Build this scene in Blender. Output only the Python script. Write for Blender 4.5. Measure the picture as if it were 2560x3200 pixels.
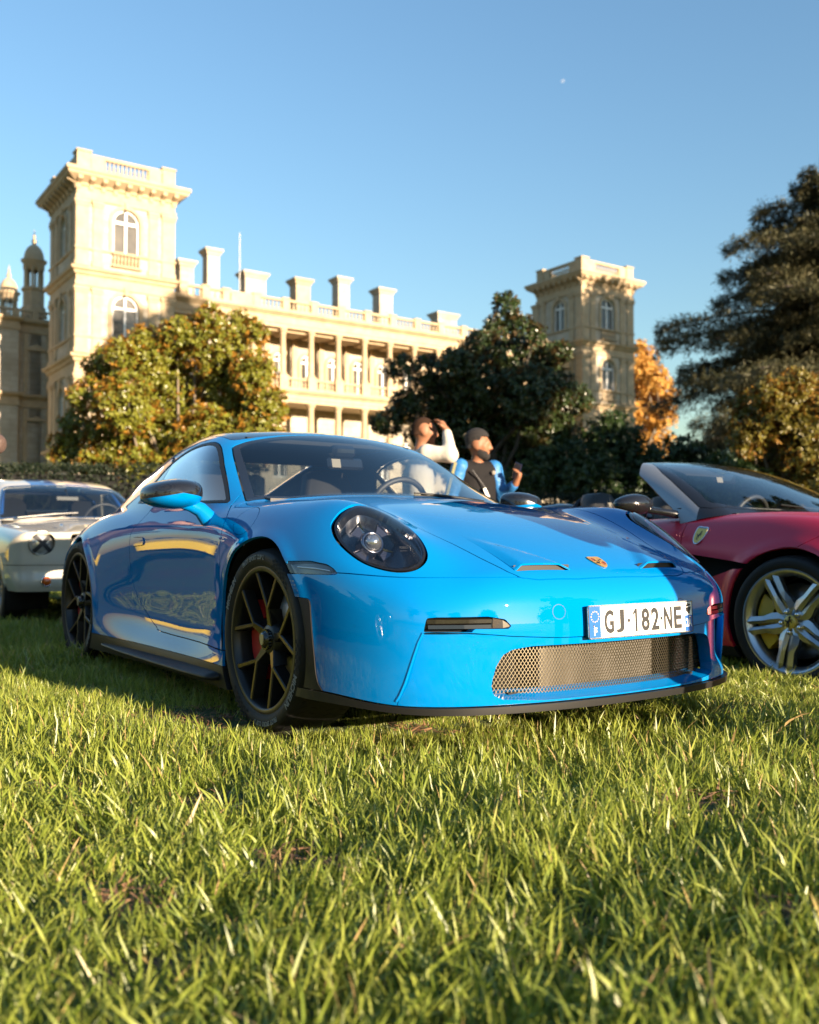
import bpy, bmesh, math, random
import numpy as np
from mathutils import Vector, Matrix, Euler
R = math.radians
random.seed(7)
rng = np.random.default_rng(7)
for o in list(bpy.data.objects): bpy.data.objects.remove(o)
scn = bpy.context.scene
COL = scn.collection

# ------------------------------------------------------------------ camera
CAMZ, FPX, PITCH = 0.695, 2987.0, math.atan(96/2987)
cam_d = bpy.data.cameras.new('camera'); cam = bpy.data.objects.new('camera', cam_d); COL.objects.link(cam)
cam_d.sensor_fit = 'HORIZONTAL'; cam_d.sensor_width = 24.0; cam_d.lens = 24.0*FPX/2560
cam_d.clip_start = 0.05; cam_d.clip_end = 6000
cam.location = (0, 0, CAMZ); cam.rotation_euler = (R(90)+PITCH, 0, 0)
cam_d.dof.use_dof = True; cam_d.dof.focus_distance = 3.35; cam_d.dof.aperture_fstop = 2.4
scn.camera = cam
# ------------------------------------------------------------------ sun and sky
F2 = np.array([0.563, -0.826]); L2 = np.array([0.826, 0.563])      # the cars' forward and left directions
SUN_DELTA, SUN_EL = R(11), R(10.5)
sd2 = F2*math.cos(SUN_DELTA) + L2*math.sin(SUN_DELTA); sd2 /= np.linalg.norm(sd2)
SUN = Vector((sd2[0]*math.cos(SUN_EL), sd2[1]*math.cos(SUN_EL), math.sin(SUN_EL)))
world = bpy.data.worlds.new('World'); scn.world = world; world.use_nodes = True
wn = world.node_tree; wn.nodes.clear()
sky = wn.nodes.new('ShaderNodeTexSky'); sky.sky_type = 'NISHITA'; sky.sun_disc = False
sky.sun_elevation = SUN_EL; sky.sun_rotation = math.atan2(sd2[0], sd2[1])
sky.altitude = 100; sky.dust_density = 0.5; sky.ozone_density = 4.0; sky.air_density = 1.6
bg = wn.nodes.new('ShaderNodeBackground'); bg.inputs[1].default_value = 0.078
wo = wn.nodes.new('ShaderNodeOutputWorld')
tint = wn.nodes.new('ShaderNodeMix'); tint.data_type = 'RGBA'; tint.blend_type = 'MULTIPLY'; tint.inputs[0].default_value = 1.0; tint.inputs[7].default_value = (.94, .955, 1.0, 1)
wn.links.new(sky.outputs[0], tint.inputs[6]); wn.links.new(tint.outputs[2], bg.inputs[0]); wn.links.new(bg.outputs[0], wo.inputs[0])
sun_d = bpy.data.lights.new('sun', 'SUN'); sun_d.energy = 5.0; sun_d.angle = R(0.53); sun_d.color = (1.0, 0.79, 0.57)
sun = bpy.data.objects.new('sun', sun_d); COL.objects.link(sun)
sun.rotation_euler = SUN.to_track_quat('Z', 'Y').to_euler()
vs = scn.view_settings; vs.view_transform = 'Standard'; vs.look = 'None'; vs.exposure = 1.95; vs.gamma = 1.0
vs.use_curve_mapping = False
scn.render.engine = 'CYCLES'
scn.cycles.max_bounces = 8; scn.cycles.transparent_max_bounces = 16
scn.cycles.caustics_reflective = False; scn.cycles.caustics_refractive = False
scn.cycles.sample_clamp_indirect = 6.0

# ------------------------------------------------------------------ materials
MATS = {}
def mat(name, color=(.5,.5,.5), rough=.5, metal=0., coat=0., spec=.5, emit=None, estr=0., coat_rough=.03, sheen=0., var=None, bump=None, trans=0., sss=0.):
    """Principled material; var=(colour2, scale, contrast) noise mix; bump=(scale, strength)"""
    if name in MATS: return MATS[name]
    m = bpy.data.materials.new(name); m.use_nodes = True; nt = m.node_tree
    p = nt.nodes['Principled BSDF']
    p.inputs['Base Color'].default_value = (*color, 1); p.inputs['Roughness'].default_value = rough
    p.inputs['Metallic'].default_value = metal; p.inputs['Coat Weight'].default_value = coat
    p.inputs['Coat Roughness'].default_value = coat_rough; p.inputs['Specular IOR Level'].default_value = spec
    p.inputs['Sheen Weight'].default_value = sheen
    if trans: p.inputs['Transmission Weight'].default_value = trans
    if sss: p.inputs['Subsurface Weight'].default_value = sss; p.inputs['Subsurface Radius'].default_value = (.02,.008,.004)
    if emit: p.inputs['Emission Color'].default_value = (*emit, 1); p.inputs['Emission Strength'].default_value = estr
    if var or bump:
        tc = nt.nodes.new('ShaderNodeTexCoord')
    if var:
        c2, sc, ct = var
        n = nt.nodes.new('ShaderNodeTexNoise'); n.inputs['Scale'].default_value = sc; n.inputs['Detail'].default_value = 6; n.inputs['Roughness'].default_value = .65
        nt.links.new(tc.outputs['Object'], n.inputs['Vector'])
        rp = nt.nodes.new('ShaderNodeValToRGB'); rp.color_ramp.elements[0].position = .5-.5/ct; rp.color_ramp.elements[1].position = .5+.5/ct
        rp.color_ramp.elements[0].color = (*color, 1); rp.color_ramp.elements[1].color = (*c2, 1)
        nt.links.new(n.outputs[0], rp.inputs[0]); nt.links.new(rp.outputs[0], p.inputs['Base Color'])
    if bump:
        n = nt.nodes.new('ShaderNodeTexNoise'); n.inputs['Scale'].default_value = bump[0]; n.inputs['Detail'].default_value = 5
        nt.links.new(tc.outputs['Object'], n.inputs['Vector'])
        b = nt.nodes.new('ShaderNodeBump'); b.inputs['Strength'].default_value = bump[1]; b.inputs['Distance'].default_value = bump[2] if len(bump) > 2 else .01
        nt.links.new(n.outputs[0], b.inputs['Height']); nt.links.new(b.outputs[0], p.inputs['Normal'])
    MATS[name] = m
    return m

def glass_mat(name, tint=(.8,.85,.85), ior=1.5, rough=0.0, refl=(1,1,1), boost=1.7):
    """thin pane: Fresnel mix of tinted see-through and mirror reflection"""
    if name in MATS: return MATS[name]
    m = bpy.data.materials.new(name); m.use_nodes = True; nt = m.node_tree; nt.nodes.clear()
    t = nt.nodes.new('ShaderNodeBsdfTransparent'); t.inputs[0].default_value = (*tint, 1)
    g = nt.nodes.new('ShaderNodeBsdfGlossy'); g.inputs[0].default_value = (*refl, 1); g.inputs['Roughness'].default_value = rough
    f0 = ((ior-1)/(ior+1))**2; lw = nt.nodes.new('ShaderNodeLayerWeight'); lw.inputs[0].default_value = .5      # Schlick's curve, the same from both sides of the pane
    pw = nt.nodes.new('ShaderNodeMath'); pw.operation = 'POWER'; pw.inputs[1].default_value = 5; nt.links.new(lw.outputs['Facing'], pw.inputs[0])
    mul = nt.nodes.new('ShaderNodeMath'); mul.operation = 'MULTIPLY_ADD'; mul.inputs[1].default_value = (1-f0)*boost; mul.inputs[2].default_value = f0*boost; mul.use_clamp = True
    nt.links.new(pw.outputs[0], mul.inputs[0])
    mx = nt.nodes.new('ShaderNodeMixShader'); out = nt.nodes.new('ShaderNodeOutputMaterial')
    nt.links.new(mul.outputs[0], mx.inputs[0])
    nt.links.new(t.outputs[0], mx.inputs[1]); nt.links.new(g.outputs[0], mx.inputs[2]); nt.links.new(mx.outputs[0], out.inputs[0])
    MATS[name] = m
    return m

# ------------------------------------------------------------------ object helpers
def link(name, me, m=None, parent=None):
    o = bpy.data.objects.new(name, me); COL.objects.link(o)
    if m is not None:
        ms = m if isinstance(m, (list, tuple)) else [m]
        if len(me.materials) == 0:
            for q in ms: me.materials.append(q)
    if parent is not None: o.parent = parent
    return o
def tag(o, label=None, cat=None, group=None, kind=None):
    if label: o['label'] = label
    if cat: o['category'] = cat
    if group: o['group'] = group
    if kind: o['kind'] = kind
    return o
def empty(name, loc=(0,0,0), rz=0., parent=None, label=None, cat=None, group=None):
    o = bpy.data.objects.new(name, None); COL.objects.link(o); o.location = loc; o.rotation_euler = (0,0,rz)
    o.empty_display_size = .2
    if parent is not None: o.parent = parent
    return tag(o, label, cat, group)
def copy_tree(o, parent=None, swap=None):
    c = o.copy(); COL.objects.link(c); c.parent = parent
    for ch in list(o.children): copy_tree(ch, c)
    return c

def mesh_np(name, V, faces, smooth=False, normals=None, mat_idx=None):
    """faces: (n,3) or (n,4) int array or a list of polygons"""
    me = bpy.data.meshes.new(name)
    V = np.asarray(V, np.float32)
    if isinstance(faces, np.ndarray):
        n, k = faces.shape
        me.vertices.add(len(V)); me.vertices.foreach_set('co', V.ravel())
        me.loops.add(n*k); me.loops.foreach_set('vertex_index', faces.astype(np.int32).ravel())
        me.polygons.add(n); me.polygons.foreach_set('loop_start', np.arange(0, n*k, k, dtype=np.int32))
        me.update(calc_edges=True)
    else:
        me.from_pydata(V.tolist(), [], [list(f) for f in faces]); me.update()
    sm = np.full(len(me.polygons), bool(smooth)) if np.isscalar(smooth) else np.asarray(smooth)
    me.polygons.foreach_set('use_smooth', sm)
    if mat_idx is not None: me.polygons.foreach_set('material_index', np.asarray(mat_idx, np.int32))
    if normals is not None: me.normals_split_custom_set_from_vertices(np.asarray(normals, np.float32).tolist())
    return me

class MB:
    """collects simple solids and builds ONE mesh"""
    def __init__(s): s.V = []; s.F = []; s.S = []; s.M = []; s.n = 0; s.mi = 0
    def add(s, V, F, smooth=False):
        V = np.asarray(V, float)
        s.V.append(V)
        for f in F: s.F.append([i+s.n for i in f]); s.S.append(smooth); s.M.append(s.mi)
        s.n += len(V); return s
    def box(s, c, d, rz=0., rot=None, taper=1., bev=0.):
        x, y, z = [k/2 for k in d]
        if bev > 0:
            b = min(bev, x*.9, y*.9, z*.9)
            pts = []; 
            for (zz, ins) in ((-z, b), (-z+b, 0), (z-b, 0), (z, b)):
                xx, yy = x-ins, y-ins
                pts += [(-xx+ (b if ins == 0 else 0), -yy, zz), (xx-(b if ins == 0 else 0), -yy, zz), (xx, -yy+(b if ins == 0 else 0), zz), (xx, yy-(b if ins == 0 else 0), zz),
                        (xx-(b if ins == 0 else 0), yy, zz), (-xx+(b if ins == 0 else 0), yy, zz), (-xx, yy-(b if ins == 0 else 0), zz), (-xx, -yy+(b if ins == 0 else 0), zz)]
            P = np.array(pts); F = []
            for k in range(3):
                for i in range(8): F.append([k*8+i, k*8+(i+1) % 8, (k+1)*8+(i+1) % 8, (k+1)*8+i])
            F.append(list(range(7, -1, -1))); F.append(list(range(24, 32)))
        else:
            P = np.array([(-x,-y,-z),(x,-y,-z),(x,y,-z),(-x,y,-z),(-x*taper,-y*taper,z),(x*taper,-y*taper,z),(x*taper,y*taper,z),(-x*taper,y*taper,z)])
            F = [(3,2,1,0),(4,5,6,7),(0,1,5,4),(1,2,6,5),(2,3,7,6),(3,0,4,7)]
        if rot is not None: P = P @ np.array(rot.to_matrix() if hasattr(rot, 'to_matrix') else rot).T
        if rz: cc, ss = math.cos(rz), math.sin(rz); P = P @ np.array([[cc,ss,0],[-ss,cc,0],[0,0,1]])
        return s.add(P+np.array(c), F)
    def prism(s, poly, d0, d1, axis='y', smooth=False, cap=True):
        """2D outline extruded along axis: 'y': (a,b)->(x,z); 'x': (a,b)->(y,z); 'z': (a,b)->(x,y)"""
        p = np.asarray(poly, float); n = len(p)
        def emb(d):
            q = np.zeros((n,3))
            if axis == 'y': q[:,0] = p[:,0]; q[:,2] = p[:,1]; q[:,1] = d
            elif axis == 'x': q[:,1] = p[:,0]; q[:,2] = p[:,1]; q[:,0] = d
            else: q[:,0] = p[:,0]; q[:,1] = p[:,1]; q[:,2] = d
            return q
        V = np.vstack([emb(d0), emb(d1)])
        s.add(V, [(i, (i+1) % n, n+(i+1) % n, n+i) for i in range(n)], smooth)
        if cap: s.add(V, [list(range(n-1,-1,-1)), list(range(n, 2*n))])
        return s
    def lathe(s, prof, c=(0,0,0), seg=24, axis='z', smooth=True, a0=0., a1=2*math.pi):
        prof = np.asarray(prof, float); full = abs(a1-a0-2*math.pi) < 1e-6
        th = np.linspace(a0, a1, seg, endpoint=not full); n = len(prof)
        V = np.zeros((len(th), n, 3))
        V[:,:,0] = prof[None,:,0]*np.cos(th)[:,None]; V[:,:,1] = prof[None,:,0]*np.sin(th)[:,None]; V[:,:,2] = prof[None,:,1]
        if axis == 'y': V = V[:,:,[0,2,1]]*np.array([1,1,1.])
        if axis == 'x': V = V[:,:,[2,0,1]]
        V = V.reshape(-1,3)+np.array(c); F = []; m = len(th)
        for i in range(m if full else m-1):
            j = (i+1) % m
            for k in range(n-1): F.append((i*n+k, j*n+k, j*n+k+1, i*n+k+1))
        return s.add(V, F, smooth)
    def tube(s, pts, r, seg=8, cap=True, smooth=True):
        pts = np.asarray(pts, float); n = len(pts); r = np.full(n, r) if np.isscalar(r) else np.asarray(r, float)
        T = np.gradient(pts, axis=0); T /= np.linalg.norm(T, axis=1, keepdims=True)+1e-12
        up = np.array([0,0,1.]) if abs(T[0,2]) < .9 else np.array([1.,0,0])
        V = []
        for i in range(n):
            a = np.cross(T[i], up); a /= np.linalg.norm(a)+1e-12; b = np.cross(a, T[i]); up = b
            th = np.arange(seg)*2*math.pi/seg
            V.append(pts[i]+r[i]*(np.cos(th)[:,None]*a+np.sin(th)[:,None]*b))
        V = np.vstack(V); F = []
        for i in range(n-1):
            for k in range(seg): F.append((i*seg+k, i*seg+(k+1) % seg, (i+1)*seg+(k+1) % seg, (i+1)*seg+k))
        s.add(V, F, smooth)
        if cap: s.add(V, [list(range(seg-1,-1,-1)), list(range((n-1)*seg, n*seg))])
        return s
    def build(s, name, m=None, parent=None, xf=None):
        V = np.vstack(s.V)
        if xf is not None: V = V @ np.array(xf)[:3,:3].T + np.array(xf)[:3,3]
        me = mesh_np(name, V, s.F, np.array(s.S), mat_idx=s.M)
        bm = bmesh.new(); bm.from_mesh(me); bmesh.ops.recalc_face_normals(bm, faces=bm.faces); bm.to_mesh(me); bm.free()
        return link(name, me, m, parent)

def fix_normals(me):
    bm = bmesh.new(); bm.from_mesh(me); bmesh.ops.recalc_face_normals(bm, faces=bm.faces); bm.to_mesh(me); bm.free()

def text_mesh(txt, size=1., depth=0., squash=(1.,1.), align='CENTER', res=3, bold=0.0):
    cu = bpy.data.curves.new('lettering', 'FONT'); cu.body = txt; cu.size = size; cu.extrude = depth; cu.align_x = align; cu.align_y = 'CENTER'
    cu.resolution_u = res; cu.offset = bold
    ob = bpy.data.objects.new('lettering', cu); COL.objects.link(ob)
    dg = bpy.context.evaluated_depsgraph_get(); me = bpy.data.meshes.new_from_object(ob.evaluated_get(dg))
    bpy.data.objects.remove(ob); bpy.data.curves.remove(cu)
    n = len(me.vertices); co = np.zeros(n*3, np.float32); me.vertices.foreach_get('co', co); co = co.reshape(-1,3)
    co[:,0] *= squash[0]; co[:,1] *= squash[1]
    me.vertices.foreach_set('co', co.ravel()); me.update(); me.materials.clear()
    return me
def map_mesh(me, fn):
    n = len(me.vertices); co = np.zeros(n*3, np.float32); me.vertices.foreach_get('co', co)
    me.vertices.foreach_set('co', np.asarray(fn(co.reshape(-1,3)), np.float32).ravel()); me.update(); return me
# ------------------------------------------------------------------ car body engine: smooth implicit bodies built from depth maps
def ncs(xk, x):
    """matrix of a natural cubic spline with knots xk sampled at x (linear beyond the ends)"""
    xk = np.asarray(xk, float); n = len(xk); h = np.diff(xk)
    A = np.eye(n); B = np.zeros((n,n))
    for i in range(1, n-1):
        A[i,i-1] = h[i-1]; A[i,i] = 2*(h[i-1]+h[i]); A[i,i+1] = h[i]
        B[i,i-1] = 6/h[i-1]; B[i,i] = -6/h[i-1]-6/h[i]; B[i,i+1] = 6/h[i]
    M2 = np.linalg.solve(A, B)
    x = np.asarray(x, float); xc = np.clip(x, xk[0], xk[-1])
    i = np.clip(np.searchsorted(xk, xc, side='right')-1, 0, n-2); I = np.eye(n)
    t = xc-xk[i]; hi = h[i]; u = hi-t
    W = (u/hi)[:,None]*I[i] + (t/hi)[:,None]*I[i+1] + (((u**3/hi-hi*u)/6)[:,None]*M2[i] + ((t**3/hi-hi*t)/6)[:,None]*M2[i+1])
    return W
def blur1(A, s, ax):
    if s < .3: return A
    r = int(3*s)+1; k = np.exp(-.5*(np.arange(-r, r+1)/s)**2); k /= k.sum()
    A = np.moveaxis(A, ax, 0); P = np.concatenate([2*A[:1]-A[1:r+1][::-1], A, 2*A[-1:]-A[-r-1:-1][::-1]])
    out = sum(k[j]*P[j:j+len(A)] for j in range(2*r+1)); return np.moveaxis(out, 0, ax)
class Map2:
    """smooth 2D map sampled with bicubic interpolation"""
    def __init__(s, ut, vt, T, d=.01, sig=.02, mirror=False, pad=.12):
        ut = np.asarray(ut, float); vt = np.asarray(vt, float); T = np.asarray(T, float)
        if ut[0] > ut[-1]: ut = ut[::-1]; T = T[::-1]
        if mirror: vt = np.concatenate([-vt[:0:-1], vt]); T = np.concatenate([T[:, :0:-1], T], 1)
        s.d = d; s.u0 = ut[0]-pad; s.v0 = vt[0]-pad
        u = np.arange(s.u0, ut[-1]+pad, d); v = np.arange(s.v0, vt[-1]+pad, d)
        G = ncs(ut, u) @ T @ ncs(vt, v).T
        G = blur1(blur1(G, sig/d, 0), sig/d, 1); s.G = G
    def __call__(s, u, v):
        G = s.G; nu, nv = G.shape
        a = np.clip((u-s.u0)/s.d, 1, nu-2.001); b = np.clip((v-s.v0)/s.d, 1, nv-2.001)
        i = np.floor(a).astype(int); j = np.floor(b).astype(int); fa = a-i; fb = b-j
        def w(t): return (-.5*t+t*t-.5*t**3, 1-2.5*t*t+1.5*t**3, .5*t+2*t*t-1.5*t**3, -.5*t*t+.5*t**3)
        wa, wb = w(fa), w(fb); out = 0
        for p in range(4):
            ii = np.clip(i+p-1, 0, nu-1)
            row = 0
            for q in range(4): row = row + wb[q]*G[ii, np.clip(j+q-1, 0, nv-1)]
            out = out + wa[p]*row
        return out
class Map1:
    def __init__(s, xk, yk, sig=.0, d=.005):
        xk = np.asarray(xk, float); yk = np.asarray(yk, float)
        if xk[0] > xk[-1]: xk = xk[::-1]; yk = yk[::-1]
        s.x = np.arange(xk[0]-.1, xk[-1]+.1, d); y = ncs(xk, s.x) @ yk
        s.y = blur1(y, sig/d, 0); s.d = d
    def __call__(s, x):
        x = np.asarray(x, float); a = np.clip((x-s.x[0])/s.d, 1, len(s.x)-2.001); i = np.floor(a).astype(int); t = a-i; G = s.y; n = len(G)
        return (-.5*t+t*t-.5*t**3)*G[i-1] + (1-2.5*t*t+1.5*t**3)*G[i] + (.5*t+2*t*t-1.5*t**3)*G[np.minimum(i+1,n-1)] + (-.5*t*t+.5*t**3)*G[np.minimum(i+2,n-1)]
def smax(a, b, k): h = np.maximum(k-np.abs(a-b), 0)/k; return np.maximum(a, b)+h*h*k*.25
def smin(a, b, k): return -smax(-a, -b, k)
def sstep(a, b, x): t = np.clip((x-a)/(b-a), 0, 1); return t*t*(3-2*t)

def surface_nets(F, lo, hi, d):
    lo = np.array(lo, float); n = np.ceil((np.array(hi)-lo)/d).astype(int)+1
    ax = [lo[k]+d*np.arange(n[k]) for k in range(3)]
    X, Y, Z = np.meshgrid(*ax, indexing='ij', sparse=True)
    G = np.broadcast_to(F(X, Y, Z), n).astype(np.float32); S = G < 0
    c = np.zeros(n-1, np.int8)
    offs = [(i,j,k) for i in (0,1) for j in (0,1) for k in (0,1)]
    for (i,j,k) in offs: c += S[i:n[0]-1+i, j:n[1]-1+j, k:n[2]-1+k]
    act = (c > 0) & (c < 8); cells = np.argwhere(act); idx = np.full(n-1, -1, np.int64); idx[act] = np.arange(len(cells))
    cv = np.stack([G[cells[:,0]+i, cells[:,1]+j, cells[:,2]+k] for (i,j,k) in offs], 1)
    P = np.zeros((len(cells), 3)); W = np.zeros(len(cells)); O = np.array(offs, float)
    for a in range(8):
        for b in range(a+1, 8):
            if np.abs(O[a]-O[b]).sum() != 1: continue
            m = (cv[:,a] < 0) != (cv[:,b] < 0); t = np.where(m, cv[:,a]/np.where(m, cv[:,a]-cv[:,b], 1), 0)
            P += m[:,None]*(O[a]+t[:,None]*(O[b]-O[a])); W += m
    V = lo+d*(cells+P/W[:,None]); Q = []
    for a in range(3):
        sl0 = [slice(None)]*3; sl1 = [slice(None)]*3; sl0[a] = slice(0, n[a]-1); sl1[a] = slice(1, n[a])
        A, B = S[tuple(sl0)], S[tuple(sl1)]
        e = np.argwhere(A != B); b, cc = [(1,2),(2,0),(0,1)][a]
        ok = (e[:,b] > 0) & (e[:,cc] > 0) & (e[:,b] < n[b]-1) & (e[:,cc] < n[cc]-1); e = e[ok]
        s = A[tuple(e.T)]
        def cell(db, dc):
            q = e.copy(); q[:,b] += db; q[:,cc] += dc; return idx[tuple(q.T)]
        q = np.stack([cell(-1,-1), cell(0,-1), cell(0,0), cell(-1,0)], 1)
        q[~s] = q[~s][:, ::-1]; Q.append(q)
    Q = np.concatenate(Q); Q = Q[(Q >= 0).all(1)]
    return V, Q

class Surf:
    """triangle soup with exact normals"""
    def __init__(s, V, N, T, Fn=None): s.V, s.N, s.T, s.Fn = V, N, T, Fn
    @staticmethod
    def grad(Fn, V, e=.0015):
        g = np.stack([(Fn(*(V+np.eye(3)[k]*e).T)-Fn(*(V-np.eye(3)[k]*e).T))/(2*e) for k in range(3)], 1); return g
    @classmethod
    def make(cls, Fn, lo, hi, d, it=4):
        V, Q = surface_nets(Fn, lo, hi, d)
        for _ in range(it):
            g = cls.grad(Fn, V); f = Fn(*V.T); st = -(f/np.maximum((g*g).sum(1), .05))[:,None]*g
            ln = np.linalg.norm(st, axis=1, keepdims=True); V = V+st*np.minimum(1, d*.6/np.maximum(ln, 1e-9))
        g = cls.grad(Fn, V); N = g/np.linalg.norm(g, axis=1, keepdims=True)
        # split each quad along the shorter diagonal
        d1 = np.linalg.norm(V[Q[:,0]]-V[Q[:,2]], axis=1); d2 = np.linalg.norm(V[Q[:,1]]-V[Q[:,3]], axis=1); m = d1 <= d2
        T = np.concatenate([np.where(m[:,None], Q[:,[0,1,2]], Q[:,[0,1,3]]), np.where(m[:,None], Q[:,[0,2,3]], Q[:,[1,2,3]])])
        # outward orientation
        fn = np.cross(V[T[:,1]]-V[T[:,0]], V[T[:,2]]-V[T[:,0]]); bad = (fn*N[T].mean(1)).sum(1) < 0; T[bad] = T[bad][:, ::-1]
        return cls(V, N, T, Fn)
    def sub(s, T):
        u, inv = np.unique(T, return_inverse=True); return Surf(s.V[u], s.N[u], inv.reshape(-1,3), s.Fn)
    def where(s, m): return s.sub(s.T[m])
    def clip(s, g, keep=-1):
        """keep the part with g<0 (keep=-1) or g>0; g: function of V"""
        if len(s.T) == 0: return s
        gv = g(s.V)*(1 if keep < 0 else -1); gv = np.where(np.abs(gv) < 1e-7, 1e-7, gv)
        neg = gv < 0; c = neg[s.T].sum(1); full = s.T[c == 3]; out = [full]
        NV, NN = [s.V], [s.N]; base = len(s.V); mix = s.T[(c == 1) | (c == 2)]
        if len(mix):
            nm = neg[mix]; lone_neg = nm.sum(1) == 1
            k = np.where(lone_neg, np.argmax(nm, 1), np.argmax(~nm, 1)); r = np.arange(len(mix))
            a = mix[r,k]; b = mix[r,(k+1)%3]; cc = mix[r,(k+2)%3]
            E = np.concatenate([np.stack([a,b],1), np.stack([a,cc],1)]); Es = np.sort(E, 1)
            ue, inv = np.unique(Es, axis=0, return_inverse=True); inv = inv.ravel()
            g0, g1 = gv[ue[:,0]], gv[ue[:,1]]; t = (g0/(g0-g1))[:,None]
            P = s.V[ue[:,0]]*(1-t)+s.V[ue[:,1]]*t; Nn = s.N[ue[:,0]]*(1-t)+s.N[ue[:,1]]*t
            NV.append(P); NN.append(Nn/np.maximum(np.linalg.norm(Nn, axis=1, keepdims=True), 1e-9))
            iab = base+inv[:len(mix)]; iac = base+inv[len(mix):]
            L = lone_neg
            out.append(np.stack([a[L], iab[L], iac[L]], 1))
            M = ~L
            out.append(np.stack([iab[M], b[M], cc[M]], 1)); out.append(np.stack([iab[M], cc[M], iac[M]], 1))
        T = np.concatenate(out)
        if len(T) == 0: return Surf(np.zeros((0,3)), np.zeros((0,3)), np.zeros((0,3), int), s.Fn)
        q = Surf(np.concatenate(NV), np.concatenate(NN), T, s.Fn)
        A = np.linalg.norm(np.cross(q.V[T[:,1]]-q.V[T[:,0]], q.V[T[:,2]]-q.V[T[:,0]]), axis=1)
        return q.sub(T[A > 1e-10])
    def split(s, g, gap=.002): return s.clip(lambda V: g(V)+gap), s.clip(lambda V: g(V)-gap, 1)
    def moved(s, d): return Surf(s.V+np.asarray(d), s.N, s.T, s.Fn)
    def offset(s, d): return Surf(s.V+s.N*d, s.N, s.T, s.Fn)
    def edges(s):
        E = np.concatenate([s.T[:,[0,1]], s.T[:,[1,2]], s.T[:,[2,0]]]); k = np.sort(E, 1)
        _, i, c = np.unique(k, axis=0, return_index=True, return_counts=True); return E[i[c == 1]]
    def obj(s, name, m, parent, flange=.012, inward=None, thick=False):
        if len(s.T) == 0: return None
        V, T, N = s.V, s.T, s.N; nv = len(V); sm = np.ones(len(T), bool)
        Vx = [V]; Tx = [T]; Nx = [N]
        if flange:
            E = s.edges(); u, inv = np.unique(E, return_inverse=True); inv = inv.reshape(-1,2)
            dirv = -N[u] if inward is None else np.broadcast_to(np.asarray(inward, float), (len(u),3))
            Vx += [V[u], V[u]+dirv*flange]; a = nv+inv[:,0]; b = nv+inv[:,1]; m2 = len(u)
            Tx += [np.stack([b, a, a+m2], 1), np.stack([b, a+m2, b+m2], 1)]
            sm = np.concatenate([sm, np.zeros(2*len(E), bool)]); Nx += [np.zeros((2*m2, 3))]
        Va = np.concatenate(Vx); Ta = np.concatenate(Tx); Na = np.concatenate(Nx)
        me = mesh_np(name, Va, Ta, sm)
        ln = np.zeros((len(Ta)*3, 3), np.float32); k = len(T)*3; ln[:k] = N[T.ravel()]
        me.normals_split_custom_set(ln.tolist())
        return link(name, me, m, parent)

def poly_sd(P):
    """signed distance function (negative inside) to a polygon in 2D"""
    P = np.asarray(P, float); Q = np.roll(P, -1, 0)
    def f(a, b):
        p = np.stack([a, b], 1); d2 = np.full(len(p), 1e9); ins = np.zeros(len(p), bool)
        for v, w in zip(P, Q):
            e = w-v
            if e @ e < 1e-14: continue
            t = np.clip(((p-v) @ e)/(e @ e), 0, 1); r = p-v-t[:,None]*e; d2 = np.minimum(d2, (r*r).sum(1))
            c = (v[1] > p[:,1]) != (w[1] > p[:,1])
            xi = v[0]+(p[:,1]-v[1])/(e[1] if abs(e[1]) > 1e-12 else 1e-12)*e[0]; ins ^= c & (p[:,0] < xi)
        d = np.sqrt(d2); return np.where(ins, -d, d)
    return f
def smooth_poly(pts, n=8, closed=True, corner=None):
    """Catmull-Rom through the points; corner: set of indices kept sharp"""
    P = np.asarray(pts, float); N = len(P); out = []
    corner = corner or set()
    for i in range(N if closed else N-1):
        p1, p2 = P[i], P[(i+1) % N]
        p0 = P[(i-1) % N] if (closed or i > 0) else p1; p3 = P[(i+2) % N] if (closed or i < N-2) else p2
        t1 = (p2-p0)/2 if i not in corner else (p2-p1); t2 = (p3-p1)/2 if ((i+1) % N) not in corner else (p2-p1)
        L = np.linalg.norm(p2-p1)
        for t in np.linspace(0, 1, n, endpoint=False):
            out.append((2*t**3-3*t*t+1)*p1+(t**3-2*t*t+t)*t1+(-2*t**3+3*t*t)*p2+(t**3-t*t)*t2)
    if not closed: out.append(P[-1])
    return np.array(out)
def round_poly(pts, r, n=6):
    P = [np.asarray(p, float) for p in pts]; N = len(P); out = []; r = [r]*N if np.isscalar(r) else r
    for i in range(N):
        a, b, c = P[i-1], P[i], P[(i+1) % N]; u = (a-b)/np.linalg.norm(a-b); v = (c-b)/np.linalg.norm(c-b)
        ang = math.acos(np.clip(u @ v, -1, 1)); t = min(r[i]/math.tan(ang/2), .49*np.linalg.norm(a-b), .49*np.linalg.norm(c-b))
        p, q = b+u*t, b+v*t
        for k in np.linspace(0, 1, n): out.append((1-k)**2*p+2*k*(1-k)*b+k*k*q)
    return np.array(out)
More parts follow.
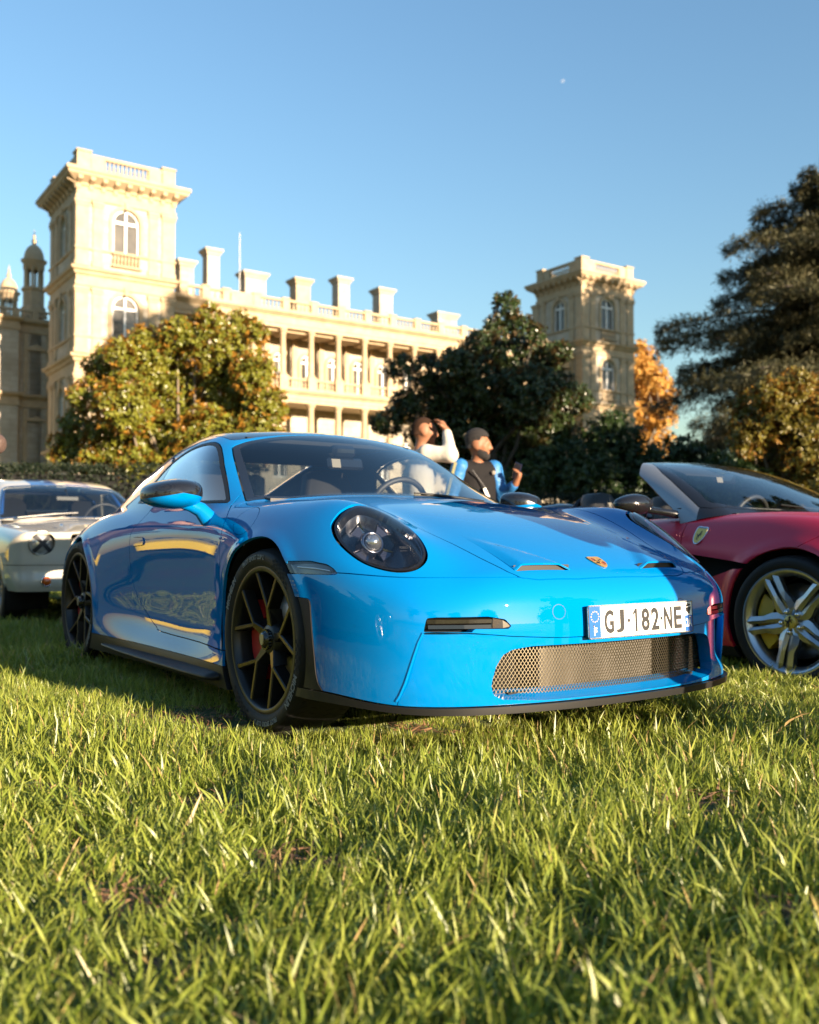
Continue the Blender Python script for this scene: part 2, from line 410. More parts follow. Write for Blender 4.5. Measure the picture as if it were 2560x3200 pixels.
# ------------------------------------------------------------------ chateau; local axes: x along the facade, y into the building (facade outward = -y)
def stone_mat(name, c1, c2, mort):
    m = mat(name, c1, rough=.85, bump=(6,.25,.02)); nt = m.node_tree; p = nt.nodes['Principled BSDF']
    tc = nt.nodes.new('ShaderNodeTexCoord'); sp = nt.nodes.new('ShaderNodeSeparateXYZ'); ad = nt.nodes.new('ShaderNodeMath'); cb = nt.nodes.new('ShaderNodeCombineXYZ')
    nt.links.new(tc.outputs['Object'], sp.inputs[0]); nt.links.new(sp.outputs[0], ad.inputs[0]); nt.links.new(sp.outputs[1], ad.inputs[1]); nt.links.new(ad.outputs[0], cb.inputs[0]); nt.links.new(sp.outputs[2], cb.inputs[1])
    br = nt.nodes.new('ShaderNodeTexBrick'); br.inputs['Scale'].default_value = 1.0; br.inputs['Brick Width'].default_value = 1.1; br.inputs['Row Height'].default_value = .46
    br.inputs['Mortar Size'].default_value = .012; br.inputs['Color1'].default_value = (*c1,1); br.inputs['Color2'].default_value = (*c2,1); br.inputs['Mortar'].default_value = (*mort,1)
    nt.links.new(cb.outputs[0], br.inputs['Vector'])
    nz = nt.nodes.new('ShaderNodeTexNoise'); nz.inputs['Scale'].default_value = .55; nz.inputs['Detail'].default_value = 7; nz.inputs['Roughness'].default_value = .7
    nt.links.new(tc.outputs['Object'], nz.inputs['Vector'])
    rp = nt.nodes.new('ShaderNodeValToRGB'); rp.color_ramp.elements[0].position = .35; rp.color_ramp.elements[0].color = (.62,.58,.52,1); rp.color_ramp.elements[1].position = .62; rp.color_ramp.elements[1].color = (1,1,1,1)
    nt.links.new(nz.outputs[0], rp.inputs[0])
    mx = nt.nodes.new('ShaderNodeMix'); mx.data_type = 'RGBA'; mx.blend_type = 'MULTIPLY'; mx.inputs[0].default_value = .55
    nt.links.new(br.outputs[0], mx.inputs[6]); nt.links.new(rp.outputs[0], mx.inputs[7]); nt.links.new(mx.outputs[2], p.inputs['Base Color'])
    return m
M_STONE = stone_mat('pale_limestone', (.47,.41,.325), (.40,.345,.26), (.28,.23,.165))
M_TRIM = mat('limestone_trim', (.47,.365,.235), rough=.85, var=((.32,.235,.14), 1.3, 2.0), bump=(8,.3,.02))  # more orange than the walls, painting in the glow of sunlit edges
M_FRAME = mat('white_window_frame', (.72,.72,.70), rough=.4)
M_PANE = mat('window_pane', (.03,.032,.035), rough=.08, spec=.6, var=((.14,.125,.10), .35, 2.))
M_ZINC = mat('zinc_roof', (.22,.23,.24), rough=.5, metal=.4)

def arch_pts(c, w, zs, n=10):
    """arch from the left springing to the right"""
    return [(c-w/2*math.cos(a), zs+w/2*math.sin(a)) for a in np.linspace(0, math.pi, n)]
def wall_front(mb, x0, x1, z0, z1, ops, emb, depth=.35):
    """wall with arched or square openings. ops: (centre, width, zbottom, zspring, arched). emb(a, z, d)->xyz, d into the wall"""
    cols = {}
    for o in ops: cols.setdefault((o[0], o[1]), []).append(o)
    xs = x0
    for (c, w) in sorted(cols):
        l, r = c-w/2, c+w/2
        mb.add([emb(xs,z0,0), emb(l,z0,0), emb(l,z1,0), emb(xs,z1,0)], [(0,1,2,3)])
        z = z0
        for o in sorted(cols[(c, w)], key=lambda q: q[2]):
            zb, zs, ar = o[2], o[3], o[4]
            mb.add([emb(l,z,0), emb(r,z,0), emb(r,zb,0), emb(l,zb,0)], [(0,1,2,3)])
            top = arch_pts(c, w, zs) if ar else [(l, zs), (r, zs)]
            zt = zs+(w/2 if ar else 0)+.02
            outline = [(l, zb)]+top+[(r, zb)]
            if ar:
                h = len(top)//2
                mb.add([emb(l,zt,0)]+[emb(a,b,0) for a, b in top[:h+1]]+[emb(top[h][0],zt,0)], [tuple(range(h+3))])
                mb.add([emb(top[h][0],zt,0)]+[emb(a,b,0) for a, b in top[h:]]+[emb(r,zt,0)], [tuple(range(len(top)-h+2))])
            else: mb.add([emb(l,zs,0), emb(r,zs,0), emb(r,zt,0), emb(l,zt,0)], [(0,1,2,3)])
            n = len(outline); V = [emb(a,b,0) for a, b in outline]+[emb(a,b,depth) for a, b in outline]
            mb.add(V, [(i, (i+1) % n, n+(i+1) % n, n+i) for i in range(n)])
            z = zt
        mb.add([emb(l,z,0), emb(r,z,0), emb(r,z1,0), emb(l,z1,0)], [(0,1,2,3)])
        xs = r
    mb.add([emb(xs,z0,0), emb(x1,z0,0), emb(x1,z1,0), emb(xs,z1,0)], [(0,1,2,3)])
def window_parts(parent, c, w, zb, zs, ar, emb, depth=.30, double=True):
    """frame with cross bars, and the panes behind it"""
    q = MB(); t = .11; n = 8
    out = [(c-w/2, zb)]+(arch_pts(c, w, zs, n) if ar else [(c-w/2, zs), (c+w/2, zs)])+[(c+w/2, zb)]
    inn = [(c-(w/2-t), zb+t)]+(arch_pts(c, w-2*t, zs, n) if ar else [(c-w/2+t, zs-t), (c+w/2-t, zs-t)])+[(c+w/2-t, zb+t)]
    k = len(out); V = [emb(a,b,depth-.10) for a, b in out]+[emb(a,b,depth-.10) for a, b in inn]+[emb(a,b,depth) for a, b in inn]
    q.add(V, [(i, (i+1) % k, k+(i+1) % k, k+i) for i in range(k)]+[(k+i, k+(i+1) % k, 2*k+(i+1) % k, 2*k+i) for i in range(k)])
    def bar(a0, a1, b0, b1):
        V = [emb(a,b,d) for d in (depth-.11, depth-.01) for a, b in ((a0,b0),(a1,b0),(a1,b1),(a0,b1))]
        q.add(V, [(0,1,2,3),(0,1,5,4),(1,2,6,5),(2,3,7,6),(3,0,4,7)])
    zt = zs+(w/2-t if ar else -t)
    bar(c-.07, c+.07, zb+t, zt)
    zz = zs if ar else zb+(zs-zb)*.68
    bar(c-w/2+t, c+w/2-t, zz-.09, zz+.09)
    f = q.build('window_frame', M_FRAME, parent)
    q = MB(); o = [(c-w/2, zb)]+(arch_pts(c, w, zs, 8) if ar else [(c-w/2, zs), (c+w/2, zs)])+[(c+w/2, zb)]
    q.add([emb(a,b,depth+.005) for a, b in o], [tuple(range(len(o)))]); q.build('window_pane', M_PANE, parent)
def moulding(mb, x0, x1, y0, y1, prof):
    """profile [(out, z)...] carried round a rectangular block"""
    V = []; n = len(prof)
    for o, z in prof: V += [(x0-o, y0-o, z), (x1+o, y0-o, z), (x1+o, y1+o, z), (x0-o, y1+o, z)]
    mb.add(V, [(4*i+k, 4*i+(k+1) % 4, 4*i+4+(k+1) % 4, 4*i+4+k) for i in range(n-1) for k in range(4)])
BAL_PROF = [(.10,0),(.10,.06),(.055,.10),(.085,.24),(.095,.33),(.05,.50),(.045,.58),(.08,.66),(.10,.70)]
BAL_ME = {}
def baluster_mesh(h):
    k = round(h, 2)
    if k not in BAL_ME:
        q = MB(); q.lathe([(r, z*h/.70) for r, z in BAL_PROF], seg=7); o = q.build('baluster', M_TRIM); BAL_ME[k] = o.data; bpy.data.objects.remove(o)
    return BAL_ME[k]
def balusters(parent, pts, z, h):
    me = baluster_mesh(h)
    for x, y in pts:
        o = link('baluster', me, None, parent); o.location = (x, y, z)

def build_chateau():
    ch = empty('chateau', (-24.3, 70.0, 0), math.atan2(L2[1], L2[0]), label='pale stone country palace with two square towers, colonnade and chimneys behind the trees', cat='palace')
    G0 = -.5
    def tower(x0, w, d, dz=0.):
        x1 = x0+w; q = MB(); c = x0+w/2-.02
        embF = lambda a, z, dd: (a, dd, z)
        embL = lambda a, z, dd: (x0+dd, -a, z)           # a is measured outwards (negative into the building)
        opsF = [(c, 2.0, 22.5+dz, 24.95+dz, True), (c, 2.0, 16.05+dz, 18.4+dz, True), (c, 2.0, 9.2+dz, 11.6+dz, True), (c, 2.0, 2.5, 4.8, True)]
        cl = -d/2
        opsL = [(cl, 1.7, 22.5+dz, 25.0+dz, True), (cl, 1.7, 16.05+dz, 18.5+dz, True), (cl, 1.7, 9.2+dz, 11.7+dz, True), (cl, 1.7, 2.5, 4.9, True)]
        wall_front(q, x0, x1, G0, 27.0+dz, opsF, embF)
        wall_front(q, -d, 0, G0, 27.0+dz, opsL, embL)
        q.add([(x1,0,G0),(x1,d,G0),(x1,d,27+dz),(x1,0,27+dz)], [(0,1,2,3)]); q.add([(x0,d,G0),(x1,d,G0),(x1,d,27+dz),(x0,d,27+dz)], [(0,1,2,3)])
        t = q.build('tower', M_STONE, ch)
        for o in opsF: window_parts(t, o[0], o[1], o[2], o[3], True, embF)
        for o in opsL: window_parts(t, o[0], o[1], o[2], o[3], True, embL)
        # entablatures and strings
        for zc, big in ((27.2,1), (19.95,0), (13.45,0), (6.8,0)):
            z = zc+dz
            m = MB()
            if big: pr = [(.05,z-1.05),(.14,z-1.0),(.14,z-.75),(.05,z-.72),(.05,z-.1),(.20,z),(.22,z+.15),(.85,z+.55),(.92,z+.75),(1.02,z+.80),(1.02,z+1.05),(.2,z+1.12)]
            else: pr = [(.04,z-.25),(.12,z-.2),(.12,z+.1),(.04,z+.12),(.04,z+.55),(.2,z+.65),(.25,z+.82),(.46,z+.95),(.50,z+1.12),(.05,z+1.22)]
            moulding(m, x0, x1, 0, d, pr); m.build('cornice', M_TRIM, t)
            if big:
                bm_ = MB(); bm_.prism([(0,-.55),(-.15,-.55),(-.25,-.2),(-.75,.0),(-.78,.28),(0,.28)], -.16, .16, 'x'); bo = bm_.build('bracket', M_TRIM, t); me = bo.data; bpy.data.objects.remove(bo)
                n = 9
                for k in range(n):
                    o = link('bracket', me, None, t); o.location = (x0+.05+(w-.1)*k/(n-1), 0, z+.25)
                    o = link('bracket', me, None, t); o.location = (x0, .05+(d-.1)*k/(n-1), z+.25); o.rotation_euler = (0,0,-math.pi/2)
        for z in (22.4, 15.85, 9.0):
            m = MB(); moulding(m, x0, x1, 0, d, [(.03,z+dz),(.16,z+dz+.05),(.16,z+dz+.2),(.03,z+dz+.25)]); m.build('string_course', M_TRIM, t)
        # pilasters with caps
        for (zb, zt) in ((21.2,26.15), (14.7,19.65), (8.1,13.2)):
            for a0, a1 in ((-.06,.85),(1.15,1.85),(w-2.0,w-1.3),(w-.95,w+.06)):
                for side in (0, 1):
                    m = MB()
                    def bx(u0, u1, z0, z1, o):
                        if side == 0: m.box((x0+(u0+u1)/2, -o/2+.01, (z0+z1)/2+dz), (u1-u0, o+.02, z1-z0))
                        else: m.box((x0-o/2+.01, (u0+u1)/2, (z0+z1)/2+dz), (o+.02, u1-u0, z1-z0))
                    bx(a0, a1, zb+.35, zt-.45, .10); bx(a0-.07, a1+.07, zb, zb+.345, .18); bx(a0-.05, a1+.05, zt-.445, zt-.25, .16); bx(a0-.10, a1+.10, zt-.245, zt, .22)
                    m.build('pilaster', M_TRIM, t)
        # window surrounds and keystones, balconettes
        for (cc, ww, zb, zs, emb) in [(o[0], o[1], o[2], o[3], embF) for o in opsF[:3]]+[(o[0], o[1], o[2], o[3], embL) for o in opsL[:3]]:
            m = MB(); A = arch_pts(cc, ww+.06, zs, 13); B = arch_pts(cc, ww+.62, zs, 13)
            A = [(cc-ww/2-.03, zb+.1)]+A+[(cc+ww/2+.03, zb+.1)]; B = [(cc-ww/2-.31, zb+.1)]+B+[(cc+ww/2+.31, zb+.1)]; n = len(A)
            V = [emb(a,b,-.10) for a, b in A]+[emb(a,b,-.10) for a, b in B]+[emb(a,b,.01) for a, b in B]+[emb(a,b,.01) for a, b in A]
            m.add(V, [(i,i+1,n+i+1,n+i) for i in range(n-1)]+[(n+i,n+i+1,2*n+i+1,2*n+i) for i in range(n-1)]+[(i,i+1,3*n+i+1,3*n+i) for i in range(n-1)])
            zk = zs+ww/2; V = [emb(cc+a, zk+b, dd) for dd in (-.22, 0) for a, b in ((-.12,-.05),(.12,-.05),(.20,.55),(-.20,.55))]
            m.add(V, [(0,1,2,3),(0,1,5,4),(1,2,6,5),(2,3,7,6),(3,0,4,7)]); m.build('window_surround', M_TRIM, t)
            if emb is embF:
                m = MB(); m.box((cc,-.20,zb-.03),(2.3,.22,.10)); m.box((cc,-.20,zb-1.0),(2.3,.24,.12)); m.build('balconette', M_TRIM, t)
                balusters(t, [(cc-.95+.27*k, -.2) for k in range(8)], zb-.94, .86)
        # parapet: corner and middle blocks, rails and balusters
        zt = 28.32+dz
        m = MB()
        for (a, b) in ((x0,0),(x1,0),(x0,d),(x1,d)): m.box((a+(.45 if a == x0 else -.45), b+(.45 if b == 0 else -.45), zt+.72), (1.0,1.0,1.44)); m.box((a+(.45 if a == x0 else -.45), b+(.45 if b == 0 else -.45), zt+1.50), (1.16,1.16,.12))
        for y in (.22, d-.22):
            m.box((x0+w/2, y, zt+.13), (w-1.9,.34,.26)); m.box((x0+w/2, y, zt+1.24), (w-1.9,.36,.24)); m.box((x0+1.5,y,zt+.70),(1.0,.38,.88)); m.box((x1-1.5,y,zt+.70),(1.0,.38,.88))
        for x in (x0+.22, x1-.22):
            m.box((x, d/2, zt+.13), (.34,d-1.9,.26)); m.box((x, d/2, zt+1.24), (.36,d-1.9,.24)); m.box((x,1.5,zt+.70),(.38,1.0,.88)); m.box((x,d-1.5,zt+.70),(.38,1.0,.88))
        m.build('parapet', M_TRIM, t)
        n = 11
        balusters(t, [(x0+2.1+(w-4.2)*k/(n-1), y) for k in range(n) for y in (.22, d-.22)]+[(x, 2.1+(d-4.2)*k/(n-1)) for k in range(n) for x in (x0+.22, x1-.22)], zt+.26, .86)
        m = MB(); m.box((x0+w/2, d/2, zt-.1), (w-.4, d-.4, .2)); m.build('tower_roof', M_ZINC, t)
        return t
    tower(-.3, 7.4, 7.6)
    tower(51.15, 7.6, 6.9, .75)
    # main front between the towers: upper and lower colonnades
    yb, yf, xa, xb = 5.0, 1.5, 7.15, 51.1
    emb = lambda a, z, dd: (a, yb+dd, z)
    cols = [12.07+2.73*k for k in range(13)]
    mids = [(a+b)/2 for a, b in zip(cols[:-1], cols[1:])]
    ops = [(c, 1.35, 14.0, 17.0, True) for c in mids]+[(c, 1.35, 6.5, 9.9, True) for c in mids]
    q = MB(); wall_front(q, cols[0]-1.0, cols[-1]+1.0, G0, 19.3, ops, emb)
    for a, b in ((xa, cols[0]-.9), (cols[-1]+.9, xb)):
        q.box(((a+b)/2, (yf+yb)/2+.2, (19.3+G0)/2), (b-a, yb-yf-.4, 19.3-G0))
    front = q.build('main_front', M_STONE, ch)
    for o in ops: window_parts(front, o[0], o[1], o[2], o[3], True, emb)
    for c in mids:
        m = MB(); A = arch_pts(c, 1.41, 17.0, 11); B = arch_pts(c, 1.95, 17.0, 11); A = [(c-.705,14.0)]+A+[(c+.705,14.0)]; B = [(c-.975,14.0)]+B+[(c+.975,14.0)]; n = len(A)
        V = [(a, yb-.14, b) for a, b in A]+[(a, yb-.14, b) for a, b in B]+[(a, yb+.01, b) for a, b in B]
        m.add(V, [(i,i+1,n+i+1,n+i) for i in range(n-1)]+[(n+i,n+i+1,2*n+i+1,2*n+i) for i in range(n-1)]); m.build('window_surround', M_TRIM, front)
    for a in cols:
        m = MB(); m.box((a, yb-.08, 16.5), (.5,.2,5.0)); m.build('pilaster', M_TRIM, front)
    # columns
    q = MB(); q.lathe([(.36,0),(.36,.18),(.30,.26),(.275,.34),(.270,2.0),(.235,3.45),(.28,3.50),(.235,3.56),(.235,3.64),(.36,3.80),(.38,3.86),(.38,4.0)], seg=16); co = q.build('column', M_TRIM); cme = co.data; bpy.data.objects.remove(co)
    for a in cols:
        o = link('column', cme, None, front); o.location = (a, yf+.35, 15.05)
        o = link('column', cme, None, front); o.location = (a, yf+.35, 8.3); o.scale = (1.1,1.1,1.12)
        m = MB(); m.box((a, yf+.35, 14.45), (.82,.74,1.2)); m.build('pedestal', M_TRIM, front)
    # balcony rail between pedestals
    m = MB()
    for a, b in zip(cols[:-1], cols[1:]): m.box(((a+b)/2, yf+.35, 14.83), (b-a-.84,.32,.16)); m.box(((a+b)/2, yf+.35, 13.98), (b-a-.84,.34,.14))
    m.build('balcony_rail', M_TRIM, front)
    balusters(front, [(a+.55+(2.73-1.1)*k/5, yf+.35) for a in cols[:-1] for k in range(6)], 14.05, .70)
    # slabs and entablatures
    def ent(z, h, nm, out=.45):
        m = MB(); pr = [(0,z),(0,z+.30),(.06,z+.32),(.06,z+.62),(.02,z+.64),(.02,z+h-.5),(.2,z+h-.36),(out,z+h-.18),(out,z+h)]
        V = []
        for o, zz in pr: V += [(xa, yf-o, zz), (xb, yf-o, zz)]
        m.add(V, [(2*i,2*i+1,2*i+3,2*i+2) for i in range(len(pr)-1)])
        m.add([(xa,yf,z),(xb,yf,z),(xb,yb,z),(xa,yb,z)], [(0,1,2,3)]); m.add([(xa,yf-out,z+h),(xb,yf-out,z+h),(xb,yb,z+h),(xa,yb,z+h)], [(0,1,2,3)])
        m.build(nm, M_TRIM, front)
    ent(19.06, 1.42, 'entablature'); ent(12.72, 1.15, 'balcony_slab', .40)
    for c in mids:
        m = MB(); m.box((c, (yf+yb)/2, 18.95), (1.9, 2.4, .22)); m.build('ceiling_coffer', M_TRIM, front)
    # roof balustrade
    peds = [8.4, 10.3]+[12.07+2.73*k for k in range(13)]+[47.0, 49.2]
    m = MB(); m.box(((xa+xb)/2, yf-.05, 21.38), (xb-xa,.36,.18)); m.box(((xa+xb)/2, yf-.05, 20.55), (xb-xa,.38,.16)); m.build('roof_rail', M_TRIM, front)
    for a in peds:
        m = MB(); m.box((a, yf-.05, 21.02), (.62,.5,1.0)); m.box((a, yf-.05, 21.54), (.74,.60,.10)); m.build('pedestal', M_TRIM, front)
    m = MB(); m.box((13.6, yf-.05, 20.98), (2.2,.40,.70)); m.build('roof_panel', M_TRIM, front)
    P = []
    for a, b in zip(peds[:-1], peds[1:]):
        if abs((a+b)/2-13.4) < .6: continue
        n = max(2, int((b-a-.7)/.31)); P += [(a+.42+(b-a-.84)*k/(n-1), yf-.05) for k in range(n)]
    balusters(front, P, 20.63, .68)
    q = MB(); q.box(((xa+xb)/2, 9.5, 20.2), (xb-xa, 15.5, .3)); q.build('flat_roof', M_ZINC, front)
    q = MB(); q.box(((xa+xb)/2, 14.0, 9.5), (xb-xa-.2, 16.0, 20.4)); q.build('rear_block', M_STONE, front)
    for (a, b, zt, dark) in ((9.9,11.1,24.8,0),(12.35,13.45,26.2,0),(15.9,17.9,24.8,0),(20.95,22.4,24.95,1),(25.4,26.6,25.75,0),(30.0,31.5,25.4,0),(37.0,39.3,24.0,0)):
        m = MB(); y = 6.0; w = b-a; dd = min(1.3, w)
        m.box(((a+b)/2, y+dd/2, (20.3+zt-.5)/2), (w, dd, zt-.5-20.3)); m.box(((a+b)/2, y+dd/2, 20.8), (w+.24, dd+.24, .9))
        moulding(m, a, b, y, y+dd, [(0,zt-.55),(.10,zt-.48),(.10,zt-.35),(.26,zt-.2),(.30,zt),(-.1,zt+.03)]); m.add([(a,y,zt+.02),(b,y,zt+.02),(b,y+dd,zt+.02),(a,y+dd,zt+.02)], [(0,1,2,3)])
        m.build('chimney', M_TRIM if dark else M_STONE, ch)
    m = MB(); m.tube([(15.35,6,20.4),(15.35,6,28.1)], [.06,.03], 6); m.build('aerial', M_GREYM, ch)
    # set-back side wing with two domed turrets
    wy = 14.0
    q = MB(); e2 = lambda a, z, dd: (a, wy+dd, z); e3 = lambda a, z, dd: (a, wy-.9+dd, z)
    opsW = [(.10, .95, 14.75, 16.95, False), (.13, 1.05, 8.1, 10.9, False)]
    wall_front(q, -1.5, 1.6, G0, 19.4, opsW, e2); wall_front(q, -9, -1.5, G0, 19.4, [(-4.2,1.6,14.4,17.6,True),(-4.2,1.6,7.6,11.2,True)], e3)
    q.add([(-1.5,wy-.9,G0),(-1.5,wy,G0),(-1.5,wy,19.4),(-1.5,wy-.9,19.4)], [(0,1,2,3)])
    q.box((-3.7, wy+9.2, 9.4), (10.4, 17.6, 19.8))
    wing = q.build('side_wing', M_STONE, ch)
    for o in opsW: window_parts(wing, o[0], o[1], o[2], o[3], False, e2)
    for o in [(-4.2,1.6,14.4,17.6,True),(-4.2,1.6,7.6,11.2,True)]: window_parts(wing, *o, e3)
    for (zc, h) in ((19.4,.0), (13.0,.0), (6.9,.0)):
        m = MB()
        for (a0, a1, y) in ((-1.5,1.6,wy),(-9,-1.5,wy-.9)):
            pr = [(0,zc-.8),(.1,zc-.75),(.1,zc-.4),(.04,zc-.38),(.04,zc-.1),(.4,zc+.12),(.45,zc+.3),(0,zc+.36)]; V = []
            for o, z in pr: V += [(a0-(o if a0 == -9 else 0), y-o, z), (a1+(o if a1 == -1.5 else 0), y-o, z)]
            m.add(V, [(2*i,2*i+1,2*i+3,2*i+2) for i in range(len(pr)-1)])
        m.build('cornice', M_TRIM, wing)
    for a in (-1.35, -.75, 1.15):
        for zb, zt in ((13.5,18.5),(7.4,12.1)):
            m = MB(); m.box((a, wy-.06, (zb+zt)/2), (.36,.16,zt-zb)); m.build('pilaster', M_TRIM, wing)
    for zt, ped in ((17.15,1),(11.1,0)):
        m = MB(); m.prism([(-.75,zt),(.95,zt),(.95,zt+.14),(.10,zt+.55 if ped else zt+.35),(-.75,zt+.14)], wy-.22, wy, 'y'); m.build('pediment', M_TRIM, wing)
    m = MB(); m.box((-3.7, wy+.1, 20.55), (10.6,.34,.16)); m.box((-3.7, wy+.1, 19.85), (10.6,.34,.14))
    for a in (-8.5,-6,-3.6,-1.5,.0,1.5): m.box((a, wy+.1, 20.2), (.5,.44,.9))
    m.build('roof_rail', M_TRIM, wing)
    balusters(wing, [(-8.2+.34*k, wy+.1) for k in range(29)], 19.92, .56)
    for (x, y) in ((.30, 16.0), (.75, 28.5), (-6.5, 16.5)):
        m = MB(); s8 = R(22.5)
        m.lathe([(1.05,20.4),(1.05,21.3),(.90,21.4),(.90,22.7),(1.05,22.8),(1.05,23.0),(.001,23.0)], c=(x,y,0), seg=8, smooth=False, a0=s8, a1=s8+2*math.pi); tu = m.build('turret', M_TRIM, ch)
        for k in range(8):
            a = s8+k*math.pi/4; m = MB(); m.lathe([(.16,23.0),(.12,23.15),(.11,24.5),(.17,24.7),(.17,24.8)], c=(x+.72*math.cos(a), y+.72*math.sin(a), 0), seg=8); m.build('turret_column', M_TRIM, tu)
        m = MB(); m.lathe([(.55,24.55),(.90,24.8),(.90,25.2),(1.08,25.35),(1.10,25.5),(.82,25.55)], c=(x,y,0), seg=24); m.build('turret_cornice', M_TRIM, tu)
        m = MB(); m.lathe([(.82,25.52),(.84,25.8),(.78,26.15),(.60,26.55),(.35,26.82),(.20,26.9),(.17,27.05),(.24,27.2),(.15,27.4),(.09,27.5),(.14,27.65),(.05,27.85),(.03,28.2),(.001,28.25)], c=(x,y,0), seg=24); m.build('dome', M_TRIM, tu)
    return ch
# ------------------------------------------------------------------ plants
def leaf_mat(name, c1, c2, back=None, rough=.35, transl=.25, spec=.5, sc=2.5):
    if name in MATS: return MATS[name]
    m = bpy.data.materials.new(name); m.use_nodes = True; nt = m.node_tree; p = nt.nodes['Principled BSDF']; p.inputs['Roughness'].default_value = rough; p.inputs['Specular IOR Level'].default_value = spec
    tc = nt.nodes.new('ShaderNodeTexCoord'); n = nt.nodes.new('ShaderNodeTexNoise'); n.inputs['Scale'].default_value = sc; n.inputs['Detail'].default_value = 8; n.inputs['Roughness'].default_value = .8
    nt.links.new(tc.outputs['Object'], n.inputs['Vector'])
    rp = nt.nodes.new('ShaderNodeValToRGB'); rp.color_ramp.elements[0].position = .36; rp.color_ramp.elements[1].position = .64
    rp.color_ramp.elements[0].color = (*c1,1); rp.color_ramp.elements[1].color = (*c2,1); nt.links.new(n.outputs[0], rp.inputs[0]); col = rp.outputs[0]
    if back:
        g = nt.nodes.new('ShaderNodeNewGeometry'); mx = nt.nodes.new('ShaderNodeMix'); mx.data_type = 'RGBA'; nt.links.new(g.outputs['Backfacing'], mx.inputs[0]); nt.links.new(col, mx.inputs[6]); mx.inputs[7].default_value = (*back,1); col = mx.outputs[2]
    nt.links.new(col, p.inputs['Base Color'])
    if transl:
        t = nt.nodes.new('ShaderNodeBsdfTranslucent'); nt.links.new(col, t.inputs[0]); mxs = nt.nodes.new('ShaderNodeMixShader'); mxs.inputs[0].default_value = transl
        nt.links.new(p.outputs[0], mxs.inputs[1]); nt.links.new(t.outputs[0], mxs.inputs[2]); nt.links.new(mxs.outputs[0], nt.nodes['Material Output'].inputs[0])
    MATS[name] = m
    return m
M_MAGN = leaf_mat('magnolia_leaf', (.11,.135,.013), (.21,.20,.025), back=(.33,.165,.025), rough=.34)
M_MAGD = leaf_mat('shaded_magnolia_leaf', (.024,.046,.013), (.048,.068,.018), back=(.10,.065,.025), rough=.30)  # leaf tones darkened to stand in for the shade on this tree
M_MAGW = leaf_mat('yellow_magnolia_leaf', (.10,.10,.014), (.19,.15,.022), back=(.30,.16,.03), rough=.4)  # yellower leaf tones than the other magnolias
M_CEDAR = leaf_mat('cedar_needle', (.040,.052,.026), (.115,.098,.042), rough=.6, transl=.1)  # the warm second tone stands in for orange sunlit tips
M_AUT = leaf_mat('autumn_leaf', (.50,.26,.045), (.62,.37,.09), rough=.6, transl=.35, sc=.6)
M_SHRUB = leaf_mat('shrub_leaf', (.018,.040,.009), (.040,.068,.014), rough=.4)
M_HEDGE = leaf_mat('shaded_hedge_leaf', (.007,.015,.005), (.014,.026,.007), rough=.6)  # near-black green: the shade on the hedge is put into the colour
M_BARK = mat('bark', (.11,.085,.06), rough=.9, var=((.20,.16,.11), 9, 1.5), bump=(25,.8,.02))
M_BARKD = mat('dark_bark', (.05,.04,.032), rough=.9, bump=(25,.8,.02))

def unit(v): return v/np.maximum(np.linalg.norm(v, axis=-1, keepdims=True), 1e-9)
def leaves_mesh(name, C, D, U, L, Wd, fold=.18):
    """leaf blades: base points C, directions D, up vectors U, lengths L, widths Wd; 4 triangles each, folded along the rib"""
    n = len(C); D = unit(D); S = unit(np.cross(D, U)); N = np.cross(S, D)
    L = L[:,None]; Wd = Wd[:,None]
    p0 = C; p1 = C+D*L*.5+S*Wd*.5+N*Wd*fold; p2 = C+D*L*.97-N*L*.12; p3 = C+D*L*.5-S*Wd*.5+N*Wd*fold; pm = C+D*L*.52-N*L*.0
    V = np.stack([p0,p1,p2,p3,pm], 1).reshape(-1,3); b = 5*np.arange(n)[:,None]
    T = np.concatenate([b+np.array([[0,1,4]]), b+np.array([[1,2,4]]), b+np.array([[2,3,4]]), b+np.array([[3,0,4]])])
    return mesh_np(name, V, T)
def blob_points(blobs, n, shell=.55, seed=0):
    """points in the outer part of ellipsoids (centre, radii), with outward directions"""
    r = np.random.default_rng(seed); B = np.array([np.r_[b[0], b[1]] for b in blobs]); vol = (B[:,3]*B[:,4]*B[:,5])**.75; k = r.choice(len(B), n, p=vol/vol.sum())
    d = unit(r.normal(size=(n,3))); rad = (shell+(1.08-shell)*r.random(n)**.8)[:,None]
    return B[k,:3]+d*B[k,3:]*rad, d
def px_blobs(L, depth, dd=1.0, seed=3, yspread=.9):
    """crown lobes given as (x, y, r) in a 1725-wide frame, set at a real distance with their real depth"""
    r = random.Random(seed); out = []; f = FPX/1.484
    for (x, y, rr) in L:
        d = depth+r.uniform(-dd, dd); s = d/f; out.append((((x-862)*s, d, CAMZ+(1143-y)*s), (rr*s, rr*s*yspread, rr*s)))
    return out
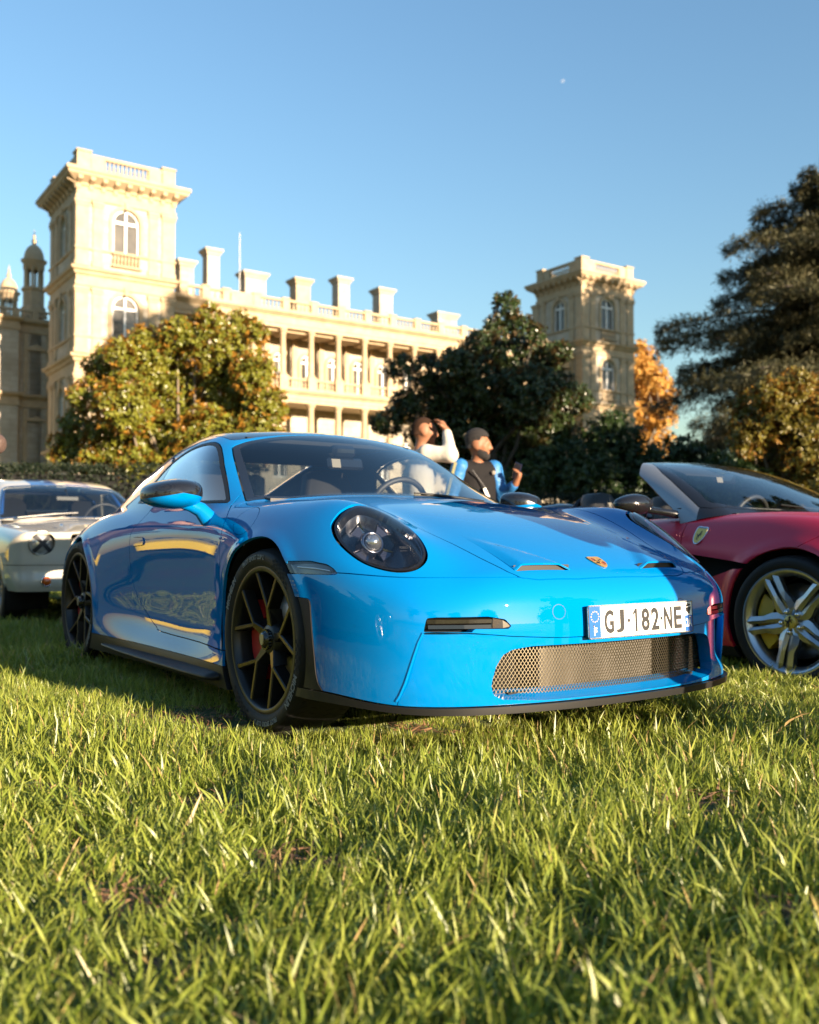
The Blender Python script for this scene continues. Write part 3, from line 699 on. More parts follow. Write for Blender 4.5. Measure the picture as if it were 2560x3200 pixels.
def whorl_crown(name, blobs, nw, leaf, m, parent, seed=1, per=9, shell=.5, up=.35, width=.42):
    r = np.random.default_rng(seed); P, d = blob_points(blobs, nw, shell, seed)
    ax = unit(d+np.array([0,0,up])+.5*r.normal(size=d.shape)); t = unit(np.cross(ax, r.normal(size=ax.shape))); b = np.cross(ax, t)
    th = (np.arange(per)*2*math.pi/per)[None,:]+r.random((nw,1))*6.28+.3*r.normal(size=(nw,per)); tilt = r.uniform(.15, .75, (nw,per))
    D = (np.cos(th)[...,None]*t[:,None]+np.sin(th)[...,None]*b[:,None])*np.cos(tilt)[...,None]+ax[:,None]*np.sin(tilt)[...,None]
    C = np.repeat(P[:,None], per, 1)+ax[:,None]*r.uniform(-.3,.3,(nw,per))[...,None]*leaf
    D = D.reshape(-1,3); C = C.reshape(-1,3); U = unit(np.repeat(ax, per, 0)+.35*r.normal(size=D.shape)); L = leaf*r.uniform(.65,1.2,len(D))
    me = leaves_mesh(name, C, D, U, L, L*width); o = link(name, me, m, parent); o['kind'] = 'stuff'
    return o
def limbs(base, tips, r0, seed=1, wig=.15, fork=.35):
    """trunk plus limbs that leave it and run towards the tips"""
    r = random.Random(seed); q = MB(); base = np.array(base, float); tips = [np.array(t, float) for t in tips]; top = np.mean(tips, 0)
    tr = [base+(top-base)*t+np.array([r.uniform(-1,1)*wig*t, r.uniform(-1,1)*wig*t, 0]) for t in np.linspace(0, .62, 7)]
    tr[0] = base-np.array([0,0,.3]); q.tube(tr, np.linspace(r0*1.25, r0*.55, 7), 10)
    for t in tips:
        s = tr[r.randint(2, 6)]; mid = s+(t-s)*.5+np.array([r.uniform(-1,1), r.uniform(-1,1), r.uniform(-.2,.6)])*wig*1.6
        pts = [s, (s+mid)/2+np.array([0,0,.05]), mid, (mid+t)/2, t]; q.tube(pts, [r0*.42, r0*.34, r0*.26, r0*.17, r0*.06], 6)
    return q

def magnolia(name, label, pxl, depth, base_px, leafm, nw, leaf, seed, barkm=None, tips=9, dd=1.0, group=None, cat='tree', shell=.5, z0=0., rs=1.):
    B = px_blobs([(x, y, r_*rs) for x, y, r_ in pxl], depth, dd, seed); s = depth/(FPX/1.484); bx = (base_px-862)*s
    t = empty(name, (bx, depth, z0), label=label, cat=cat, group=group); off = np.array([bx, depth, z0])
    B = [((np.array(c)-off), r) for c, r in B]
    tp = [b[0] for b in B]; cm = np.mean(tp, 0); tp.sort(key=lambda q: np.linalg.norm((q-cm)[[0,2]]))
    limbs((0,0,0), tp[:tips], .16*depth/22, seed).build('trunk', barkm or M_BARK, t)
    whorl_crown('crown', B, nw, leaf, leafm, t, seed, shell=shell)
    return t

def build_plants():
    magnolia('magnolia_tree', 'broad magnolia with rust-backed leaves in front of the left tower', [(440,672,34),(405,700,40),(500,692,42),(540,700,26),(370,712,46),(300,725,44),(250,745,36),(455,745,70),(330,770,66),(220,775,50),(530,780,50),(180,830,42),(260,850,70),(370,850,80),(480,840,80),(560,850,44),(160,900,40),(140,945,42),(230,930,66),(330,940,80),(440,930,80),(540,920,60),(190,985,40),(290,1000,60),(400,990,70),(590,870,20)],
             22.0, 390, M_MAGN, 10500, .12, 11, tips=12, shell=.42, rs=.92)
    magnolia('magnolia_tree', 'dark shaded magnolia with ragged top behind the two men', [(1065,640,32),(1045,690,34),(1095,680,30),(1130,700,28),(1010,730,44),(1075,745,56),(1140,760,50),(1185,740,26),(960,770,44),(900,780,40),(840,775,34),(1010,820,80),(1110,830,76),(1180,820,44),(920,840,60),(860,850,40),(1215,840,34),(1235,850,18),(830,885,34),(800,890,24),(900,910,50),(980,910,80),(1080,920,80),(1170,900,60),(1040,990,70),(1130,990,70),(960,980,50)],
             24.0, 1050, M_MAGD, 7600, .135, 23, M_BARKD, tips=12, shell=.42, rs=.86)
    magnolia('magnolia_tree', 'yellow magnolia at the right edge below the cedar', [(1620,830,40),(1680,815,44),(1735,830,50),(1580,860,40),(1650,880,60),(1720,890,70),(1580,920,50),(1640,950,60),(1710,960,70),(1570,985,50),(1640,1010,60),(1720,1020,60),(1800,900,90)],
             21.0, 1660, M_MAGW, 4600, .125, 31, tips=8, shell=.45, rs=.86)
    # shrubs along the border behind the cars
    for i, (lab, L, dep, bx) in enumerate([
        ('tall dark evergreen shrub in front of the right tower', [(1290,895,34),(1270,930,46),(1315,925,40),(1240,965,50),(1300,980,60),(1350,975,46),(1260,1020,60),(1330,1030,50)], 23.0, 1290),
        ('low dark shrub behind the man with the phone', [(1190,960,46),(1150,1000,50),(1210,1010,50),(1100,1020,44)], 22.0, 1170),
        ('rounded green shrub between right tower and cedar', [(1440,945,34),(1410,970,42),(1465,975,40),(1380,1000,44),(1430,1015,56),(1490,1010,44)], 22.5, 1430),
        ('dark shrub behind the red car windscreen', [(1530,1000,46),(1580,1030,50),(1500,1040,50)], 20.0, 1540)]):
        B = px_blobs(L, dep, .5, i+5); s = dep/(FPX/1.484); off = np.array([(bx-862)*s, dep, 0.]); B = [((np.array(c)-off), r) for c, r in B]
        t = empty('evergreen_shrub', tuple(off), label=lab, cat='shrub', group='shrubs along the border')
        rr = random.Random(i); limbs((0,0,0), [b[0] for b in B], .07, i).build('stem', M_BARKD, t)
        whorl_crown('foliage', B, 1500 if i == 0 else 900, .13, M_SHRUB, t, i+40, shell=.4)
    # clipped hedge: a leafy skin over a dark core
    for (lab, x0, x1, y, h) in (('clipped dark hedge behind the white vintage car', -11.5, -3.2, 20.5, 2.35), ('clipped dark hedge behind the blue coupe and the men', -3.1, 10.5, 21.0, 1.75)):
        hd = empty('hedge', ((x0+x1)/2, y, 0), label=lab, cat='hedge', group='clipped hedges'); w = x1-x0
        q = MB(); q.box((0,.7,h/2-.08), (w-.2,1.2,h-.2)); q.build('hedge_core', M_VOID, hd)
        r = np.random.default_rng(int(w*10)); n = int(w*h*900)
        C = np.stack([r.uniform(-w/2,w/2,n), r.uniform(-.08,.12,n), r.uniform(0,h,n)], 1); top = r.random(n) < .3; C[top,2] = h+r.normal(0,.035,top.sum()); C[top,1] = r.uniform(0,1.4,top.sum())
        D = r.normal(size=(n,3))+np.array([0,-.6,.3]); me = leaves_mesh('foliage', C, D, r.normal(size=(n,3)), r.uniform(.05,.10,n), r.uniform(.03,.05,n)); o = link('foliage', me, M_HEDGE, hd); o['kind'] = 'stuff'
    build_cedar('cedar_tree', 'tall dark cedar with layered branches at the right edge', (17.6, 40.0, 0), 16.4, 5, tiers=22, spread=8.4, dens=1.25)
    # autumn tree behind the right tower
    B = px_blobs([(1352,735,24),(1360,755,28),(1345,775,30),(1350,800,40),(1385,800,30),(1405,830,26),(1365,850,44),(1395,880,34),(1355,920,44),(1390,940,36),(1330,870,30),(1330,940,40)], 118, 3., 9); off = np.array([28.8,118,0.])
    t = empty('autumn_tree', tuple(off), label='golden autumn tree beside the right tower', cat='tree'); B = [(np.array(c)-off, r) for c, r in B]
    limbs((0,0,0), [b[0] for b in B], .5, 4, wig=.8).build('trunk', M_BARK, t); whorl_crown('crown', B, 2600, .42, M_AUT, t, 77, per=8, shell=.3, width=.6)

def build_cedar(name, label, loc, H, seed, group=None, leafm=None, tiers=13, spread=5.6, dens=1.0, cat='tree'):
    r = np.random.default_rng(seed); t = empty(name, loc, label=label, cat=cat, group=group)
    q = MB(); q.tube([(0,0,-.3),(.05,0,H*.3),(-.1,.1,H*.6),(.1,0,H*.97)], [.42,.34,.22,.04], 12)
    C, D, U = [], [], []
    for k in range(tiers):
        f = k/(tiers-1); z = H*(.13+.85*f); ext = spread*(1-f**3.0*.82)*(.75+.25*math.sin(k*2.4+1))
        nb = 8 if f < .85 else 5
        for j in range(nb):
            a = 2*math.pi*(j+r.uniform(-.3,.3))/nb+k*.9; L = ext*r.uniform(.72,1.12); d = np.array([math.cos(a), math.sin(a), 0]); s = np.array([-d[1], d[0], 0])
            rise = r.uniform(.02,.16)*L*(.4+f)
            pts = [np.array([0,0,z-.2])+d*L*u+np.array([0,0,rise*math.sin(u*2.2)-.10*L*u*u]) for u in (0,.25,.5,.75,1.)]
            q.tube(pts, [.13*(1-f*.6),.10*(1-f*.6),.07*(1-f*.6),.045,.015], 5, cap=False)
            # flat sprays either side of the branch
            n = int(150*L*dens); u = r.random(n)**.6; w = (r.random(n)-.5)*2*(.30+.42*np.sin(np.clip(u,0,1)*2.6))*L*.36
            base = np.zeros((n,3))
            for i in range(3): base[:,i] = np.interp(u, (0,.25,.5,.75,1.), [p[i] for p in pts])
            cc = base+s*w[:,None]+np.array([0,0,1])*(r.normal(0,.17,n)-.24*np.abs(w))[:,None]
            C.append(cc); D.append(unit(d*r.uniform(.2,1.,(n,1))+s*np.sign(w)[:,None]*r.uniform(.1,.9,(n,1))+np.array([0,0,1])*r.uniform(-.55,.25,(n,1)))); U.append(np.tile([0,0,1.],(n,1))+r.normal(0,.35,(n,3)))
    q.build('trunk', M_BARKD, t)
    C = np.concatenate(C); D = np.concatenate(D); U = np.concatenate(U); n = len(C); per = 4
    C = np.repeat(C, per, 0)+r.normal(0,.05,(n*per,3)); D = unit(np.repeat(D, per, 0)+r.normal(0,.42,(n*per,3))); U = np.repeat(U, per, 0); L = r.uniform(.12,.30,n*per)
    me = mesh_np('crown', *tuft_tris(C, D, U, L, L*.22)); o = link('crown', me, leafm or M_CEDAR, t); o['kind'] = 'stuff'
    return t
def tuft_tris(C, D, U, L, W):
    S = unit(np.cross(D, U)); V = np.stack([C-S*W[:,None]*.5, C+S*W[:,None]*.5, C+D*L[:,None]], 1).reshape(-1,3); return V, np.arange(len(V)).reshape(-1,3)

def generic_tree(name, label, loc, h, rad, leafm, n, leaf, seed, group=None, trunk_r=.3, low=.25):
    r = random.Random(seed); B = []
    for k in range(16):
        z = h*(low+(.95-low)*r.random()); rr = rad*(.55+.45*math.sin(math.pi*min(1, z/h*1.05))); a = r.uniform(0,6.28); d = rr*.7*r.random()**.5
        q = rad*r.uniform(.28,.45); B.append((np.array([d*math.cos(a), d*math.sin(a), z-q*.3]), (q,q,q*.85)))
    t = empty(name, loc, label=label, cat='tree', group=group)
    limbs((0,0,0), [b[0] for b in B[:9]], trunk_r, seed, wig=.3).build('trunk', M_BARK, t)
    whorl_crown('crown', B, n, leaf, leafm, t, seed, per=7, shell=.35, width=.55)
    return t
# ------------------------------------------------------------------ lawn
def gz(x, y):
    """gentle unevenness of the lawn"""
    b = .022*np.sin(x*1.3+.7)*np.sin(y*1.1+.3)+.013*np.sin(x*5.3+1.1*np.sin(y*4.1))*np.sin(y*6.1+.8*np.sin(x*3.7))+.012*np.sin(x*3.1+y*2.3)+.006*np.sin(x*7.7-y*6.1)
    return b*np.clip((np.hypot(x, y)-.2)/1.0, 0, 1)-.012
M_SOIL = mat('lawn_ground', (.030,.040,.010), rough=.95)
def soil_nodes():
    nt = M_SOIL.node_tree; p = nt.nodes['Principled BSDF']; tc = nt.nodes.new('ShaderNodeTexCoord')
    n = nt.nodes.new('ShaderNodeTexNoise'); n.inputs['Scale'].default_value = 1.3; n.inputs['Detail'].default_value = 9; n.inputs['Roughness'].default_value = .7
    nt.links.new(tc.outputs['Object'], n.inputs['Vector']); rp = nt.nodes.new('ShaderNodeValToRGB'); e = rp.color_ramp.elements
    e[0].position = .38; e[0].color = (.075,.050,.028,1); e[1].position = .50; e[1].color = (.045,.075,.020,1); k = e.new(.7); k.color = (.075,.110,.030,1)
    nt.links.new(n.outputs[0], rp.inputs[0]); nt.links.new(rp.outputs[0], p.inputs['Base Color'])
    n2 = nt.nodes.new('ShaderNodeTexNoise'); n2.inputs['Scale'].default_value = 60; n2.inputs['Detail'].default_value = 6; nt.links.new(tc.outputs['Object'], n2.inputs['Vector'])
    b = nt.nodes.new('ShaderNodeBump'); b.inputs['Strength'].default_value = .8; b.inputs['Distance'].default_value = .03; nt.links.new(n2.outputs[0], b.inputs['Height']); nt.links.new(b.outputs[0], p.inputs['Normal'])
soil_nodes()
def blade_mat(name, c_lo, c_hi, dry, pdry, transl=.42):
    m = bpy.data.materials.new(name); m.use_nodes = True; nt = m.node_tree; p = nt.nodes['Principled BSDF']; p.inputs['Roughness'].default_value = .42; p.inputs['Specular IOR Level'].default_value = .7
    oi = nt.nodes.new('ShaderNodeObjectInfo'); at = nt.nodes.new('ShaderNodeAttribute'); at.attribute_name = 'tone'
    ad = nt.nodes.new('ShaderNodeMath'); ad.operation = 'ADD'; nt.links.new(oi.outputs['Random'], ad.inputs[0]); nt.links.new(at.outputs['Fac'], ad.inputs[1])
    fr = nt.nodes.new('ShaderNodeMath'); fr.operation = 'FRACT'; nt.links.new(ad.outputs[0], fr.inputs[0])
    rp = nt.nodes.new('ShaderNodeValToRGB'); e = rp.color_ramp.elements; e[0].position = 0; e[0].color = (*c_lo,1); e[1].position = 1-pdry-.03; e[1].color = (*c_hi,1); k = e.new(1-pdry); k.color = (*dry,1)
    nt.links.new(fr.outputs[0], rp.inputs[0]); nt.links.new(rp.outputs[0], p.inputs['Base Color'])
    t = nt.nodes.new('ShaderNodeBsdfTranslucent'); nt.links.new(rp.outputs[0], t.inputs[0]); mx = nt.nodes.new('ShaderNodeMixShader'); mx.inputs[0].default_value = transl
    nt.links.new(p.outputs[0], mx.inputs[1]); nt.links.new(t.outputs[0], mx.inputs[2]); nt.links.new(mx.outputs[0], nt.nodes['Material Output'].inputs[0])
    MATS[name] = m; return m
M_BLADE = blade_mat('grass_blade', (.160,.220,.024), (.350,.385,.066), (.48,.33,.14), .025)
def clump(name, nb, rad, h0, h1, w, seed, lean=.55):
    r = np.random.default_rng(seed); seg = 4; a = r.uniform(0,6.28,nb); rr = rad*np.sqrt(r.random(nb)); base = np.stack([rr*np.cos(a), rr*np.sin(a), np.full(nb,-.012)], 1)
    d = r.uniform(0,6.28,nb); D = np.stack([np.cos(d), np.sin(d), 0*d], 1); face = d+math.pi/2+r.normal(0,.6,nb); S = np.stack([np.cos(face), np.sin(face), 0*d], 1)
    H = r.uniform(h0,h1,nb)*(1-.25*rr/rad); Ln = np.abs(r.normal(lean*.6,lean*.5,nb)); V = []; wd = w*r.uniform(.7,1.35,nb)
    for k in range(seg):
        t = k/seg; th = Ln*t*1.25
        P = base+D*(H*np.sin(np.clip(th,0,1.4))*t)[:,None]; P[:,2] += H*t*np.cos(np.clip(th*.8,0,1.3))
        ww = wd*(1-t**1.8*.75)
        V += [P-S*ww[:,None]/2, P+S*ww[:,None]/2]
    th = Ln*1.25; P = base+D*(H*np.sin(np.clip(th,0,1.4)))[:,None]; P[:,2] += H*np.cos(np.clip(th*.8,0,1.3)); V.append(P)
    V = np.stack(V, 1).reshape(-1,3); q = 2*seg+1; b = (q*np.arange(nb))[:,None]; T = []
    for k in range(seg-1): T += [b+np.array([[2*k,2*k+1,2*k+3]]), b+np.array([[2*k,2*k+3,2*k+2]])]
    T.append(b+np.array([[2*seg-2,2*seg-1,2*seg]])); me = mesh_np(name, V, np.concatenate(T), True)
    tone = me.attributes.new('tone', 'FLOAT', 'POINT'); tone.data.foreach_set('value', np.repeat(r.random(nb), q).astype(np.float32))
    return me

def scatter(name, sources, P, rot, sc, m):
    """ONE grass object: points carrying instanced tufts (geometry nodes)"""
    me = bpy.data.meshes.new(name); me.vertices.add(len(P)); me.vertices.foreach_set('co', np.asarray(P, np.float32).ravel())
    at = me.attributes.new('rot', 'FLOAT_VECTOR', 'POINT'); at.data.foreach_set('vector', np.asarray(rot, np.float32).ravel())
    at = me.attributes.new('sc', 'FLOAT', 'POINT'); at.data.foreach_set('value', np.asarray(sc, np.float32)); me.update()
    o = link(name, me, m)
    col = bpy.data.collections.new(name+'_tufts')
    for i, s in enumerate(sources):
        so = bpy.data.objects.new('grass_tuft', s); s.materials.append(m); col.objects.link(so)
    ng = bpy.data.node_groups.new(name+'_nodes', 'GeometryNodeTree'); ng.interface.new_socket('Geometry', in_out='INPUT', socket_type='NodeSocketGeometry'); ng.interface.new_socket('Geometry', in_out='OUTPUT', socket_type='NodeSocketGeometry')
    N = ng.nodes; gi = N.new('NodeGroupInput'); go = N.new('NodeGroupOutput'); ip = N.new('GeometryNodeInstanceOnPoints'); ci = N.new('GeometryNodeCollectionInfo')
    ci.inputs['Collection'].default_value = col; ci.inputs['Separate Children'].default_value = True; ci.inputs['Reset Children'].default_value = True
    ip.inputs['Pick Instance'].default_value = True
    ar = N.new('GeometryNodeInputNamedAttribute'); ar.data_type = 'FLOAT_VECTOR'; ar.inputs[0].default_value = 'rot'
    as_ = N.new('GeometryNodeInputNamedAttribute'); as_.data_type = 'FLOAT'; as_.inputs[0].default_value = 'sc'
    ng.links.new(gi.outputs[0], ip.inputs['Points']); ng.links.new(ci.outputs[0], ip.inputs['Instance']); ng.links.new(ar.outputs[0], ip.inputs['Rotation']); ng.links.new(as_.outputs[0], ip.inputs['Scale'])
    ng.links.new(ip.outputs[0], go.inputs[0])
    md = o.modifiers.new('tufts', 'NODES'); md.node_group = ng
    o['kind'] = 'stuff'
    return o

def build_ground():
    # one sheet, fine near the camera and stretching to the horizon
    ax = np.concatenate([-np.geomspace(3000,14,14), np.arange(-12,12.1,.3), np.geomspace(14,3000,14)]); ay = np.concatenate([-np.geomspace(3000,12,14), np.arange(-10,24.1,.3), np.geomspace(27,3000,14)])
    X, Y = np.meshgrid(ax, ay, indexing='ij'); Z = gz(X, Y)*np.exp(-(np.hypot(X, Y)/60)**2)-.012*(np.hypot(X,Y) > 60); V = np.stack([X,Y,Z], 2).reshape(-1,3); n, m_ = X.shape
    i, j = np.meshgrid(np.arange(n-1), np.arange(m_-1), indexing='ij'); a = (i*m_+j).ravel(); F = np.stack([a, a+m_, a+m_+1, a+1], 1)
    o = link('lawn', mesh_np('lawn', V, F, True), M_SOIL); o['kind'] = 'structure'
    r = np.random.default_rng(12)
    tufts = [clump('grass_tuft', 26, .085, .038, .088, .0050, 100+i, lean=.6+.15*(i % 3)) for i in range(4)]+[clump('grass_tuft', 13, .072, .075, .150, .0064, 140+i, lean=.55+.2*(i % 3)) for i in range(5)]
    P, sc = [], []
    def band(y0, y1, dens, s0, s1, mg=1.3):
        n = int(dens*((.43*(y0+y1)+mg)*2/2*2)*(y1-y0)*.9)
        y = r.uniform(y0, y1, n*2); x = r.uniform(-1, 1, n*2)*(.43*y1+mg); ok = np.abs(x) < .43*y+mg; x, y = x[ok], y[ok]
        P.append(np.stack([x, y, gz(x, y)], 1)); sc.append(r.uniform(s0, s1, len(x)))
    band(.75, 2.6, 380, .70, 1.2, .9); band(2.6, 5.0, 300, .65, 1.1); band(5.0, 9.0, 150, .8, 1.1); band(9.0, 24.0, 38, 1.2, 1.7, 2.0)
    # lawn left, right of and behind the camera, seen only in the paint
    x = r.uniform(-7, 7, 6000); y = r.uniform(-4, .75, 6000); P.append(np.stack([x, y, gz(x, y)], 1)); sc.append(r.uniform(1.0, 1.5, 6000))
    P = np.concatenate(P); sc = np.concatenate(sc)
    # patchiness: worn spots are thin, other spots lush
    nv = np.sin(P[:,0]*2.1+1.3*np.sin(P[:,1]*1.7))+np.sin(P[:,1]*2.6+1.1*np.sin(P[:,0]*2.3+2.)); lush = np.clip(.5+.3*nv, 0, 1)
    keep = np.ones(len(P), bool)
    for (cx, cy, cr) in BARE: keep &= ~((np.hypot((P[:,0]-cx)/1.5, P[:,1]-cy) < cr) & (r.random(len(P)) < .93))
    for c, ff, ll in CARS_AT:
        q = P[:,:2]-np.array(c); u = q @ F2; v = q @ L2
        under = (u > -3.3) & (u < .75) & (np.abs(v) < .72); sc[under] *= .55
        for wx in (0, -2.5): keep &= ~((np.abs(u-wx) < .20) & (np.abs(np.abs(v)-.77) < .15))
    P, sc, lush = P[keep], sc[keep]*(.62+.62*lush[keep]), lush[keep]
    cx_ = .30*np.sin(P[:,0]*1.1+1.7*np.sin(P[:,1]*.8)+.5)+.18*np.sin(P[:,1]*3.3+P[:,0]*1.9); cy_ = -.22-.28*np.sin(P[:,1]*1.5+1.3*np.sin(P[:,0]*1.2))     # the sward lies over in swirls
    rot = np.stack([r.normal(0,.15,len(P))+cx_*.6, r.normal(0,.15,len(P))+cy_, r.uniform(0,6.28,len(P))], 1)
    o = scatter('grass', tufts, P, rot, sc, M_BLADE)
    # dry thatch lying on the worn spots
    C, D, U, L = [], [], [], []
    for (cx, cy, cr) in BARE:
        n = int(1600*cr); a = r.uniform(0,6.28,n); q = cr*np.sqrt(r.random(n)); x = cx+1.5*q*np.cos(a); y = cy+q*np.sin(a); C.append(np.stack([x, y, gz(x, y)+.006+.02*r.random(n)], 1))
        D.append(np.stack([np.cos(a*7), np.sin(a*7), r.normal(.05,.25,n)], 1)); U.append(r.normal(0,.3,(n,3))+np.array([0,0,1])); L.append(r.uniform(.015,.055,n))
    C = np.concatenate(C); D = unit(np.concatenate(D)); U = np.concatenate(U); L = np.concatenate(L)
    o = link('dry_thatch', mesh_np('dry_thatch', *tuft_tris(C, D, U, L, L*.16)), mat('dry_thatch', (.20,.105,.05), rough=.85)); o['kind'] = 'stuff'
CARS_AT = [((.19,4.09), 0, 0), ((2.75,5.50), 0, 0), ((-2.84,8.57), 0, 0)]
def gpx(x, y):
    """ground point seen at a pixel of the 1725-wide frame"""
    d = CAMZ*2013/(y-1143); return ((x-862)/2013*d, d)
BARE = [(*gpx(430,1675), .10), (*gpx(620,1800), .10), (*gpx(390,1505), .16), (*gpx(480,1520), .12), (*gpx(150,1560), .10), (*gpx(100,1665), .08), (*gpx(1470,1690), .10), (*gpx(880,1530), .10), (*gpx(1100,1555), .08), (*gpx(1640,1945), .06), (*gpx(280,1905), .07), (*gpx(1150,1690), .06), (*gpx(1560,1490), .1)]
# ------------------------------------------------------------------ blue coupe: body shape (x forward from the front axle, y left, z up)
WB, RF, RRr, ZF, ZR = 2.457, .343, .361, .337, .353
ARF, ARR = .382, .378
def porsche_shape():
    xs = [1.0,.8,.6,.4,.2,0,-.2,-.4,-.7,-1.1,-1.5,-1.8,-2.05,-2.25,-2.457,-2.7,-3.0,-3.3,-3.6]
    zs = [.08,.16,.22,.30,.42,.55,.68,.80,.92]
    W = [
     [.80,.80,.80,.80,.80,.80,.79,.77,.74],
     [.85,.85,.85,.85,.85,.845,.835,.81,.78],
     [.88,.885,.885,.885,.885,.885,.875,.85,.81],
     [.90,.905,.905,.905,.908,.91,.905,.875,.82],
     [.91,.915,.915,.915,.92,.924,.92,.885,.82],
     [.91,.915,.918,.918,.922,.928,.922,.885,.815],
     [.905,.91,.912,.905,.908,.916,.912,.88,.81],
     [.890,.903,.898,.876,.876,.884,.889,.868,.81],
     [.882,.896,.878,.848,.854,.863,.873,.863,.81],
     [.882,.896,.877,.843,.850,.860,.871,.863,.815],
     [.886,.901,.886,.855,.861,.870,.880,.866,.815],
     [.897,.908,.905,.884,.887,.894,.899,.875,.815],
     [.91,.918,.92,.917,.915,.918,.915,.885,.815],
     [.915,.925,.926,.928,.930,.930,.923,.89,.81],
     [.915,.925,.928,.932,.935,.935,.925,.89,.80],
     [.89,.90,.905,.908,.91,.905,.890,.85,.74],
     [.83,.84,.845,.845,.845,.84,.82,.77,.66],
     [.73,.74,.745,.745,.74,.73,.71,.66,.54],
     [.54,.55,.55,.55,.54,.53,.50,.45,.35]]
    Wm = Map2(xs, zs, W, sig=.035)
    # top height map
    hx = [1.05,.95,.85,.7,.5,.3,.1,-.1,-.3,-.5,-.8,-1.2,-1.6,-2.0,-2.3,-2.6,-3.0,-3.3,-3.6]
    hy = [0,.2,.4,.55,.64,.72,.80,.88,.96]
    H = [
     [.490,.487,.478,.445,.405,.355,.285,.19,.09],
     [.570,.567,.555,.525,.485,.435,.370,.29,.19],
     [.626,.623,.610,.580,.545,.503,.445,.37,.28],
     [.688,.686,.674,.662,.655,.618,.550,.475,.39],
     [.754,.753,.744,.748,.775,.762,.695,.615,.52],
     [.806,.805,.799,.805,.840,.845,.795,.705,.61],
     [.846,.845,.839,.838,.856,.860,.827,.750,.66],
     [.878,.877,.868,.858,.863,.865,.838,.768,.67],
     [.902,.901,.890,.874,.869,.866,.842,.775,.68],
     [.915,.912,.900,.882,.873,.868,.845,.785,.69],
     [.915,.91,.90,.885,.878,.872,.850,.795,.70],
     [.915,.91,.90,.890,.886,.880,.856,.800,.71],
     [.915,.91,.90,.898,.896,.890,.862,.802,.71],
     [.915,.91,.905,.902,.898,.890,.862,.800,.70],
     [.915,.91,.905,.902,.895,.882,.850,.785,.68],
     [.88,.88,.88,.88,.865,.845,.808,.735,.62],
     [.82,.82,.82,.81,.79,.765,.72,.64,.53],
     [.77,.77,.765,.74,.71,.68,.63,.55,.45],
     [.68,.68,.67,.64,.60,.56,.50,.42,.32]]
    Hm = Map2(hx, hy, H, sig=.03, mirror=True)
    ny = [0,.2,.4,.55,.65,.72,.80,.86,.92,.97]
    nz = [.06,.12,.20,.30,.42,.50,.57,.63,.72]
    p = np.array([.985,.978,.953,.915,.874,.828,.738,.610,.400,.08])
    dz = np.array([-.022,-.006,0,0,.0,-.006,-.024,-.062,-.15])
    Nm = Map2(ny, nz, p[:,None]+dz[None,:], sig=.03)
    Rc = Map1([0,-.2,-.37,-.6,-.85,-1.02,-1.2,-1.4,-1.6,-1.9,-2.2,-2.6,-3.0,-3.3,-3.6],
              [.73,.83,.915,1.038,1.174,1.246,1.280,1.292,1.285,1.238,1.152,1.010,.855,.755,.68], sig=.06)
    gx = [0,-.3,-.6,-.9,-1.2,-1.5,-1.8,-2.1,-2.4,-2.7,-3.0,-3.3]; gz = [.80,.90,1.0,1.1,1.2,1.3]
    G = [
     [.74,.68,.60,.52,.44,.36],[.795,.742,.68,.61,.53,.44],[.83,.78,.73,.675,.605,.52],[.84,.795,.75,.698,.635,.56],
     [.84,.80,.75,.692,.63,.555],[.84,.80,.74,.675,.60,.525],[.83,.78,.71,.64,.56,.47],[.81,.745,.67,.59,.505,.41],
     [.77,.69,.61,.53,.44,.34],[.68,.59,.50,.41,.32,.22],[.55,.45,.36,.27,.18,.1],[.4,.3,.2,.1,.0,-.1]]
    Gm = Map2(gx, gz, G, sig=.03)
    KY, CR = .30, .10
    def roof(x, y): return Rc(x+KY*y*y)-CR*y*y*sstep(-.2,-.9,x)
    def field(x, y, z):
        ay = np.abs(y)
        rf = np.hypot(x, z-ZF); rr = np.hypot(x+WB, z-ZR)
        w = Wm(x, z) + .016*np.exp(-((rf-ARF)/.028)**2)*sstep(.2,.4,z) + .015*np.exp(-((rr-ARR)/.030)**2)*sstep(.2,.4,z)
        b = smax(ay-w, z-Hm(x, y), .075)
        b = smax(b, x-Nm(ay, z), .055)
        b = smax(b, -x-3.52+.10*ay*ay+.3*(z-.55)**2, .10)
        g = np.maximum(smax(z-roof(x, y), ay-Gm(x, z), .11), x-0*z)
        return smin(b, g, .018)
    return field
# ------------------------------------------------------------------ car materials
def paint_mat(name, c, rough=.35, coat=1.0, flake=0.0, metal=0.):
    m = mat(name, c, rough=.6, coat=coat, coat_rough=.008, metal=metal, spec=.0)
    return m
M_BLUE = paint_mat('blue_paint', (.0, .150, .42))
M_BLACK = mat('gloss_black', (.008,.008,.009), rough=.12, coat=.6)
M_SATIN = mat('satin_black_plastic', (.009,.009,.009), rough=.45, spec=.3)
M_RUB = mat('tyre_rubber', (.009,.009,.010), rough=.6, spec=.3, var=((.015,.0145,.014), 14, 1.2))
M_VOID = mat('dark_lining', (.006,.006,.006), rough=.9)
M_CARB = mat('carbon_fibre', (.014,.014,.015), rough=.25, coat=1.0, coat_rough=.03)
M_RIM = mat('satin_black_rim', (.010,.0095,.009), rough=.32, spec=.4)
M_RIME = mat('rim_edge_gold_glint', (.085,.066,.030), rough=.30, metal=.9)  # gold tone painted for the yellow car's reflection along the edges
M_RED = mat('red_caliper', (.42,.015,.012), rough=.35, coat=.5)
M_DISC = mat('steel_disc', (.30,.29,.28), rough=.32, metal=1., bump=(90,.05,.002))
M_CHROME = mat('chrome', (.75,.75,.76), rough=.08, metal=1.)
M_GREYM = mat('grey_metal', (.30,.29,.27), rough=.35, metal=.9)
M_WS = glass_mat('windscreen_glass', (.82,.86,.87), boost=1.4)
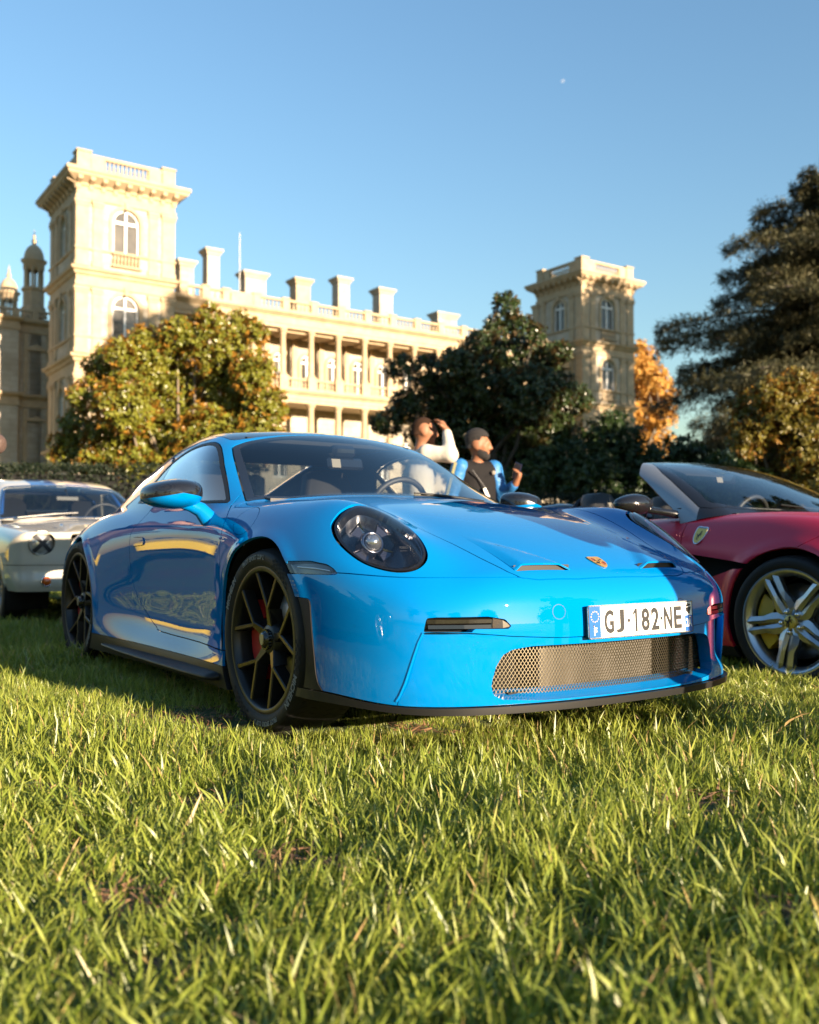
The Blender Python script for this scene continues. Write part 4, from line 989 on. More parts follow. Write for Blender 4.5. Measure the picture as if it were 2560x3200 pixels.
M_SG = glass_mat('tinted_side_glass', (.70,.74,.75), ior=1.7, boost=2.2)
M_DKG = glass_mat('dark_cabin_glass', (.20,.23,.24), ior=1.5, boost=1.5)
M_LENS = glass_mat('lamp_lens', (.86,.88,.92))
M_LEATH = mat('black_leather', (.022,.021,.020), rough=.55, bump=(400,.1,.002))
M_BEIGE = mat('grey_suede', (.16,.145,.12), rough=.8, bump=(500,.1,.002))
M_WHITE = mat('white_plate', (.78,.78,.76), rough=.35, coat=.3, var=((.72,.70,.66), 9, 1.5))
M_INK = mat('black_ink', (.012,.012,.013), rough=.45)
M_EUB = mat('blue_plate_band', (.01,.09,.36), rough=.35, coat=.3)
M_GOLD = mat('yellow_enamel', (.72,.50,.08), rough=.35, coat=.6)
M_TLET = mat('pale_tyre_lettering', (.20,.20,.19), rough=.7)
M_LAMPW = mat('clear_lamp_optic', (.55,.56,.58), rough=.12, metal=.7)
def carbon_pattern():
    nt = M_CARB.node_tree; p = nt.nodes['Principled BSDF']; tc = nt.nodes.new('ShaderNodeTexCoord')
    ck = nt.nodes.new('ShaderNodeTexChecker'); ck.inputs['Scale'].default_value = 260
    ck.inputs['Color1'].default_value = (.004,.004,.0045,1); ck.inputs['Color2'].default_value = (.013,.013,.014,1)
    nt.links.new(tc.outputs['Object'], ck.inputs['Vector']); nt.links.new(ck.outputs[0], p.inputs['Base Color'])
carbon_pattern()

def tyre_profile(rt, rr, w):
    """(radius, y) from the inner bead round the tread to the outer bead; outer side is -y"""
    h = w/2; s = rt-rr
    return [(rr-.012, h*.86), (rr+.01, h*.93), (rr+s*.45, h*1.02), (rr+s*.80, h*.985), (rt-.012, h*.90), (rt-.004, h*.80), (rt, h*.55), (rt+.001, 0),
            (rt, -h*.55), (rt-.004, -h*.80), (rt-.012, -h*.90), (rr+s*.80, -h*.985), (rr+s*.62, -h*1.012), (rr+s*.45, -h*1.02), (rr+s*.22, -h*.985), (rr+.012, -h*.955), (rr+.004, -h*.945), (rr-.003, -h*.90), (rr-.012, -h*.86)]
def arc_text(txt, r, ang, size, y, squash=(1,1), depth=.0007, bold=0.):
    me = text_mesh(txt, size, depth, squash, bold=bold)
    def fn(c):
        th = ang-c[:,0]/r; rad = r+c[:,1]
        return np.stack([rad*np.cos(th), np.full(len(c), y)-c[:,2], rad*np.sin(th)], 1)
    # seen from -y with +x at the right
    return map_mesh(me, fn)
def beam(mb, a, b, wf, wb_, d0, d1):
    """spoke bar between two points (x, y, z); front face width wf, back width wb_, front at y+d0, back at y+d1"""
    a = np.array(a, float); b = np.array(b, float); t = b-a; t[1] = 0; t /= np.linalg.norm(t); n = np.array([-t[2], 0, t[0]]); Y = np.array([0,1.,0])
    wfa, wfb = wf if isinstance(wf, tuple) else (wf, wf)
    sec = lambda p, w, w2: [p-n*w/2+Y*d0, p+n*w/2+Y*d0, p+n*(w/2+.0035)+Y*(d0+.004), p+n*w2/2+Y*d1, p-n*w2/2+Y*d1, p-n*(w/2+.0035)+Y*(d0+.004)]
    V = sec(a, wfa, wb_)+sec(b, wfb, wb_); F = [(i, (i+1) % 6, 6+(i+1) % 6, 6+i) for i in range(6)]+[(5,4,3,2,1,0), (6,7,8,9,10,11)]
    mb.mi = 0; mb.add(V, F[2:4]+F[6:]); mb.mi = 1; mb.add(V, [F[0], F[1], F[4], F[5]] if False else [F[0]]); mb.mi = 0; mb.add(V, [F[1], F[4], F[5]])

def make_wheel(parent, loc, rt, rr, w, face, outward, tread=True, lettering=True, rot0=84):
    """dark forked-spoke wheel; built with its outer side towards -y"""
    rim = MB(); h = w/2
    # barrel and lip
    rim.mi = 1; rim.lathe([(rr-.004,-h*.93),(rr+.004,-h*.955),(rr+.006,-h*.93),(rr+.002,-h*.88),(rr-.006,-h*.85)], axis='y', seg=72)
    rim.mi = 0; rim.lathe([(rr+.004,-h*.955),(rr-.010,-h*.965),(rr-.016,-h*.93),(rr-.022,-h*.70),(rr-.030,-h*.3),(rr-.034,h*.4),(rr-.012,h*.85)], axis='y', seg=72)
    fy = -h*.955; hubd = .030
    for k in range(5):
        th = R(rot0+72*k); P = lambda r, t, dy: (r*math.cos(t), fy+dy, r*math.sin(t))
        j = P(rr*.43, th, hubd*.55)
        beam(rim, P(.03, th, hubd+.004), j, (.036,.017), .050, 0, .050)
        for s in (-1, 1):
            e = P(rr-.006, th+s*R(19.5), .004)
            beam(rim, j, e, (.0105,.0135), .026, 0, .046)
    rim.lathe([(.001,fy+hubd-.002),(.050,fy+hubd-.002),(.060,fy+hubd+.006),(.070,fy+hubd+.03),(.072,fy+hubd+.06)], axis='y', seg=36)
    wh = rim.build('wheel', [M_RIM, M_RIME], parent); wh.location = loc
    if outward > 0: wh.rotation_euler = (0,0,math.pi)
    t = MB(); t.lathe(tyre_profile(rt, rr, w), axis='y', seg=96)
    ty = t.build('tyre', M_RUB, wh)
    if tread:
        b = MB()
        for k in range(72):
            a = 2*math.pi*k/72
            for (y0, dy, sk) in ((-h*.80, .030, .35), (-h*.42, .022, -.3), (h*.1, .03, .3), (h*.55, .03, -.3)):
                c, s_ = math.cos(a), math.sin(a); c2, s2 = math.cos(a+.012), math.sin(a+.012); a3 = a+sk*.08; c3, s3 = math.cos(a3), math.sin(a3); c4, s4 = math.cos(a3+.012), math.sin(a3+.012); q = rt+.0022
                b.add([(q*c,y0,q*s_),(q*c2,y0,q*s2),(q*c4,y0+dy,q*s4),(q*c3,y0+dy,q*s3)], [(0,1,2,3)])
        b.build('tread_groove', M_VOID, ty)
    if lettering:
        rs = rr+(rt-rr)*.52; yy = -h*1.026
        for (tx, an, sz, sq) in (('MICHELIN', 148, .034, (.95,1)), ('PILOT SPORT CUP 2', 101, .024, (.88,1)), ('MICHELIN', -32, .034, (.95,1)), ('PILOT SPORT CUP 2', -79, .024, (.88,1))):
            link('tyre_lettering', arc_text(tx, rs, R(an), sz, yy, sq, bold=.0006), M_TLET, ty)
        ck = MB()
        for a0 in (70, 5, -110):
            for i in range(11):
                for j_ in range(4):
                    if (i+j_) % 2: continue
                    if i > 7 and j_ > 1: continue
                    a1, a2 = R(a0-i*2.6), R(a0-(i+1)*2.6); r1 = rs-.016+j_*.010; r2 = r1+.010
                    ck.add([(r1*math.cos(a1),yy,r1*math.sin(a1)),(r2*math.cos(a1),yy,r2*math.sin(a1)),(r2*math.cos(a2),yy,r2*math.sin(a2)),(r1*math.cos(a2),yy,r1*math.sin(a2))], [(0,1,2,3)])
        ck.build('chequer_pattern', M_VOID, ty)
    d = MB(); d.lathe([(.075,.0),(rr*.72,.0),(rr*.72,.03),(.075,.03)], c=(0,fy+.10,0), axis='y', seg=48)
    d.build('brake_disc', M_DISC, wh)
    # caliper behind the spokes, towards the rear of the car (-x)
    ca = MB(); pts = []
    for a in np.linspace(R(140), R(232), 12): pts.append((math.cos(a), math.sin(a)))
    sx = 1 if outward < 0 else -1
    o_, i_ = rr*.80, rr*.47; poly = [(sx*o_*c, o_*s_) for c, s_ in pts]+[(sx*i_*c, i_*s_) for c, s_ in pts[::-1]]
    ca.prism(poly, fy+.062, fy+.15, 'y')
    cl = ca.build('caliper', M_RED, wh)
    hb = MB(); hb.lathe([(.001,fy+.002),(.024,fy+.002),(.027,fy+.006),(.030,fy+.012),(.036,fy+.016),(.038,fy+.030),(.044,fy+.034)], axis='y', seg=40)
    for k in range(20):
        a = 2*math.pi*k/20; hb.box((.036*math.cos(a), fy+.020, .036*math.sin(a)), (.006,.014,.006), rot=Euler((0,-a,0)))
    hb.build('centre_lock', M_BLACK, wh)
    cr = MB(); pc = shield_outline(.017, .021)
    cr.prism(pc, fy+.0005, fy+.002, 'y'); cr.build('hub_badge', M_GREYM, wh)
    return wh
def shield_outline(w, h, n=10):
    """badge outline: flat notched top, sides curving to a point (x, z)"""
    R_ = [(w*.88, h*.92), (w*.98, h*.75), (w*1.0, h*.35), (w*.93, -h*.05), (w*.78, -h*.45), (w*.5, -h*.78), (w*.22, -h*.96), (0, -h)]
    L_ = [(-a, b) for a, b in R_[:-1]][::-1]
    return [(-w*.88, h*.92), (-w*.45, h*.97), (0, h*.94), (w*.45, h*.97)] + R_ + L_[:-1]

def build_porsche():
    fld = porsche_shape()
    car = empty('sports_car', (0.19, 4.09, 0), math.atan2(F2[1], F2[0]), label='glossy blue coupe with black bonnet vents and plate GJ-182-NE, in front on the grass', cat='car')
    S = Surf.make(fld, (-3.66,-.99,.10), (1.06,.99,1.34), .0135)
    ay = lambda V: np.abs(V[:,1])
    # wheel arches
    S = S.clip(lambda V: np.where(ay(V) > .45, ARF-np.hypot(V[:,0], V[:,2]-ZF), -1.))
    S = S.clip(lambda V: np.where(ay(V) > .45, ARR-np.hypot(V[:,0]+WB, V[:,2]-ZR), -1.))
    # windscreen
    wp = [(-.342,0),(-.364,.26),(-.386,.40),(-.428,.597),(-.500,.735),(-.70,.676),(-.913,.614),(-.992,.585),(-1.015,.50),(-1.030,.30),(-1.036,0)]
    wr = [.001,.3,.3,.2,.02,.4,.3,.03,.2,.3,.001]
    wh_ = round_poly(wp, wr, 5); wfull = np.vstack([wh_, (wh_*[1,-1])[::-1]])
    wsd = poly_sd(wfull)
    gW = lambda V: np.where((V[:,2] > .84) & (V[:,0] > -1.2), wsd(V[:,0], V[:,1]), 1.)
    WS, S = S.split(gW, .003)
    fr = lambda V: -(wsd(V[:,0], V[:,1])+.020+.020*sstep(.45,.62,ay(V))*sstep(-.45,-.55,V[:,0]))
    BORD, WSG = WS.split(fr, 0.)
    WSG.obj('windscreen', M_WS, car, flange=0)
    BORD.obj('windscreen_border', M_BLACK, car, flange=.008)
    # side windows
    wn_ = [(-1.800,.907),(-1.758,1.0),(-1.692,1.083),(-1.601,1.135),(-1.474,1.172),(-1.344,1.190),(-1.202,1.194),(-1.12,1.184),(-1.043,1.156),(-.952,1.105),(-.867,1.05),(-.733,.964),(-.585,.868),(-.95,.876),(-1.40,.890)]
    np_ = smooth_poly(wn_, 5, corner={0,12}); nsd = poly_sd(round_poly(np_[::1], .012, 2))
    gN = lambda V: np.where((ay(V) > .4) & (V[:,2] > .8), nsd(V[:,0], V[:,2]), 1.)
    N1, S = S.split(gN, .0015)
    seal, N1 = N1.split(lambda V: -(nsd(V[:,0], V[:,2])+.013), 0.)
    line = lambda V: (V[:,0]+1.555)+.55*(V[:,2]-1.0)
    for s in (-1, 1):
        q = N1.where((N1.V[N1.T][:,:,1].mean(1)*s) > 0)
        a, b = q.split(lambda V: -line(V), .004)
        a.offset(-.003).obj('side_window', M_SG, car, flange=0); b.offset(-.003).obj('quarter_window', M_DKG, car, flange=0)
        seal.where((seal.V[seal.T][:,:,1].mean(1)*s) > 0).obj('window_seal', M_SATIN, car, flange=.012)
        P = MB(); P.tube([(-1.66,s*.62,1.14),(-1.60,s*.665,1.06),(-1.50,s*.745,.91)], .014, 6); P.build('window_pillar', M_VOID, car)
    # rear window and roof
    rsd = poly_sd(round_poly([(-1.86,-.46),(-1.86,.46),(-2.62,.36),(-2.62,-.36)], .08))
    RW, S = S.split(lambda V: np.where(V[:,2] > .8, rsd(V[:,0], V[:,1]), 1.), .003)
    RW.obj('rear_window', M_DKG, car, flange=0)
    fsd = poly_sd(round_poly([(-1.052,-.56),(-1.052,.56),(-1.45,.545),(-1.80,.47),(-1.80,-.47),(-1.45,-.545)], .05))
    RO, S = S.split(lambda V: np.where(V[:,2] > 1.0, fsd(V[:,0], V[:,1]), 1.), .002)
    RO.obj('roof', M_CARB, car)
    # headlights
    hp = [(.702,.830),(.750,.811),(.786,.782),(.812,.750),(.827,.707),(.826,.667),(.811,.631),(.783,.610),(.747,.601),(.704,.608),(.663,.630),(.634,.658),(.613,.697),(.602,.738),(.612,.786),(.652,.820)]
    hsd = poly_sd(smooth_poly(hp, 5))
    gH = lambda V: np.where(V[:,0] > .22, hsd(ay(V), V[:,2]), 1.)
    HL, S = S.split(gH, .003)
    ring, lens = HL.split(lambda V: -(hsd(ay(V), V[:,2])+.0085), .0)
    for s in (-1, 1):
        sel = lambda q: q.where((q.V[q.T][:,:,1].mean(1)*s) > 0)
        L = sel(lens).offset(.006).obj('headlight', M_LENS, car, flange=.012)
        sel(ring).obj('headlight_rim', M_BLACK, L, flange=.03)
        headlight_inner(L, s, fld)
    # bonnet
    bp = [(.930,0),(.929,.177),(.914,.340),(.896,.400),(.861,.428),(.76,.459),(.633,.488),(.508,.525),(.2,.588),(-.1,.632),(-.40,.665),(-.47,.6),(-.47,0)]
    bh = round_poly(bp, [.001,.1,.05,.02,.03,.2,.2,.2,.3,.3,.02,.02,.001], 4); bsd = poly_sd(np.vstack([bh, (bh*[1,-1])[::-1]]))
    HOOD, S = S.split(lambda V: np.where(V[:,2] > .45, bsd(V[:,0], V[:,1]), 1.), .0022)
    # bonnet outlets: two patches lifted along their front edge over an open slit
    for s in (-1, 1):
        po = np.array([(.866,.398),(.892,.165),(.80,.205),(.66,.300),(.55,.40),(.70,.40)])
        osd = poly_sd(po)
        pat, HOOD = HOOD.split(lambda V: np.where(V[:,1]*s > 0, osd(V[:,0], V[:,1]*s), 1.), .0001)
        V = pat.V; yy = V[:,1]*s; fl = .866+(.398-yy)/(.398-.165)*.026
        w = np.clip(1-(fl-V[:,0])/.32, 0, 1)
        inner = (yy-(.165+(.892-V[:,0])*.68))/.05; outer = (.402-yy)/.03
        w = w**1.3*np.clip(inner, 0, 1)*np.clip(outer*1., 0, 1)
        pat.V = V+np.stack([-.004*w, 0*w, .023*w], 1)
        fn = np.cross(pat.V[pat.T[:,1]]-pat.V[pat.T[:,0]], pat.V[pat.T[:,2]]-pat.V[pat.T[:,0]]); nn = np.zeros_like(pat.V)
        for k in range(3): np.add.at(nn, pat.T[:,k], fn)
        pat.N = nn/np.maximum(np.linalg.norm(nn, axis=1, keepdims=True), 1e-9)
        front = pat.obj('bonnet_outlet', M_BLUE, car, flange=.006, inward=(0,0,-1))
        hb = MB(); xs_ = np.linspace(.17,.395,9)
        for a, b in zip(xs_[:-1], xs_[1:]):
            xa, xb = .866+(.398-a)/(.233)*.026, .866+(.398-b)/(.233)*.026
            za = float(fld_top(fld, xa, a)); zb = float(fld_top(fld, xb, b))
            hb.add([(xa-.014,s*a,za-.003),(xb-.014,s*b,zb-.003),(xb-.014,s*b,zb+.019),(xa-.014,s*a,za+.019)], [(0,1,2,3)])
        hb.build('outlet_grille', M_SATIN, front)
    hd = HOOD.obj('bonnet', M_BLUE, car)
    # side marker lamps
    mp = [(.255,.630),(.375,.632),(.456,.622),(.490,.608),(.520,.589),(.40,.588),(.25,.588)]
    msd = poly_sd(round_poly(mp, .008, 3))
    MK, S = S.split(lambda V: np.where(ay(V) > .6, msd(V[:,0], V[:,2]), 1.), .0015)
    for s in (-1, 1):
        q = MK.where((MK.V[MK.T][:,:,1].mean(1)*s) > 0)
        k = q.obj('side_marker_lamp', M_LENS, car, flange=.0)
        q.offset(-.02).obj('lamp_housing', M_BLACK, k, flange=0)
        st = MB(); st.tube([(.30,s*.905,.611),(.40,s*.885,.607),(.465,s*.868,.600)], .004, 6); st.build('light_strip', M_LAMPW, k)
    # front bumper
    gB = lambda V: np.maximum(V[:,2]-(.583+.012*sstep(.75,.5,V[:,0])), .20-V[:,0])
    BU, S = S.split(gB, .0016)
    LIP, BU = BU.split(lambda V: V[:,2]-.180-.020*sstep(.8,.45,V[:,0]), .0015); LIP = LIP.clip(lambda V: .156+.012*sstep(.9,.5,V[:,0])-V[:,2])
    tp = poly_sd([(.2,.16),(.2,.515),(.385,.505),(.398,.495),(.428,.26),(.44,.225),(.475,.19),(.475,.15)])
    TR, BU = BU.split(lambda V: np.where(ay(V) > .5, tp(V[:,0], V[:,2]), 1.), .0012)
    # centre panel below the lamps, set back towards its outer edges
    cp = [(0,.383),(.30,.386),(.47,.397),(.60,.410),(.700,.413),(.732,.412),(.744,.381),(.754,.339),(.763,.297),(.772,.254),(.783,.212),(.79,.16),(0,.16)]
    cpp = np.array(cp); csd = poly_sd(np.vstack([cpp, (cpp*[-1,1])[::-1]]))
    CEN, BU = BU.split(lambda V: csd(V[:,1], V[:,2]), .0014)
    back = lambda V: np.stack([-.004-.045*sstep(.46,.75,np.abs(V[:,1]))*sstep(.195,.27,V[:,2]), 0*V[:,0], 0*V[:,0]], 1)
    # running-lamp slots
    dp = [(.724,.458),(.700,.461),(.55,.462),(.495,.452),(.466,.421),(.60,.4235),(.60,.4135),(.700,.4145),(.733,.415)]
    dsd = poly_sd(dp)
    _, BU = BU.split(lambda V: dsd(ay(V), V[:,2]), 0.)
    for s in (-1, 1):
        xw = lambda y: np.interp(y, [.40,.466,.52,.60,.70,.735], [.958,.938,.922,.893,.842,.815])
        h = MB(); ysl = np.linspace(.735,.46,12)
        V = []; 
        for y in ysl: V += [(xw(y)-.05, s*y, .40), (xw(y)-.05, s*y, .475)]
        h.add(V, [(2*i,2*i+2,2*i+3,2*i+1) for i in range(11)])
        hs = h.build('running_lamp_recess', M_VOID, car)
        q = MB(); V = []
        for y in np.linspace(.722,.535,9): V += [(xw(y)-.012, s*y, .437), (xw(y)-.006, s*y, .441), (xw(y)-.006, s*y, .453), (xw(y)-.014, s*y, .457), (xw(y)-.03, s*y, .457), (xw(y)-.03, s*y, .437)]
        q.add(V, [(6*i+a, 6*i+(a+1) % 6, 6*i+6+(a+1) % 6, 6*i+6+a) for i in range(8) for a in range(6)]); n8 = 48
        q.build('running_lamp', M_LENSD, hs)
        q = MB(); V = []
        for y, z0, z1 in ((.72,.424,.436),(.62,.424,.436),(.538,.424,.436),(.532,.424,.456),(.50,.424,.449),(.470,.424,.430)): V += [(xw(y)-.004, s*y, z0), (xw(y)-.006, s*y, z1), (xw(y)-.03, s*y, z1), (xw(y)-.03, s*y, z0)]
        q.add(V, [(4*i+a, 4*i+(a+1) % 4, 4*i+4+(a+1) % 4, 4*i+4+a) for i in range(5) for a in range(4)]+[(20,21,22,23)])
        q.build('lamp_trim', M_BLACK, hs)
    fb = BU.obj('front_bumper', M_BLUE, car, flange=.03, inward=(-1,0,0))
    for s in (-1, 1):     # rolled edge along the air curtain
        cy = np.array([.733,.744,.754,.763,.772,.783,.789]); cz = np.array([.412,.381,.339,.297,.254,.212,.196]); cy = np.interp(np.linspace(0,6,19), np.arange(7), cy); cz = np.interp(np.linspace(0,6,19), np.arange(7), cz)
        q = MB(); q.tube(np.stack([fld_front(fld, s*cy, cz)-.002, s*cy, cz], 1), .0048, 8); q.build('bumper_edge', M_BLUE, fb)
    # grille mouth
    mh = [(0,.1855),(.36,.188),(.500,.198),(.533,.212),(.537,.240),(.522,.300),(.502,.338),(.47,.355),(.40,.363),(.15,.363),(0,.363)]
    mr = round_poly(mh, [.001,.1,.03,.02,.02,.05,.03,.05,.05,.1,.001], 4); gsd = poly_sd(np.vstack([mr, (mr*[-1,1])[::-1]]))
    MO, CEN = CEN.split(lambda V: gsd(V[:,1], V[:,2]), 0.)
    CEN.V = CEN.V+back(CEN.V)
    CEN.obj('lower_grille_surround', M_BLUE, car, flange=.055, inward=(-1,0,0))
    MO.V = MO.V+back(MO.V)
    grille(car, gsd, fld)
    # painted shelf rising from the lip to the foot of the mesh
    ys_ = np.linspace(-.525,.525,43); xe = fld_front(fld, ys_, .190)-.004; ze = np.interp(np.abs(ys_), [0,.36,.5,.525], [.1855,.188,.198,.208])
    q = MB(); rows = [np.stack([xe-.001, ys_, ze-.001], 1), np.stack([xe-.022, ys_, ze+.004], 1), np.stack([xe-.050, ys_, np.maximum(.204, ze+.006)], 1), np.stack([xe-.085-.02*sstep(.3,.54,np.abs(ys_)), ys_, 0*ys_+.216], 1)]
    q.add(np.vstack(rows), [(k*43+i, k*43+i+1, (k+1)*43+i+1, (k+1)*43+i) for k in range(3) for i in range(42)], True); q.build('grille_shelf', M_BLUE, car)
    LIP.offset(.012).obj('front_splitter', M_SATIN, car, flange=.05, inward=(-.6,0,0))
    for s in (-1, 1):
        q = TR.where((TR.V[TR.T][:,:,1].mean(1)*s) > 0); q.offset(.004).obj('wheel_arch_trim', M_SATIN, car)
    # doors
    dr = [(-.559,.858),(-.470,.806),(-.432,.736),(-.430,.667),(-.436,.60),(-.440,.529),(-.436,.425),(-.405,.345),(-.345,.262),(-.70,.262),(-1.183,.270),(-1.269,.288),(-1.366,.322),(-1.485,.391),(-1.554,.464),(-1.585,.530),(-1.594,.60),(-1.590,.728),(-1.580,.765),(-1.535,.800),(-1.490,.842),(-1.415,.90),(-1.35,1.25),(-.75,1.25)]
    dd = np.vstack([smooth_poly(dr[:22], 4, closed=False), dr[22:]]); dsd2 = poly_sd(dd)
    gD = lambda V: np.where((ay(V) > .72) & (V[:,2] < .93), dsd2(V[:,0], V[:,2]), 1.)
    DO, S = S.split(gD, .0022)
    hp2 = poly_sd(round_poly([(-1.555,.722),(-1.40,.722),(-1.385,.684),(-1.54,.676)], .015, 4))
    for s in (-1, 1):
        q = DO.where((DO.V[DO.T][:,:,1].mean(1)*s) > 0)
        hq, q = q.split(lambda V: hp2(V[:,0], V[:,2]), .0015)
        d = q.obj('door', M_BLUE, car, flange=.02)
        hq.offset(.006).obj('door_handle', M_BLUE, d, flange=.012)
    # lower sills, fuel flap, wings and body sides
    SK, S = S.split(lambda V: np.maximum(V[:,2]-.196, np.maximum(V[:,0]-.3, -2.3-V[:,0])), .0012)
    SK.obj('sill', M_SATIN, car, flange=.02)
    _, S = S.split(lambda V: V[:,2]-.16, 0.)
    fcap = lambda V: np.where(V[:,1] < -.5, (np.hypot((V[:,0]+.247+.35*(V[:,2]-.78))/.098, (V[:,2]-.782)/.056)-1)*.07, 1.)
    FC, S = S.split(fcap, .0012)
    FC.obj('fuel_flap', M_BLUE, car, flange=.01)
    FE, S = S.split(lambda V: np.maximum(-.50-V[:,0], V[:,2]-.93), 0.001)
    for s in (-1, 1):
        FE.where((FE.V[FE.T][:,:,1].mean(1)*s) > 0).obj('front_wing', M_BLUE, car)
    S.obj('body_side', M_BLUE, car)
    # sill blades
    for s in (-1, 1):
        q = MB(); V = []
        st = [(-2.02,.895,.150,.004),(-1.90,.930,.150,.012),(-1.6,.944,.148,.016),(-1.1,.948,.146,.018),(-.7,.948,.146,.020),(-.45,.945,.148,.022),(-.395,.930,.150,.022)]
        for x, y, z, t in st: V += [(x,s*(y-.16),z-t),(x,s*y,z-t*.6),(x,s*(y+.002),z),(x,s*(y-.004),z+t*.3),(x,s*(y-.07),z+t*1.2),(x,s*(y-.16),z+t*1.2)]
        q.add(V, [(6*i+a, 6*i+(a+1) % 6, 6*i+6+(a+1) % 6, 6*i+6+a) for i in range(len(st)-1) for a in range(6)]+[(5,4,3,2,1,0), tuple(range(36,42))], True)
        o = q.build('sill_blade', M_SATIN, car)
    # underbody and arch linings
    u = MB(); u.box((-1.2,0,.19), (3.9,1.3,.05)); u.build('underbody', M_VOID, car)
    for (x, z, r, yo) in ((0,ZF,ARF+.004,.895), (-WB,ZR,ARR+.004,.80)):
        for s in (-1, 1):
            q = MB(); q.lathe([(r, s*yo), (r+.01, s*(yo-.05)), (r+.012, s*.52), (.02, s*.52)], c=(x,0,z), axis='y', seg=40, a0=R(-20), a1=R(200)); q.build('wheel_arch_lining', M_VOID, car)
    # wheels
    for s in (-1, 1):
        make_wheel(car, (0, s*.775, ZF-.004), RF, .270, .262, 0, s)
        make_wheel(car, (-WB, s*.755, ZR-.004), RRr, .284, .318, 0, s, rot0=100)
    porsche_details(car, fld)
    return car

def bisect(fn, lo, hi, n):
    a = np.full(n, lo); b = np.full(n, hi)
    for _ in range(24):
        m = (a+b)/2; ins = fn(m) < 0; a = np.where(ins, m, a); b = np.where(ins, b, m)
    return a
def fld_top(fld, x, y, lo=.3, hi=1.35):
    x, y = np.broadcast_arrays(np.atleast_1d(np.asarray(x, float)), np.atleast_1d(np.asarray(y, float))); r = bisect(lambda z: fld(x, y, z), lo, hi, len(x)); return r if len(r) > 1 else float(r[0])
def fld_front(fld, y, z, lo=0., hi=1.2):
    y, z = np.broadcast_arrays(np.atleast_1d(np.asarray(y, float)), np.atleast_1d(np.asarray(z, float))); r = bisect(lambda x: fld(x, y, z), lo, hi, len(y)); return r if len(r) > 1 else float(r[0])

